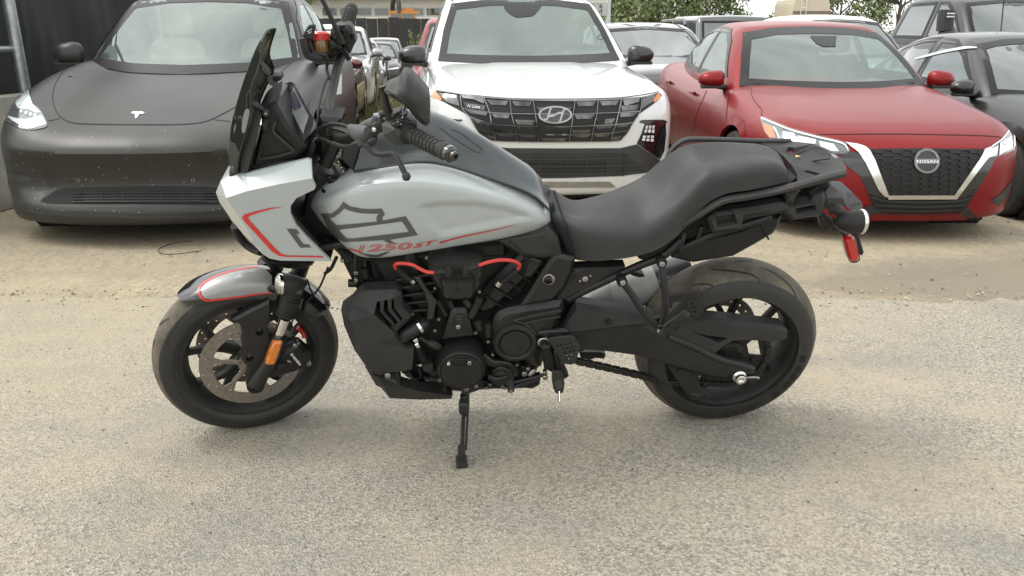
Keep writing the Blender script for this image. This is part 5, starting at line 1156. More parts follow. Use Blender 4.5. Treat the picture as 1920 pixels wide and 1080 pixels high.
# ---- tail
b=MB().plate(BF,cM(0,930,150,880,340,825,580,768,830,655,935,650,905,745,860,812,690,910,520,1002,180,1055,0,1012),.075,-.075,.01); part('rear_mudguard',b,'engine')
b=MB().tube(pts(BF,[p+(.078,) for p in cM(740,700,815,850)]),.003,6); part('mudguard_seam',b,'void')
b=MB().tube(pts(BF,[p+(w,) for p,w in zip(cE(195,962,330,895,480,825,600,772,730,718,830,630),(.10,.11,.12,.125,.125,.12))]),.0125,10); part('subframe_tube',b,'engine')
b=MB().tube(pts(BF,[p+(.10,) for p in cM(0,960,150,895,340,810,600,735,840,660)]),.011,8); b.tube(pts(BF,[p+(.10,) for p in cM(210,860,230,790,250,735)]),.008,8); part('subframe_tube',b,'engine')
b=MB().tin(BF,cM.w(300,700,.08, 430,585,.06, 620,530,.05, 960,470,.05, 1270,410,.04, 1310,480,.07, 1200,530,.10, 1060,560,.108, 930,550,.108, 620,600,.108, 380,640,.108),(),-BF.u*.03); part('tail_tray',b,'plastic')
b=MB().plate(BF,cM(300,690,370,630,530,607,620,596,940,545,985,560,1010,580,1050,560,1180,535,1200,500,1285,455,1305,500,1292,605,1252,662,1022,702,985,668,940,622,622,668,582,772,348,802),.128,.085,.010,holes=[cM(380,635,490,612,515,640,538,708,392,735),cM(1052,565,1150,545,1190,545,1205,600,1062,625)]); part('pannier_bracket',b,'plastic2')
b=MB().plate(BF,cM(965,470,1078,458,1055,500,1030,548,972,545),.13,.09,.006); part('rack_strut',b,'plastic2')
# rack
up_=BF.u*(-.014)
rk=cM.w(720,22,-.125, 1000,18,-.125, 1200,42,-.115, 1330,98,-.09, 1430,165,-.02, 1468,235,.05, 1468,290,.095, 1300,335,.12, 1062,392,.132, 1055,300,.085, 1010,222,.04, 935,140,-.03, 845,76,-.09)
b=MB().tin(BF,rk,(),up_,holes=[cM.w(958,112,-.06,985,68,-.07,1034,75,-.06,1022,120,-.05),cM.w(1112,278,.07,1140,264,.065,1250,294,.08,1215,308,.085)]); rack=part('luggage_rack',b,'plastic2')
b=MB().bar(pts(BF,cM.w(85,722,.135,240,628,.137,420,525,.14,620,490,.14,860,445,.14,1060,393,.138,1300,325,.122,1440,290,.10)),.017,.030,BF.n,.25)
part('grab_rail',b,'plastic2',rack)
b=MB().bar(pts(BF,cM.w(-60,210,-.12,0,95,-.125,90,18,-.128,250,6,-.13,720,20,-.128,1000,20,-.125)),.014,.022,BF.n,.25); part('grab_rail',b,'plastic2',rack)
b=MB().bar(pts(BF,cM.w(1065,205,.0,1200,182,.0,1330,165,.01)),.010,.005,BF.u,.25); b.bar(pts(BF,cM.w(1060,125,-.04,1180,70,-.08,1280,95,-.07,1330,140,-.03)),.004,.003,BF.u,.25); part('rack_rib',b,'plastic2',rack)
b=MB(); q=P(*cM(1055,160)[0],-.02); b.lathe(q-BF.u*.004,BF.u,[(.0035,0),(.0062,.004),(.0062,.008),(.003,.011)],10); b.lathe(q+BF.s*-.006,BF.u,[(.004,-.002),(.003,.006)],8); part('rack_fastener',b,mat('yellowish brass',(.42,.30,.14),.4,.6),rack)
b=MB()
for k in range(3): b.bar(pts(BF,cM.w(1342+k*8,128+k*12,.0,1386+k*5,148+k*7,.005)),.0018,.0012,BF.u,sm=False)
part('warning_print',b,'white',rack)
# tail light housing, signal, reflector
b=MB().tin(BF,cM.w(1290,455,.05, 1338,385,.02, 1400,440,.02, 1470,455,.0, 1530,462,-.01, 1605,540,-.02, 1608,598,.0, 1500,603,.04, 1470,565,.055, 1335,585,.07, 1295,600,.07, 1300,500,.07, 1440,500,.05, 1480,540,.045),[(11,12),(12,13),(13,8),(13,7)],-BF.n*.09,chain=list(range(12))); part('tail_housing',b,'plastic2',sharp=20)
b=MB().tube(pts(BF,cM.w(1340,585,.06,1400,600,.075,1450,655,.09,1480,690,.10)),[.020,.017,.014,.012],12); part('signal_stalk',b,'plastic2')
q0,q1=P(*cM(1372,700)[0],.11),P(*cM(1612,700)[0],.11); ax=q1-q0; L_=ax.length; b=MB()
b.lathe(q0,ax,[(.002,0),(.010,.004*1),(.020,L_*.14),(.029,L_*.34),(.034,L_*.6),(.035,L_*.88)],28); sg=part('turn_signal',b,'plastic')
b=MB().lathe(q0,ax,[(.0358,L_*.87),(.0372,L_*.9),(.0372,L_*.965),(.034,L_*.98)],28,False); part('chrome_bezel',b,'chrome',sg)
b=MB().lathe(q0,ax,[(.034,L_*.95),(.033,L_*1.02),(.024,L_*1.08),(.008,L_*1.11)],28); part('signal_lens',b,mat('clear lens plastic',(.24,.22,.21),.2,.2,.4),sg)
b=MB().plate(BF,cM(1372,742,1420,770,1500,820,1570,790,1622,962,1606,992,1580,975,1555,860,1480,838,1430,810),.085,.07,.003); part('reflector_bracket',b,'plastic')
b=MB().pillow(BF,cM(1455,872,1478,840,1510,830,1545,845,1582,1000,1562,1036,1530,1042,1500,1020),.097,.008,.006,.08,sm=36,step=.006); rf=part('rear_reflector',b,'redlens')
b=MB().pillow(BF,cM(1445,870,1470,832,1510,820,1552,838,1588,1000,1568,1044,1530,1050,1492,1026),.09,.003,.003,.078,sm=36,step=.01); part('reflector_shell',b,'gloss',rf)
b=MB().plate(BF,cM(1240,662,1290,632,1365,690,1352,770,1295,788,1262,742),.06,.04,.004); part('tail_flap',b,'plastic')
b=MB().tube(pts(BF,cM.w(95,800,.11,85,850,.12,65,910,.12,55,950,.11)),.009,8); b.tube(pts(BF,cM.w(0,920,.11,40,870,.12,90,830,.12)),.0025,6); b.tube(pts(BF,cM.w(0,990,.11,30,985,.112)),.006,6); part('wiring_connector',b,'plastic')
# ---- seat
st=[(85,345,95,420,110,510,188,700),(120,352,150,440,180,540,235,738),(215,404,230,480,262,562,300,747),(320,391,340,470,400,577,405,745),(450,350,480,450,520,580,560,725),(600,281,620,420,645,565,700,682),(700,198,760,340,800,450,800,615),(780,137,860,250,930,318,870,540),(850,100,930,195,990,268,965,435),(940,83,1030,170,1090,247,1080,372),(1100,80,1150,150,1200,226,1220,348),(1290,95,1310,150,1330,210,1350,322),(1365,132,1385,180,1405,220,1425,303),(1402,178,1412,205,1425,235,1436,292)]
sw_=[.55,.72,.9,1,1,1,1,.95,.92,.9,.88,.82,.72,.6]
ws=(-.02,.06,.138,.150)
rows=[[ (1000+s[2*k]/3,240+s[2*k+1]/3,ws[k]*f) for s,f in zip(st,sw_)] for k in range(4)]
b=MB().loft(BF,rows[::-1],90,26); 
G=[rows[3],[(x,y,w*.2) for x,y,w in rows[3]]]
b2=MB().loft(BF,[rows[0],[(x,y+14,-.12) for x,y,w in rows[0]],[(x,y+60,-.12) for x,y,w in rows[0]]],90,12)
b.add(b2.v,b2.f)
b.loft(BF,[rows[3],[(x,y-6,0.0) for x,y,w in rows[3]]],90,4)
b.loft(BF,[[rows[k][-1] for k in range(4)],[(rows[k][-1][0]-1,rows[k][-1][1]+6,0) for k in range(4)]],10,5); b.loft(BF,[[rows[k][0] for k in range(4)],[(rows[k][0][0]+3,rows[k][0][1]+3,-.0) for k in range(4)]],10,5)
seat=part('seat',b,'seat',sharp=60)
b=MB().plate(BF,cE(560,700,800,560,1000,425,1300,338,1440,300,1500,300,1480,370,1390,500,1200,600,830,690,700,770,600,745),.055,-.055,.01); b.plate(BF,cE(840,560,1000,415,1300,325,1440,295,1488,285,1440,335,1200,395,1010,450,900,530),.10,-.10,.01); part('seat_base',b,'void')
b=MB().tube(pts(BF,[(x-.5,y,w+.004) for x,y,w in [rows[k][1] for k in range(4)]]),.0022,6); part('seat_seam',b,'void',seat)
# ---- frame side covers
b=MB().plate(BF,cL(20,540,60,470,215,215,300,205,800,185,780,215,690,275,400,420,110,560,50,570),.118,.07,.006); part('side_cover',b,'plastic')
b=MB().plate(BF,cI(620,330,700,200,760,110,800,60,930,90,915,170,860,290,790,370,740,385,640,400,560,420,600,360),.128,.06,.01); part('frame_plate',b,'engine2')
b=MB(); disc(b,BF,*cI(752,228)[0],.130,11.5,[(1,-.02),(1,.003),(.8,.004),(.76,.0)],24); part('swingarm_cap',b,'steel'); b=MB(); disc(b,BF,*cI(745,232)[0],.132,8,[(1,-.02),(1,.006),(.6,.010),(.5,.004)],20); part('cap_plug',b,'engine')
b=MB(); disc(b,BF,*cL(343,316)[0],.119,5.8,[(1,0),(1,.004),(.8,.005),(.3,.005),(.25,.003)],18); bolt(b,BF,*cL(285,342)[0],.119,2.4,.003); bolt(b,BF,*cL(402,284)[0],.119,2.4,.003); part('side_lock',b,'steel')
b=MB().plate(BF,cL(262,345,290,318,330,290,400,268,425,290,400,330,350,370,290,375),.121,.117,.002,sm=30); disc(b,BF,*cL(218,306)[0],.119,4,[(1,0),(1,.002),(.6,.002)],14); part('lock_plate',b,'engine')
b=MB().plate(BF,cC(1440,905,1500,868,1790,790,1870,880,1900,1010,1750,1030,1590,1005),.125,.06,.012); part('airbox_cover',b,'plastic2')
b=MB().plate(BF,cC(1500,880,1780,830,1840,905,1850,985,1700,1000,1620,985),.131,.12,.005); part('cover_panel',b,'plastic2')
# ---- passenger pegs
b=MB(); b.bar(pts(BF,cL.w(765,355,.15,860,480,.165,980,660,.185,1100,800,.20,1170,870,.205)),.020,.016,BF.n,.25); b.bar(pts(BF,cL.w(1205,145,.145,1222,300,.165,1240,480,.18,1242,680,.195,1215,780,.20,1170,870,.205)),.020,.016,BF.n,.25)
disc(b,BF,*cL(757,345)[0],.152,10,[(1,-.03),(1,.006),(.85,.01)],20); disc(b,BF,*cL(1202,130)[0],.15,10,[(1,-.03),(1,.006),(.85,.01)],20)
b.plate(BF,cL(1095,770,1210,725,1240,745,1220,820,1120,830),.20,.185,.004)
b.plate(BF,cL(1150,850,1215,835,1250,900,1180,965,1150,940),.222,.19,.004); ph=part('passenger_peg_hanger',b,'engine')
b=MB(); bolt(b,BF,*cL(765,357)[0],.163,5.5); bolt(b,BF,*cL(1205,147)[0],.161,5.5); bolt(b,BF,*cL(1170,900)[0],.224,4); part('hanger_bolt',b,'steel',ph)
hl=[circle(c,2.0 if 1 else 2,8) for c in [cL(x,y)[0] for x,y in [(1480,555),(1525,545),(1575,540),(1622,530),(1495,603),(1540,597),(1510,647),(1557,640),(1530,690),(1575,684),(1545,738)]]]
b=MB().plate(BF,cL(1250,510,1640,447,1675,470,1705,605,1655,725,1500,835,1420,800,1500,690,1460,565,1335,585,1320,640,1280,660),.155,.148,.002,holes=hl); part('heel_guard',b,'plastic',ph)
b=MB().bar(pts(BF,cL.w(1215,930,.225,1340,830,.25,1475,705,.275)),.026,.020,BF.n,.3); pg=part('passenger_peg',b,'grip',ph)
b=MB()
for k in range(12):
    t=k/11; q=P(*cL(1240+t*225,838-t*150)[0],.245+t*.03); b.box(q,(.004,.012,.010),Matrix.Rotation(.75,3,'Y'))
part('peg_serration',b,'grip',pg)
# ---- engine core
b=MB().plate(BF,cD(140,60,500,95,900,60,1010,160,1010,330,930,590,800,690,560,705,430,690,330,640,180,330),.055,-.12,.02); eng=part('engine_block',b,'void')
b=MB().plate(BF,cD(80,60,160,110,210,300,120,260,70,150),.05,-.05,.01); b.plate(BF,cD(0,-60,100,40,140,170,170,270,120,260,20,60),.03,-.04,.01); part('frame_spine',b,'engine')
# front cylinder
b=MB().plate(BF,cH(250,90,520,50,640,170,720,330,720,520,610,500,480,330,330,250),.085,.0,.02); part('front_cylinder',b,'engine',eng)
b=MB()
for k in range(5):
    b.plate(BF,cH(440+k*22,235+k*52,700,190+k*60,715,205+k*60,452+k*22,252+k*52),.10,.07,.003)
part('cooling_fin',b,'engine',eng)
b=MB().plate(BF,cI(300,345,350,272,470,160,600,50,720,110,600,255,450,395,400,450,300,480,240,440),.095,.0,.02); part('rear_cylinder',b,'engine2',eng)
b=MB()
for k in range(5):
    x,y=320+k*62,340-k*58; b.bar(pts(BF,cI.w(x,y,.098,x+120,y+75,.098)),.006,.012,BF.n,sm=False)
part('cooling_fin',b,'engine',eng)
b=MB().plate(BF,cI(560,230,600,60,700,105,720,130,640,235),.112,.07,.012); b.plate(BF,cI(640,85,700,110,690,130,620,110),.12,.1,.004); part('ignition_cover',b,'engine2',eng)
b=MB().plate(BF,cH(565,222,600,215,645,290,716,380,692,500,648,512,655,400,625,310),.135,.125,.004); part('coolant_bracket',b,mat('brown black bracket',(.025,.022,.019),.5),eng)
# upper hump and coil
b=MB().pillow(BF,cI(-65,120,-40,95,60,80,150,85,280,92,310,120,300,260,240,330,100,330,0,300,-60,190),.10,.025,.02,.05,sm=50,step=.012); part('intake_cover',b,'plastic2')
b=MB().pillow(BF,cI(20,255,45,222,130,212,225,218,258,270,245,345,215,362,70,365,35,345),.145,.022,.012,.09,sm=50,step=.008); coil=part('ignition_coil',b,'plastic')
b=MB()
for k in range(3):
    for x0,x1 in((30,72),(205,248)): b.bar(pts(BF,cI.w(x0,288+k*16,.163,x1,291+k*14,.163)),.0025,.006,BF.n,sm=False)
disc(b,BF,*cI(135,305)[0],.166,4.5,[(1,0),(1,.002),(.5,.001)],14); bolt(b,BF,*cI(135,243)[0],.162,4)
part('coil_fin',b,'engine',coil)
b=MB()
for x,s_ in((75,-1),(193,1)):
    b.tube(pts(BF,cI.w(x,265,.15,x,225,.165,x,205,.17)),[.0115,.010,.0115],12); b.tube(pts(BF,cI.w(x,200,.17,x,170,.172,x+s_*15,150,.173)),[.0125,.0115,.010],12)
    b.tube(pts(BF,cI.w(*( (75,172,.172,40,178,.172,-20,182,.17) if s_<0 else (193,168,.172,230,155,.172,280,136,.17)))),[.010,.0085,.0075],10)
part('plug_boot',b,'plastic',coil)
b=MB().tube(pts(BF,cI.w(275,137,.17,340,115,.168,420,100,.162,500,103,.155,545,120,.148,555,140,.142,540,165,.135)),.0052,10,6); part('ignition_cable',b,'redcable')
b=MB().tube(pts(BF,cH.w(700,184,.17,650,180,.168,600,158,.160,550,132,.152,490,122,.145,445,125,.138,433,140,.132,440,158,.125)),.0052,10,6); part('ignition_cable',b,'redcable')
b=MB().tube(pts(BF,cI.w(545,160,.135,490,210,.125,440,245,.115,410,262,.11)),[.008,.010,.009,.008],10); b.tube(pts(BF,cH.w(440,155,.125,490,200,.115,550,242,.11)),[.008,.010,.008],10); b.tube(pts(BF,cH.w(560,145,.154,575,150,.154)),.008,8,sm=False); part('plug_cap',b,'engine2')
b=MB().tube(pts(BF,cI.w(425,245,.12,405,270,.12)),.011,12,sm=False); b.tube(pts(BF,cH.w(545,235,.12,562,250,.12)),.009,12,sm=False); part('plug_ferrule',b,'steel')
# covers
b=MB(); disc(b,BF,*cI(160,770)[0],.10,46,[(1.04,-.06),(1.04,.02),(1.0,.03),(.97,.05),(.90,.062),(.845,.064),(.835,.058),(.82,.058),(.81,.066),(.3,.070),(.01,.070)],56); part('stator_cover',b,'engine2')
b=MB().bar(pts(BF,cI.w(80,808,.174,160,822,.175,240,806,.174)),.004,.004,BF.n); b.plate(BF,cI(100,768,220,768,222,800,98,800),.1725,.168,.001); part('cover_recess',b,'engine')
b=MB(); bolt(b,BF,*cI(76,792)[0],.168,4.2,.008); bolt(b,BF,*cI(217,787)[0],.168,4.2,.008); part('cover_bolt',b,'chrome')
b=MB().plate(BF,cI(95,448,120,435,180,433,200,448,245,625,35,650),.135,.08,.012); b.plate(BF,cI(118,478,180,478,205,590,88,605),.139,.13,.003); b.plate(BF,cI(128,500,170,500,190,575,110,585),.142,.135,.003); part('cam_cover',b,'engine2')
b=MB().plate(BF,cI(368,565,385,505,415,465,470,440,600,415,850,380,862,440,828,505,800,560,690,605,668,660,690,760,705,835,640,825,560,775,480,765,410,735,372,665),.13,.05,.016); pc=part('primary_cover',b,'engine2')
b=MB(); disc(b,BF,*cI(525,650)[0],.128,42,[(1,-.02),(1,.006),(.93,.014),(.80,.016),(.72,.010),(.70,.006),(.68,.006),(.66,.012),(.01,.013)],48); part('pulley_boss',b,'plastic',pc)
b=MB().bar(pts(BF,cI.w(515,505,.133,650,470,.134,835,437,.133)),.008,.012,BF.n); b.bar(pts(BF,cI.w(590,525,.133,700,500,.133,830,480,.132)),.006,.008,BF.n); b.bar(pts(BF,cI.w(515,505,.133,600,535,.134,670,600,.133)),.006,.008,BF.n); part('cover_rib',b,'plastic2',pc)
b=MB().pillow(BF,cI(340,860,380,815,450,800,520,830,545,880,520,930,450,945,370,945),.09,.04,.03,.02,sm=40,step=.012); b.bar(pts(BF,cI.w(345,885,.13,400,905,.136,470,890,.13)),.016,.012,BF.n); b.bar(pts(BF,cI.w(380,850,.125,430,830,.132,480,850,.128)),.016,.012,BF.n); b.bar(pts(BF,cI.w(300,740,.12,370,790,.12,470,800,.115,530,850,.105)),.025,.02,BF.n); part('oil_pump_housing',b,'engine2')
b=MB().plate(BF,cI(-100,900,20,900,200,910,420,945,560,960,520,985,300,975,120,960,-60,990),.09,-.05,.01); b.plate(BF,cH(650,870,750,840,830,880,860,960,800,1000,690,960),.085,.0,.012); part('crankcase',b,'engine',eng)
b=MB()
for c,f,w in [(cH,l,.10) for l in [(730,492),(704,568),(702,283),(555,458),(654,903),(735,905),(845,930),(612,965),(530,945),(772,972)]]+[(cI,l,.11) for l in [(258,583),(342,643),(373,730),(125,930),(222,912),(283,307),(355,932),(437,942),(326,957),(455,958),(10,492),(590,405),(428,455),(15,900)]]: bolt(b,BF,*c(*f)[0],w,3.3,.008)
bolt(b,BF,*cI(140,548)[0],.142,4.5); bolt(b,BF,*cH(855,548)[0],.11,4)
part('engine_bolt',b,'steel',eng)
b=MB()
for l,r in [((340,560,345,610,.115),.011),((335,520,345,555,.11),.013),((265,500,285,560,.11),.014),((285,345,270,400,.12),.014),((180,365,215,410,.12),.010),((270,400,225,480,.12),.012)]: b.tube(pts(BF,cI.w(l[0],l[1],l[4],l[2],l[3],l[4])),r,10,sm=False)
b.tube(pts(BF,cI.w(80,370,.12,110,440,.115)),.009,8,sm=False); b.tube(pts(BF,cI.w(0,370,.11,60,470,.11)),.008,8,sm=False)
part('coolant_pipe',b,'engine2',eng)
b=MB(); disc(b,BF,*cH(660,812)[0],.10,10.5,[(1,-.05),(1,.01),(.9,.014)],20); b.bar(pts(BF,cH.w(630,820,.114,690,800,.114)),.006,.006,BF.n,sm=False); part('drain_plug',b,'plastic2',eng)
b=MB().tube(pts(BF,cH.w(660,655,.12,700,670,.125,735,690,.12)),[.010,.013,.011],10); b.tube(pts(BF,cH.w(600,620,.11,640,645,.118,660,655,.12)),.006,8); part('sensor_lead',b,'plastic')
b=MB().tube(pts(BF,cH.w(420,660,.12,470,625,.14,540,580,.14,610,540,.125,650,515,.10)),[.02,.0215,.0215,.0205,.02],16); part('radiator_hose',b,'engine2')
b=MB().tube(pts(BF,cH.w(590,556,.134,606,546,.131)),.0235,18,sm=False,caps=False); b.tube(pts(BF,cH.w(580,670,.12,600,660,.12)),.0145,14,sm=False); b.tube(pts(BF,cH.w(566,640,.12,590,628,.12)),.012,14,sm=False); b.tube(pts(BF,cH.w(600,790,.10,606,805,.10)),.011,12,sm=False); part('hose_clamp',b,'chrome')
b=MB().tube(pts(BF,cH.w(575,640,.115,590,700,.115,630,770,.11)),.014,10); b.tube(pts(BF,cH.w(480,850,.09,560,900,.10,640,975,.10,740,1000,.09)),.0045,8); b.tube(pts(BF,cH.w(590,830,.09,610,880,.10,570,905,.10,520,850,.09)),.004,8); b.tube(pts(BF,cH.w(530,905,.08,530,950,.09)),.010,10,sm=False); part('lower_hose',b,'engine')
# loose wiring at the headstock
b=MB()
for l in [(170,60,.06,165,130,.07,175,190,.07),(230,100,.05,240,180,.06,300,260,.06,320,310,.06),(200,80,.04,210,200,.05,230,290,.05),(80,60,.02,150,150,.03,180,260,.03),(250,60,.04,330,120,.06,420,170,.06),(40,80,.0,0,160,-.02,-40,190,-.03)]: b.tube(pts(BF,cH.w(*l)),.0055,8)
b.tube(pts(BF,cH.w(120,255,.05,180,255,.05)),.013,12,sm=False); b.tube(pts(BF,cH.w(230,150,.06,245,215,.06)),.012,10,sm=False); part('wiring_loom',b,'engine')
b=MB()
for q in cH(172,183,172,233,78,100,650,80,710,85): bolt(b,BF,*q,.07,4)
part('loom_clip',b,'steel')
# ---- radiator shroud and skid plate
slots=[cH(312,384,332,376,334,452,424,548,406,565,304,464),cH(362,372,384,366,386,436,462,528,440,542,356,448),cH(412,362,424,362,430,424,496,508,478,518,410,432)]
b=MB().tin(BF,cH.w(70,435,.10, 105,408,.10, 135,388,.11, 180,335,.12, 225,306,.13, 330,300,.14, 440,296,.14, 478,325,.14, 486,420,.14, 542,478,.14, 528,505,.14, 440,585,.165, 452,620,.165, 500,692,.155, 562,702,.15, 548,838,.15, 440,858,.16, 330,880,.16, 268,862,.14, 160,705,.12, 92,545,.10, 140,512,.178, 290,466,.182, 308,380,.165, 430,590,.182, 430,618,.184, 310,660,.188, 180,690,.178, 250,830,.182, 340,855,.178, 85,448,.115),[(21,22),(22,23),(22,24),(24,11),(21,30),(30,0),(23,5),(21,27),(27,28),(28,29),(29,17),(27,19),(28,18),(26,25),(25,12),(24,25),(26,22)],-BF.n*.05,holes=[[(x,y,.165) for x,y in s_] for s_ in slots],chain=list(range(21))); rs=part('radiator_shroud',b,'plastic2',sharp=18)
b=MB()
for c in cH(415,553,450,533,486,508): b.plate(BF,[(c[0]-2.5,c[1]+1),(c[0]+1,c[1]-2),(c[0]+3,c[1]),(c[0],c[1]+3)],.172,.16,.001)
part('slot_clip',b,'plastic2',rs)
b=MB().plate(BF,cH(160,600,300,560,480,700,540,830,330,870,260,820),.10,-.12,.01); part('radiator',b,'void')
b=MB(); bolt(b,BF,*cH(520,790)[0],.145,4); part('shroud_bolt',b,'engine',rs)
b=MB().tin(BF,cH.w(232,820,.13, 285,872,.15, 455,858,.15, 472,950,.155, 600,985,.15, 822,1015,.12, 814,1036,.10, 600,1042,.09, 400,1032,.08, 340,962,.09, 305,944,.10, 330,895,.165, 360,950,.155),[(1,11),(11,12),(12,3),(12,9)],-BF.n*.05,chain=list(range(11))); sk=part('skid_plate',b,'plastic',sharp=18)
b=MB().plate(BF,cH(360,905,400,898,450,925,455,945,400,925),.168,.15,.003); part('skid_scoop',b,'plastic2',sk)
b=MB(); bolt(b,BF,*cH(385,875)[0],.165,5.5); part('skid_bolt',b,'steel',sk)
# ---- rider controls
hl=[circle(cI(x,y)[0],1.7,8) for x,y in [(810,680),(838,674),(868,669),(897,664),(852,699),(880,694),(908,688),(863,724),(893,718),(921,713),(877,749),(905,743),(888,772)]]
b=MB().plate(BF,cI(745,640,760,628,905,612,930,622,966,690,935,790,905,808,840,800,790,700),.175,.168,.0015,holes=hl); ct=part('heel_plate',b,'plastic2'); 
b=MB().plate(BF,cI(700,690,765,680,800,790,805,850,775,865,722,838),.165,.12,.006); b.plate(BF,cI(780,700,830,760,890,890,850,915,800,860),.17,.14,.005); part('control_bracket',b,'engine')
b=MB(); disc(b,BF,*cI(715,655)[0],.14,11.5,[(1,-.02),(1,.004),(.9,.006),(.85,.001)],26); part('pivot_ring',b,'steel'); b=MB(); disc(b,BF,*cI(722,665)[0],.14,8,[(1,-.03),(1,.016),(.8,.02),(.55,.02),(.5,.01)],20); b.bar(pts(BF,cI.w(690,590,.13,760,585,.14,880,580,.14)),.02,.02,BF.n,.3); part('pivot_bolt',b,'engine')
b=MB(); bolt(b,BF,*cI(803,720)[0],.177,3.5); bolt(b,BF,*cI(840,792)[0],.177,3.5); bolt(b,BF,*cI(785,848)[0],.172,2.5); part('plate_bolt',b,'plastic2',ct)
b=MB().tube(pts(BF,cI.w(808,855,.17,812,890,.185,818,940,.215,822,985,.24)),[.016,.0185,.0185,.013],14); fp=part('rider_peg',b,'grip')
b=MB()
for k in range(9): b.bar(pts(BF,cI.w(780,885+k*10,.205+k*.004,850,882+k*10,.205+k*.004)),.003,.003,BF.n,sm=False)
part('peg_rib',b,'grip',fp)
b=MB().tube(pts(BF,cI.w(822,985,.24,824,1030,.26,825,1062,.275)),.0042,10,sm=False); part('peg_feeler',b,'chrome',fp)
b=MB().bar(pts(BF,cI.w(735,868,.15,640,895,.155,500,928,.16)),.010,.012,BF.n); sl_=part('shift_lever',b,'engine2')
b=MB().tube(pts(BF,cI.w(495,925,.165,496,955,.185,497,985,.20)),.0105,12); part('shift_toe',b,'grip',sl_); b=MB(); bolt(b,BF,*cI(497,985)[0],.2,3.6,.003); bolt(b,BF,*cI(728,890)[0],.155,5); bolt(b,BF,*cI(728,858)[0],.15,4); bolt(b,BF,*cI(587,865)[0],.12,5); bolt(b,BF,*cI(612,832)[0],.12,4); bolt(b,BF,*cI(537,803)[0],.12,3); part('lever_bolt',b,'steel',sl_)
b=MB().plate(BF,cI(605,880,650,840,675,845,665,865,625,890),.12,.11,.003); part('linkage_plate',b,'steel'); b=MB().plate(BF,cI(560,940,700,900,690,950,640,975,600,970,500,975,500,965),.12,.08,.006); b.plate(BF,cI(565,820,600,830,600,880,570,880),.115,.08,.006); b.plate(BF,cI(840,840,885,880,870,905,830,890),.12,.1,.004); part('linkage',b,'engine')
# side stand reaching the ground
g0=gnd(*cD(577,1010)[0]); fz=Vector((g0.x,g0.y,0)); top=P(*cD(592,690)[0],.085); mid=P(*cD(586,770)[0],.13)
ft=fz+Vector((0,-.0,.022)); b=MB().bar([top,mid,mid.lerp(ft,.55),ft],.012,.014,BF.n,.3); ss=part('side_stand',b,'plastic')
b=MB().plate(BF,cD(568,750,605,755,606,800,590,806,566,790),.15,.12,.006,sm=20); b.plate(BF,cD(570,725,600,715,602,745,572,745),.12,.09,.004); b.plate(BF,cD(575,660,625,662,650,690,620,700,600,712,575,705),.115,.06,.006); part('stand_pivot',b,'plastic2',ss)
b=MB().box(fz+Vector((0,-.005,.012)),(.034,.05,.018),Matrix.Rotation(.1,3,'Z')); b.box(fz+Vector((0,.004,.04)),(.022,.022,.04)); part('stand_foot',b,'plastic2',ss)
b=MB().tube([top+Vector((.012,-.02,0)),mid+Vector((.014,-.015,0)),mid.lerp(ft,.8)+Vector((.012,-.012,0))],.0042,8); part('stand_spring',b,'engine2',ss)
b=MB(); bolt(b,BF,*cD(597,678)[0],.12,5); bolt(b,BF,*cD(640,665)[0],.12,4); part('stand_bolt',b,'steel',ss)
b=MB().tube(pts(BF,cI.w(80,970,.09,140,940,.12,210,935,.13,260,945,.12)),.004,8); part('stand_switch_lead',b,'engine2')
# ---- tank
tk=cC(85,632,108,565,160,520,215,485,330,440,425,398,560,365,700,345,850,328,1000,338,1200,392,1500,492,1690,572,1775,640,1812,692,1815,745,1780,787,1690,818,1500,868,1300,900,1100,932,800,985,600,1010,440,1000,350,948,240,850,150,745)
rw=[cC.w(86,628,.04,108,563,.05,215,484,.075,330,438,.088,425,396,.098,560,362,.104,700,341,.108,850,326,.110,1000,336,.110,1200,390,.110,1500,489,.108,1690,569,.102,1775,638,.09,1806,676,.075),
 cC.w(86,631,.045,120,590,.07,215,545,.098,330,498,.118,425,470,.128,560,448,.134,700,430,.138,850,420,.140,1000,428,.140,1200,462,.138,1500,540,.132,1690,610,.122,1780,668,.105,1809,695,.08),
 cC.w(86,634,.046,135,612,.085,215,585,.120,330,545,.142,425,525,.150,560,508,.156,700,498,.160,850,492,.162,1000,496,.162,1200,520,.160,1500,590,.154,1690,652,.142,1785,700,.118,1812,716,.085),
 cC.w(88,640,.046,150,660,.085,225,670,.124,330,662,.148,425,655,.158,560,648,.164,700,642,.168,850,640,.170,1000,640,.170,1200,652,.168,1500,690,.162,1690,722,.150,1785,738,.122,1814,735,.085),
 cC.w(92,655,.044,160,730,.078,245,790,.112,335,835,.138,430,865,.150,560,870,.158,700,860,.162,850,845,.163,1000,826,.162,1200,800,.160,1500,778,.154,1690,772,.144,1780,765,.118,1812,748,.085),
 cC.w(96,668,.038,165,755,.062,250,842,.09,345,930,.112,440,985,.124,560,996,.132,700,985,.136,850,962,.138,1000,938,.138,1200,905,.136,1500,856,.130,1690,812,.122,1770,787,.10,1808,757,.075),
 cC.w(98,674,.03,168,762,.05,252,850,.075,350,946,.095,440,1002,.105,560,1012,.112,700,1000,.116,850,976,.118,1000,951,.118,1200,916,.116,1500,868,.110,1690,820,.102,1775,792,.085,1806,762,.06)]
b=MB().loft(BF,rw,110,64); L3=np.array([BF.loc(Vector(p)) for p in b.v]); sp_=[BF.loc(P(x,y,.165))[:2] for x,y in cC(838,650,862,612,960,590,1100,582,1300,592,1500,628,1660,690,1700,735,1650,770,1500,800,1250,845,1060,880,1005,880,905,770)]
ins_=inpoly(L3[:,:2],sp_); dd=np.clip(pdist(L3[:,:2],sp_)/.030,0,1); L3[:,2]-=np.where(ins_,.011*dd*dd*(3-2*dd),0); b.v=[tuple(BF.W(*p)) for p in L3]
n0=len(b.v); nu_=110; m_=64
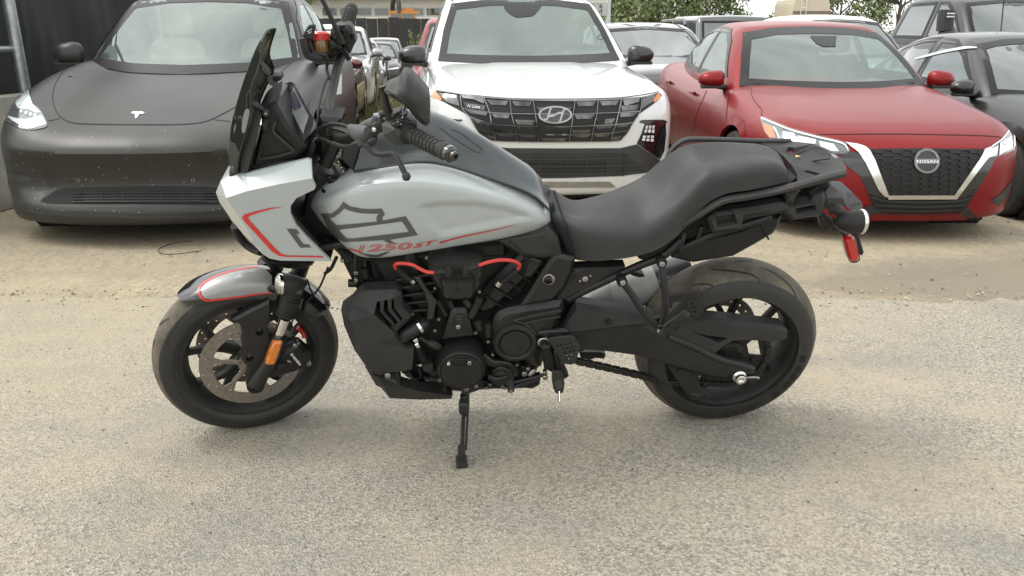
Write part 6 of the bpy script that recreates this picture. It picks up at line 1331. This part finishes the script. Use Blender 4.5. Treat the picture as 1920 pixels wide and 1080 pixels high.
# far side of the tank, mirrored
b.add([tuple(BF.W(p[0],p[1],-p[2])) for p in L3],[f[::-1] for f in b.f[:]])
# closing walls between the two sides
ew=[i for i in range(nu_)]; eb=[(m_-1)*nu_+i for i in range(nu_)]
for e in(ew,eb): b.f+=[[e[i],e[i+1],e[i+1]+n0,e[i]+n0] for i in range(nu_-1)]; b.mi+=[0]*(nu_-1)
for c_ in(0,nu_-1): b.f+=[[r*nu_+c_,(r+1)*nu_+c_,(r+1)*nu_+c_+n0,r*nu_+c_+n0] for r in range(m_-1)]; b.mi+=[0]*(m_-1)
tank=part('fuel_tank',b,'grey_paint',sharp=70,split=False)
c0=cC.w(395,392,.105,560,362,.108,700,340,.11,850,322,.112,1000,330,.112,1200,384,.11,1500,484,.120,1690,564,.120,1805,668,.115)
c1=cC.w(455,215,.085,600,232,.088,750,240,.088,900,238,.085,1060,222,.08,1250,310,.078,1500,412,.085,1690,512,.082,1800,620,.075)
c2=cC.w(520,40,.04,640,28,.045,760,20,.045,880,10,.04,1010,35,.035,1200,110,.03,1500,285,.025,1700,420,.022,1788,565,.02)
b=MB().loft(BF,[c0,c0,c1,c1,c2],70,22,mirror=True); part('tank_cover',b,'gun',sharp=40)
b=MB().bar(pts(BF,[(x,y,w+.012) for x,y,w in c0]),.010,.006,BF.u,.3); part('tank_trim',b,'plastic')
TCv=bvh(bpy.data.objects['tank_cover']); b=MB(); decal(b,TCv,ribbon(cC(1010,75,1050,100,1100,140,1200,205,1280,250,1318,248,1315,225,1250,175,1150,105,1095,85),1.1,60),.0012,4); part('cover_outline',b,'plastic2')
b=MB().plate(BF,cK(490,560,560,540,715,555,620,858,470,720),.075,.0,.006); part('tank_front_panel',b,mat('dark teal panel',(.016,.022,.026),.4))
TT=bvh(tank)
# tank graphics: bar and shield outline
b=MB()
out=cC(160,690,238,692,288,655,323,606,372,640,450,655,520,660,598,655,622,697,606,712,604,742,770,710,858,846,655,880,690,905,640,900,610,882,330,896,245,858,215,800,190,750)
h1=cC(225,728,258,716,300,686,330,655,372,672,440,688,520,692,578,692,562,712,562,750,275,776)
h2=cC(292,808,745,748,795,823,400,870,345,870,318,842)
decal(b,TT,out,.0016,4,[h1,h2])
decal(b,TT,cC(430,975,520,985,560,990,640,965,660,968,575,1004,520,1004),.0016,4)
part('tank_emblem',b,'darkdecal',tank)
b=MB(); decal(b,TT,ribbon(cC(1015,902,1060,888,1200,852,1400,810,1580,766),[3.2,2.6,2.2,1.6,.5],16),.0018,4); decal(b,TT,cC(350,935,420,955,470,978,440,972,370,950),.0018,4)
part('pinstripe',b,'red',tank)
b=MB(); text_on(b,TT,'ST',cC(822,940)[0],np.array(cC(990,910)[0])-np.array(cC(822,940)[0]),np.array(cC(826,906)[0])-np.array(cC(818,938)[0]),.0022,shear=.25,bold=.012); text_on(b,TT,'1250',cC(425,968)[0],np.array(cC(812,925)[0])-np.array(cC(425,950)[0]),np.array(cC(425,925)[0])-np.array(cC(418,972)[0]),.002,shear=.12,sp=1.02,outline=.021)
part('tank_lettering',b,'red',tank,sharp=None)
# ---- front fairing
fv=cN.w(148,108,.05, 68,258,.10, 24,365,.075, 125,418,.174, 345,345,.177, 650,282,.18, 952,228,.182, 320,180,.125, 600,112,.13, 908,42,.135, 946,58,.137, 986,312,.179, 972,338,.178, 800,420,.174, 742,500,.171, 746,580,.168, 800,690,.164, 900,800,.159, 1135,1028,.15, 650,1022,.15, 540,1000,.151, 478,958,.153, 300,780,.115, 200,660,.10, 60,460,.08, 250,178,.10, 180,155,.06)
b=MB().tin(BF,fv,[(3,4),(4,5),(5,6),(3,21),(1,3),(3,25),(4,7)],BF.n*-.012,chain=[0,1,2,24,23,22,21,20,19,18,17,16,15,14,13,12,11,6,10,9,8,7,25,26])
fa=part('side_fairing',b,'grey_paint',sharp=11)
b=MB(); L3=[BF.loc(P(*p)) for p in fv]
r=geometry.delaunay_2d_cdt([Vector((p[0],p[1])) for p in fv],[(a,bb) for a,bb in zip([0,1,2,24,23,22,21,20,19,18,17,16,15,14,13,12,11,6,10,9,8,7,25,26],[1,2,24,23,22,21,20,19,18,17,16,15,14,13,12,11,6,10,9,8,7,25,26,0])]+[(3,4),(4,5),(5,6),(3,21),(1,3)],[],1,1e-6)
src=[o[0] for o in r[3]]; b.add([BF.W(L3[o][0],L3[o][1],-L3[o][2]) for o in src],[list(f) for f in r[2]]); part('side_fairing',b,'grey_paint',sharp=11)
TFa=bvh(fa); b=MB()
decal(b,TFa,cN(685,498,540,512,400,545,300,575,278,600,295,635,560,925,630,972,690,982,1065,990,1060,975,710,968,660,955,600,905,345,625,332,602,360,585,420,562,560,522),.0016,5); part('pinstripe',b,'red',fa)
b=MB(); decal(b,TFa,cN(708,712,800,714,835,760,800,762,870,862,920,862,945,892,838,894),.0016,5); part('fairing_emblem',b,'darkdecal',fa)
b=MB().loft(BF,[cN.w(140,420,-.12,200,640,-.12,300,830,-.1,440,940,-.08),cN.w(60,450,.0,185,660,.0,260,810,.0,440,950,0),cN.w(120,520,.055,215,690,.065,300,800,.075,460,945,.085)],16,10); hd=part('headlight',b,'gloss')
b=MB().tube(pts(BF,cN.w(205,690,.07,225,750,.06,300,850,.05,380,910,.06,460,940,.08)),.012,10); part('headlight_shell',b,'plastic',hd)
b=MB().plate(BF,cN(150,150,600,60,930,60,970,300,760,480,740,560,1000,860,1130,1020,700,980,480,900,250,640,120,420),.10,-.10,.01); part('fairing_core',b,'void')
# ---- windscreen, dash and brackets
b=MB(); wn=[cJ.w(150,992,.125,165,880,.13,205,740,.135,237,600,.135,238,470,.13,272,370,.12,302,262,.105,299,165,.09),
 cJ.w(120,992,.07,128,850,.07,158,680,.07,195,520,.07,228,380,.065,270,250,.055,310,165,.05,316,135,.045),
 cJ.w(95,960,.0,92,830,.0,118,660,.0,165,490,.0,215,340,.0,258,230,.0,298,150,.0,335,100,.0),
 cJ.w(150,930,-.09,165,800,-.09,190,640,-.09,240,480,-.09,290,350,-.08,310,240,-.07,340,150,-.05,368,82,-.04),
 cJ.w(215,860,-.13,240,740,-.13,280,580,-.13,335,440,-.125,374,365,-.12,380,320,-.115,352,232,-.10,394,80,-.07)]
b.loft(BF,wn,40,30); wsn=part('windscreen',b,'smoke',sharp=80)
b=MB(); 
for rw in(wn[0],wn[4]): b.tube(pts(BF,rw),.0028,6)
b.tube(pts(BF,[w[-1] for w in wn]),.0025,6); part('screen_edge',b,'plastic',wsn)
b=MB(); 
for l in [(300,305,.09,355,362,.02),(355,362,.02,298,466,.02),(298,466,.02,244,425,.09),(340,395,.05,405,428,-.02),(242,545,.10,330,592,.09),(300,465,.02,290,560,.03)]: b.bar(pts(BF,cJ.w(*l)),.004,.028,BF.n,sm=False)
b.plate(BF,cJ(365,385,425,380,430,405,400,420),.0,-.04,.003); part('screen_bracket',b,'plastic')
b=MB().loft(BF,[cJ.w(262,572,.10,250,640,.115,215,760,.12,180,880,.12,170,985,.12),cJ.w(305,622,.12,290,700,.125,265,800,.128,240,900,.128,215,992,.128)],20,4,lin=True); b.plate(BF,cJ(262,572,300,600,305,625,220,990,170,985,182,890,245,640),.10,.085,.004); part('inner_shroud',b,'plastic2')
b=MB().plate(BF,cJ(300,600,360,560,400,560,470,690,590,830,545,905,400,945,235,990,250,900,300,690),.095,-.095,.01); ip=part('inner_fairing',b,'engine')
b=MB().bar(pts(BF,cJ.w(395,665,.10,380,730,.102,440,790,.103,515,855,.10)),.008,.008,BF.n); b.bar(pts(BF,cJ.w(295,905,.10,400,890,.101,515,858,.1)),.007,.006,BF.n); b.bar(pts(BF,cJ.w(310,830,.10,290,900,.1)),.005,.005,BF.n,sm=False); b.plate(BF,cJ(308,655,350,655,346,735,306,725),.102,.09,.004); part('fairing_rib',b,'plastic2',ip)
b=MB(); disc(b,BF,*cJ(332,617)[0],.108,6,[(1,-.02),(1,.004),(.7,.006),(.3,.006)],14); disc(b,BF,*cJ(324,685)[0],.105,5,[(1,-.01),(1,.003)],12); part('screen_knob',b,'plastic2',ip); b=MB(); disc(b,BF,*cJ(332,617)[0],.115,2.4,[(1,0),(1,.002)],10); part('knob_pin',b,'steel',ip)
b=MB().loft(BF,[cJ.w(300,560,.06,340,480,.05,400,430,.03,440,410,.0),cJ.w(300,600,.10,370,560,.08,400,530,.06,430,470,.03)],10,6); part('dash_hood',b,'plastic')
off=(BF.s*.035+BF.u*-.012)
fr_=cJ.w(402,535,-.06,430,478,-.075,488,415,-.09,516,430,-.085,582,560,-.01,636,650,.05,628,705,.07,578,790,.085,545,808,.085,500,770,.05,418,610,-.03)
b=MB().tin(BF,fr_,(),off); dsh=part('dash_display',b,'plastic',sharp=20)
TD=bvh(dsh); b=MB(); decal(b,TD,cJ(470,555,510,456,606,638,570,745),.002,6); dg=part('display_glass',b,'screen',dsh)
b=MB(); decal(b,TD,cJ(482,532,513,474,548,540,560,580,520,600,500,575),.004,6); part('display_panel',b,mat('display panel',(.05,.045,.075),.15,0,1),dg)
# ---- front mudguard on its wheel
b=MB(); rows=[]; nu=26
for k in range(17):
    ph=-90+180*k/16; row=[]
    for j in range(nu):
        t=j/(nu-1); a=55+95*t; tip=min(1,(t+.012)/.10); rr=min(1,(1.012-t)/.10); tw=math.sqrt(max(0,1-(1-tip)**2)); rw=math.sqrt(max(0,1-(1-rr)**2))
        hs=.030+.040*min(1,t/.35)*(1 if t<.75 else 1-(t-.75)*1.2); c_=math.cos(R_(ph)); sn=math.sin(R_(ph))
        row.append(WF(.309-hs+hs*abs(c_)**.55, R_(a+ (1-abs(sn)**1.6)*(-3.5)*(1-tip*.9)), .066*math.copysign(abs(sn)**.8,sn)*(.35+.65*tw)*(.55+.45*rw)))
    rows.append(row)
b.add([p for r in rows for p in r],[[i*nu+j,i*nu+j+1,(i+1)*nu+j+1,(i+1)*nu+j] for i in range(16) for j in range(nu-1)])
mg=part('front_mudguard',b,'gloss',sharp=60); TM=bvh(mg)
b=MB(); decal(b,TM,cG(760,4,640,20,520,52,435,97,395,137,398,175,420,200,460,206,620,188,760,168,845,160,842,60,800,15),.0012,5); part('mudguard_panel',b,mat('mudguard panel grey',(.25,.25,.25),.38,.2,.6,.05,12,dust=.06),mg)  # lighter grey patch inside the red stripe
b=MB(); decal(b,TM,ribbon(cG(760,2,640,18,520,50,430,95,385,135,385,175,410,205,460,212,620,192,760,172,845,165),[2.5,3,3.2,3.5,4.2,4.5,4.5,3.5,3.2,2.6,2.2],44),.002,5); part('pinstripe',b,'red',mg)
# fork legs
b=MB().plate(FF,cG(590,340,700,280,830,218,845,245,835,330,815,400,845,450,905,470,900,500,850,600,800,690,780,760,700,765,680,740,690,640,655,602,660,420,640,370),.085,.055,.008,holes=[circle(cG(767,418)[0],5,10,5.5),circle(cG(703,580)[0],5,10,5.5)]); fl=part('fork_cover',b,'engine2')
b=MB().tube(pts(FF,cG.w(895,440,.09,840,580,.09,770,690,.088,735,745,.085)),[.024,.025,.026,.028],16); part('fork_lower',b,'engine2')
b=MB(); q=FF.P(*cG(738,745)[0],.08); b.lathe(q,FF.n,[(.028,-.04),(.028,.012),(.022,.016),(.014,.016),(.012,.008)],20); part('axle_clamp',b,'engine')
b=MB().pillow(FF,cG(845,500,870,478,900,475,910,490,865,610,845,625,812,622,805,605),.118,.006,.006,.10,sm=40,step=.006); part('fork_reflector',b,'orange')
b=MB().tube(pts(FF,cG.w(925,330,.085,880,460,.085)),.0165,18,sm=False); part('fork_tube',b,'chrome')
b=MB().tube(pts(FF,cG.w(985,140,.085,960,200,.085,925,305,.085)),[.029,.029,.030],18,sm=False); 
for t in(.3,.42,.8,.95): 
    q=FF.P(*cG(985-60*t,140+165*t)[0],.085); b.lathe(q,(FF.P(*cG(925,305)[0],.085)-FF.P(*cG(985,140)[0],.085)),[(.0315,-.004),(.0325,0),(.0315,.004)],18,False)
part('fork_boot',b,'plastic')
b=MB().tube(pts(FF,cG.w(1050,-60,-.10,985,120,-.09)),.026,14,sm=False); b.tube(pts(FF,cN.w(500,960,.02,560,1010,.02,620,1100,.0)),.02,12); b.tube(pts(FF,cG.w(830,-10,-.085,800,-50,-.085)),.03,14,sm=False); part('fork_tube',b,'engine')
b=MB().plate(FF,cN(480,985,640,1020,760,1020,1000,1020,960,1080,860,1120,700,1110,500,1040),.06,-.09,.01); part('lower_yoke',b,'engine')
q0,q1=FF.P(*cG(878,112)[0],.125),FF.P(*cG(1070,104)[0],.125); ax=q0-q1; L_=ax.length; b=MB().lathe(q1,ax,[(.002,0),(.008,.003),(.018,L_*.18),(.027,L_*.4),(.0315,L_*.62),(.0325,L_*.85)],28); sg=part('turn_signal',b,'plastic')
b=MB().lathe(q1,ax,[(.0328,L_*.84),(.034,L_*.87),(.034,L_*.95),(.030,L_*.97)],28,False); part('chrome_bezel',b,'chrome',sg); b=MB().lathe(q1,ax,[(.031,L_*.93),(.029,L_*1.0),(.018,L_*1.06),(.004,L_*1.08)],28); part('signal_lens',b,mat('clear signal lens',(.5,.45,.4),.12,.6,.6),sg)
b=MB().tube(pts(FF,cG.w(930,130,.11,850,140,.07,800,120,.03)),.012,10); part('signal_stalk',b,'engine')
b=MB().plate(FF,cG(890,560,1000,495,1030,500,1092,555,1085,620,1000,672,890,702,800,725,790,690,850,640),.100,.05,.012); b.plate(FF,cG(905,490,990,470,1010,510,900,560),.09,.05,.006); cal=part('brake_caliper',b,'engine')
b=MB(); disc(b,FF,*cG(903,630)[0],.103,8,[(1,0),(1,.003),(.75,.003),(.7,.001)],20); disc(b,FF,*cG(1045,548)[0],.102,4,[(1,0),(1,.004)],12); part('caliper_piston',b,'engine2',cal)
b=MB(); bolt(b,FF,*cG(988,495)[0],.10,4); bolt(b,FF,*cG(1075,607)[0],.10,4.5,.012); bolt(b,FF,*cG(1010,480)[0],.09,3); b.plate(FF,cG(945,590,968,600,962,612,940,602),.104,.1,.001); part('caliper_bolt',b,'steel',cal)
Tc=bvh(cal); b=MB(); text_on(b,Tc,'brembo',cG(958,553)[0],np.array(cG(1018,625)[0])-np.array(cG(958,553)[0]),np.array((5.2,-2.6)),.002,bold=.02); part('caliper_lettering',b,'white',cal,sharp=None)
b=MB().tube(pts(FF,cG.w(1005,385,.02,1040,420,.02,1050,450,.03)),.008,8); part('brake_line_fitting',b,'redcable')
b=MB().tube(pts(FF,cG.w(1200,0,.05,1150,120,.06,1105,180,.07,1060,230,.075,1040,310,.08,990,390,.08,985,470,.09)),.0035,8,5); b.tube(pts(FF,cG.w(1065,80,.09,1090,150,.09,1110,185,.08)),.003,6); b.tube(pts(FF,cG.w(1065,80,.08,1030,180,.085,990,300,.085,960,380,.085)),.003,6); part('brake_hose',b,'engine')
# ---- handlebar
hb=[cA.w(893,330,-.345,860,400,-.30,838,490,-.23,815,600,-.14,800,680,-.07,815,745,-.02,835,800,.02,850,862,.055)[i] for i in range(8)]+cK.w(470,480,.075,560,475,.11,660,430,.16,800,370,.235,950,345,.30,1100,370,.335,1250,420,.36)
b=MB().tube(pts(BF,hb),.0135,14,5); hbar=part('handlebar',b,'plastic')
def grip(p,q,r):
    ax=q-p; L_=ax.length; b=MB().lathe(p,ax,[(r*1.28,0),(r*1.35,.004),(r*1.28,.010),(r*.98,.012),(r,L_*.5),(r*1.02,L_*.88),(r*1.14,L_*.9),(r*1.14,L_*.97),(r*.95,L_)],24)
    g_=part('grip',b,'grip'); b=MB(); a=ax.normalized(); e=(Vector((0,0,1))-a*a.z).normalized(); f=a.cross(e)
    for k in range(7):
        for t in np.linspace(0,2*math.pi,10,endpoint=False):
            c=p+ax*(.22+.09*k)+ (e*math.cos(t)+f*math.sin(t))*(r*1.02); n_=(e*math.cos(t)+f*math.sin(t))
            s_=a*(L_*.026); u_=a.cross(n_)*(r*.24); b.shell([c+n_*.0018+s_*i+u_*j for i,j in((-1,-1),(1,-1),(1,1),(-1,1))],[[0,1,2,3]],[c-n_*.002+s_*i*1.2+u_*j*1.2 for i,j in((-1,-1),(1,-1),(1,1),(-1,1))])
    part('grip_knurl',b,'grip',g_); return g_
lg0,lg1=P(*cK(1225,415)[0],.36),P(*cK(1680,640)[0],.47); grip(lg0,lg1,.0178)
b=MB(); a=(lg1-lg0).normalized(); b.lathe(lg1,a,[(.015,-.002),(.019,.0),(.019,.010),(.015,.014),(.011,.015),(.011,.024),(.008,.026),(.005,.026),(.004,.02)],20); part('bar_end',b,'gloss')
rg0,rg1=P(*cA(897,190)[0],-.35),P(*cA(942,60)[0],-.47); grip(rg0,rg1,.0185)
b=MB(); b.lathe(rg1,(rg1-rg0),[(.019,-.002),(.02,.004),(.018,.009),(.01,.012)],20); part('bar_end',b,'plastic')
# left switch cluster
b=MB().tin(BF,cK.w(935,325,.335, 960,300,.33, 1000,245,.32, 1130,190,.32, 1180,205,.325, 1260,275,.345, 1330,345,.36, 1240,355,.37, 1195,420,.375, 1180,560,.375, 1085,558,.365, 950,440,.35, 1080,380,.365, 1150,310,.36),[(0,12),(12,13),(13,7),(12,9)],-BF.n*.05,chain=list(range(12))); sc_=part('switch_cluster',b,'plastic2',sharp=25)
b=MB()
for p,wd in [((1085,215),9),((1130,195),8),((1065,240),9),((1125,245),9),((1180,260),10),((1195,225),7)]:
    x,y=cK(*p)[0]; b.plate(BF,[(x-wd*.55,y-2),(x+wd*.3,y-4),(x+wd*.6,y),(x-wd*.2,y+3)],.37,.34,.002)
x,y=cK(1085,345)[0]; b.plate(BF,[(x-9,y-4),(x+1,y-8),(x+8,y-1),(x+1,y+6)],.385,.35,.003); part('switch_button',b,'engine',sc_)
b=MB()
for p in [(1115,295),(1150,320),(1165,245)]:
    x,y=cK(*p)[0]; b.plate(BF,[(x-1.2,y-.6),(x+.6,y-1.2),(x+1.2,y+.6),(x-.6,y+1.2)],.374,.372,.0005)
part('switch_symbol',b,'white',sc_)
b=MB().tube([lg0-a*.012,lg0+a*.006],.0265,20,sm=False); part('grip_flange',b,'grip')
b=MB().bar(pts(BF,cK.w(760,520,.30,830,430,.305,890,350,.31,960,290,.32)),.022,.012,BF.n,.25); b.plate(BF,cK(765,530,820,480,880,490,870,540,830,570,780,560),.322,.30,.003,sm=24); b.tube(pts(BF,cK.w(915,215,.31,960,195,.31)),.009,10,sm=False); part('clutch_perch',b,'plastic2')
b=MB(); disc(b,BF,*cK(848,375)[0],.318,4.2,[(1,0),(1,.003),(.55,.004),(.5,.001)],16); part('perch_bolt',b,'chrome')
b=MB().bar(pts(BF,cK.w(760,555,.325,850,640,.335,950,655,.345,1060,648,.36,1120,720,.375,1180,840,.39,1208,890,.395)),.013,.010,BF.n,.3); q=P(*cK(1212,905)[0],.395); b.lathe(q-BF.u*.011,BF.u,[(.002,0),(.008,.003),(.011,.011),(.008,.019),(.002,.022)],14); part('clutch_lever',b,'plastic2')
b=MB().tube(pts(BF,cK.w(580,360,.20,640,400,.235,720,430,.27,780,400,.29)),[.010,.018,.022,.012],12); b.tube(pts(BF,cK.w(690,430,.26,700,500,.275,705,560,.28)),[.018,.014,.007],10); part('cable_boot',b,mat('grey rubber boot',(.06,.065,.066),.6))
b=MB()
for l in [(110,500,.02,200,390,.06,330,325,.11,470,325,.16,590,362,.20),(210,500,.04,260,485,.06,340,520,.11,450,565,.17,560,570,.22,680,540,.27),(0,560,.0,110,470,.02,200,440,.05),(100,560,.0,170,420,.02,230,360,.0),(720,350,.16,820,290,.2,920,260,.27),(230,740,.02,320,745,.05,390,800,.06,430,880,.07,430,950,.06)]: b.tube(pts(BF,cK.w(*l)),.0055,8,5)
part('control_cable',b,'plastic')
b=MB().tube(pts(BF,cK.w(720,350,.15,800,310,.2,870,285,.25)),.012,10); part('cable_sheath',b,mat('dusty cable sheath',(.10,.11,.11),.6))
b=MB().tube(pts(BF,cA.w(740,880,.04,730,760,.0,735,660,-.06,770,540,-.15,800,480,-.21)),.004,8,5); b.tube(pts(BF,cA.w(790,400,-.29,785,440,-.27,800,500,-.22)),.005,8); part('brake_line',b,'plastic')
# clamps
b=MB(); b.bar(pts(BF,cK.w(235,178,-.055,300,150,-.06,380,165,-.055,485,225,-.03)),.030,.018,BF.u,.3); b.bar(pts(BF,cK.w(250,215,-.05,360,205,-.05,470,255,-.03)),.032,.018,BF.u,.3); b.bar(pts(BF,cK.w(335,385,.035,420,362,.04,520,385,.06,600,415,.08)),.030,.016,BF.u,.3); b.bar(pts(BF,cK.w(340,420,.035,440,400,.045,580,440,.075)),.032,.018,BF.u,.3); cl=part('bar_clamp',b,'plastic',split=False)
b=MB()
for p,w in [((290,145),-.06),((460,185),-.03),((365,360),.045),((245,170),-.05)]: q=P(*cK(*p)[0],w); b.lathe(q,BF.u,[(.0075,-.008),(.0075,.003),(.0045,.003),(.004,-.004)],12)
part('clamp_bolt',b,'engine',cl)
b=MB().plate(BF,cK(230,240,480,260,460,330,420,420,390,620,330,740,240,800,220,560,200,400),.035,-.06,.01); b.bar(pts(BF,cK.w(420,520,.05,370,640,.05,300,780,.05)),.03,.03,BF.n,.2); b.bar(pts(BF,cK.w(250,500,-.05,200,620,-.05,150,700,-.05)),.03,.03,BF.n,.2); b.plate(BF,cK(430,690,520,760,620,860,560,880,480,800),.03,0,.005); part('steering_head',b,'engine')
b=MB(); q=P(*cK(420,935)[0],.06); b.lathe(q-BF.u*.02,BF.u,[(.022,-.01),(.022,.022),(.019,.026),(.016,.024),(.014,.02)],24); b.lathe(q-BF.u*.06+BF.s*.01,BF.u,[(.034,0),(.034,.03),(.03,.036)],24); part('reservoir_cap',b,'plastic')
b=MB()
for x,y in [(470,640),(440,670),(455,800),(440,770),(500,840)]: bolt(b,BF,*cK(x,y)[0],.05,3.5)
part('head_bolt',b,'steel')
# right side master cylinder and reservoir
q=P(*cJ(680,190)[0],-.30); au=(BF.u*.97+BF.n*-.2).normalized(); b=MB().lathe(q-au*.028,au,[(.022,0),(.0245,.004),(.0245,.05),(.022,.054)],24); rv=part('brake_reservoir',b,'amber')
b=MB(); V=[]; prof=[(.026,.045),(.0265,.055),(.0265,.064),(.021,.069),(.012,.070)]
b.lathe(q-au*.028,au,prof,24)
for k in range(12):
    t=2*math.pi*k/12; e=(Vector((1,0,0))-au*au.x).normalized(); f=au.cross(e); b.box(q-au*.028+au*.056+(e*math.cos(t)+f*math.sin(t))*.0265,(.005,.005,.015))
part('reservoir_lid',b,'red',rv)
b=MB().plate(BF,cJ(558,130,600,60,632,54,648,62,630,150,600,148),-.26,-.27,.003,holes=[cJ(590,100,622,80,624,86,592,108),cJ(594,113,620,98,622,104,596,120)]); b.bar(pts(BF,cJ.w(565,140,-.262,580,200,-.262,600,250,-.265,690,275,-.27)),.022,.012,BF.n,.2); part('reservoir_guard',b,'plastic2',rv)
b=MB().plate(BF,cJ(565,140,612,150,640,225,720,240,735,290,660,295,600,250,580,200),-.265,-.33,.006); b.plate(BF,cJ(700,215,790,200,800,240,740,280),-.29,-.34,.006); part('master_cylinder',b,'engine')
b=MB().plate(BF,cS(135,560,150,440,190,400,270,370,420,370,460,420,520,610,480,680,440,780,400,800,330,700,280,650,140,620),-.30,-.36,.012); b.plate(BF,cS(120,600,180,600,290,660,340,750,300,760,260,720,120,760),-.285,-.33,.008); rsw=part('right_switchgear',b,'plastic')
b=MB(); 
for p in [(320,390,7),(350,465,5),(480,510,4)]:
    q=P(*cS(p[0],p[1])[0],-.30); b.lathe(q,BF.u,[(.0013*p[2],-.01),(.0013*p[2],.006),(.0010*p[2],.007)],14)
b.bar(pts(BF,cS.w(330,700,-.28,380,790,-.285,420,860,-.29)),.014,.012,BF.n,.2); part('starter_button',b,'engine',rsw)
b=MB().tube(pts(BF,cA.w(700,-90,-.30,760,5,-.29,830,150,-.28,875,262,-.285)),[.0065,.0065,.0075,.0105],12); b.tube(pts(BF,cA.w(860,225,-.284,880,275,-.286)),.0125,12,sm=False); part('mirror_stem',b,'plastic')
b=MB().tube(pts(BF,cA.w(1135,545,.33,1150,600,.33,1165,680,.325,1190,740,.32)),[.010,.0065,.0105,.0135],12); part('mirror_stem',b,'plastic')
b=MB().pillow(BF,cA(1143,590,1180,560,1232,540,1262,490,1290,484,1320,500,1415,600,1432,650,1437,780,1420,818,1395,815,1345,770,1275,690,1160,615),.35,.05,.05,.30,sm=60,step=.010); mr=part('rear_view_mirror',b,'plastic2',sharp=45)
b=MB().bar(pts(BF,cA.w(1165,575,.395,1230,610,.41,1280,655,.41,1275,700,.395)),.004,.006,BF.n); part('mirror_crease',b,'plastic',mr)
b=MB().plate(BF,cF(250,330,420,330,430,640,180,700,100,600,60,520,240,480),.03,-.05,.01); b.plate(BF,cE(60,420,115,430,200,730,260,840,100,810,20,600),.07,-.07,.01); part('gap_filler',b,'void',split=False)  # near-black plates added to close see-through gaps by swingarm and seat
b=MB().tin(BF,cM.w(880,100,-.06,960,150,-.03,1025,225,.03,1066,300,.08,1066,385,.12,985,392,.12,985,300,.07,950,220,.02),(),-BF.u*.05); b.v=[tuple(Vector(v)-BF.u*.02) for v in b.v]; b.plate(BF,cM(1060,405,1300,335,1345,385,1295,455,1100,475),.03,-.03,.006); part('tail_core',b,'void',split=False)
# dark filler behind the headstock and under the tank
b=MB().plate(BF,cB(640,90,720,100,780,180,830,260,880,390,800,400,740,340,690,330,600,300),.045,-.05,.01); b.plate(BF,cC(150,860,250,900,400,1000,700,1000,1100,945,1500,890,1500,1010,700,1040,350,1060),.06,-.1,.01); b.tube(pts(BF,cC.w(150,940,.09,220,930,.09,300,915,.09,380,930,.08)),.011,10); part('main_frame',b,'engine')
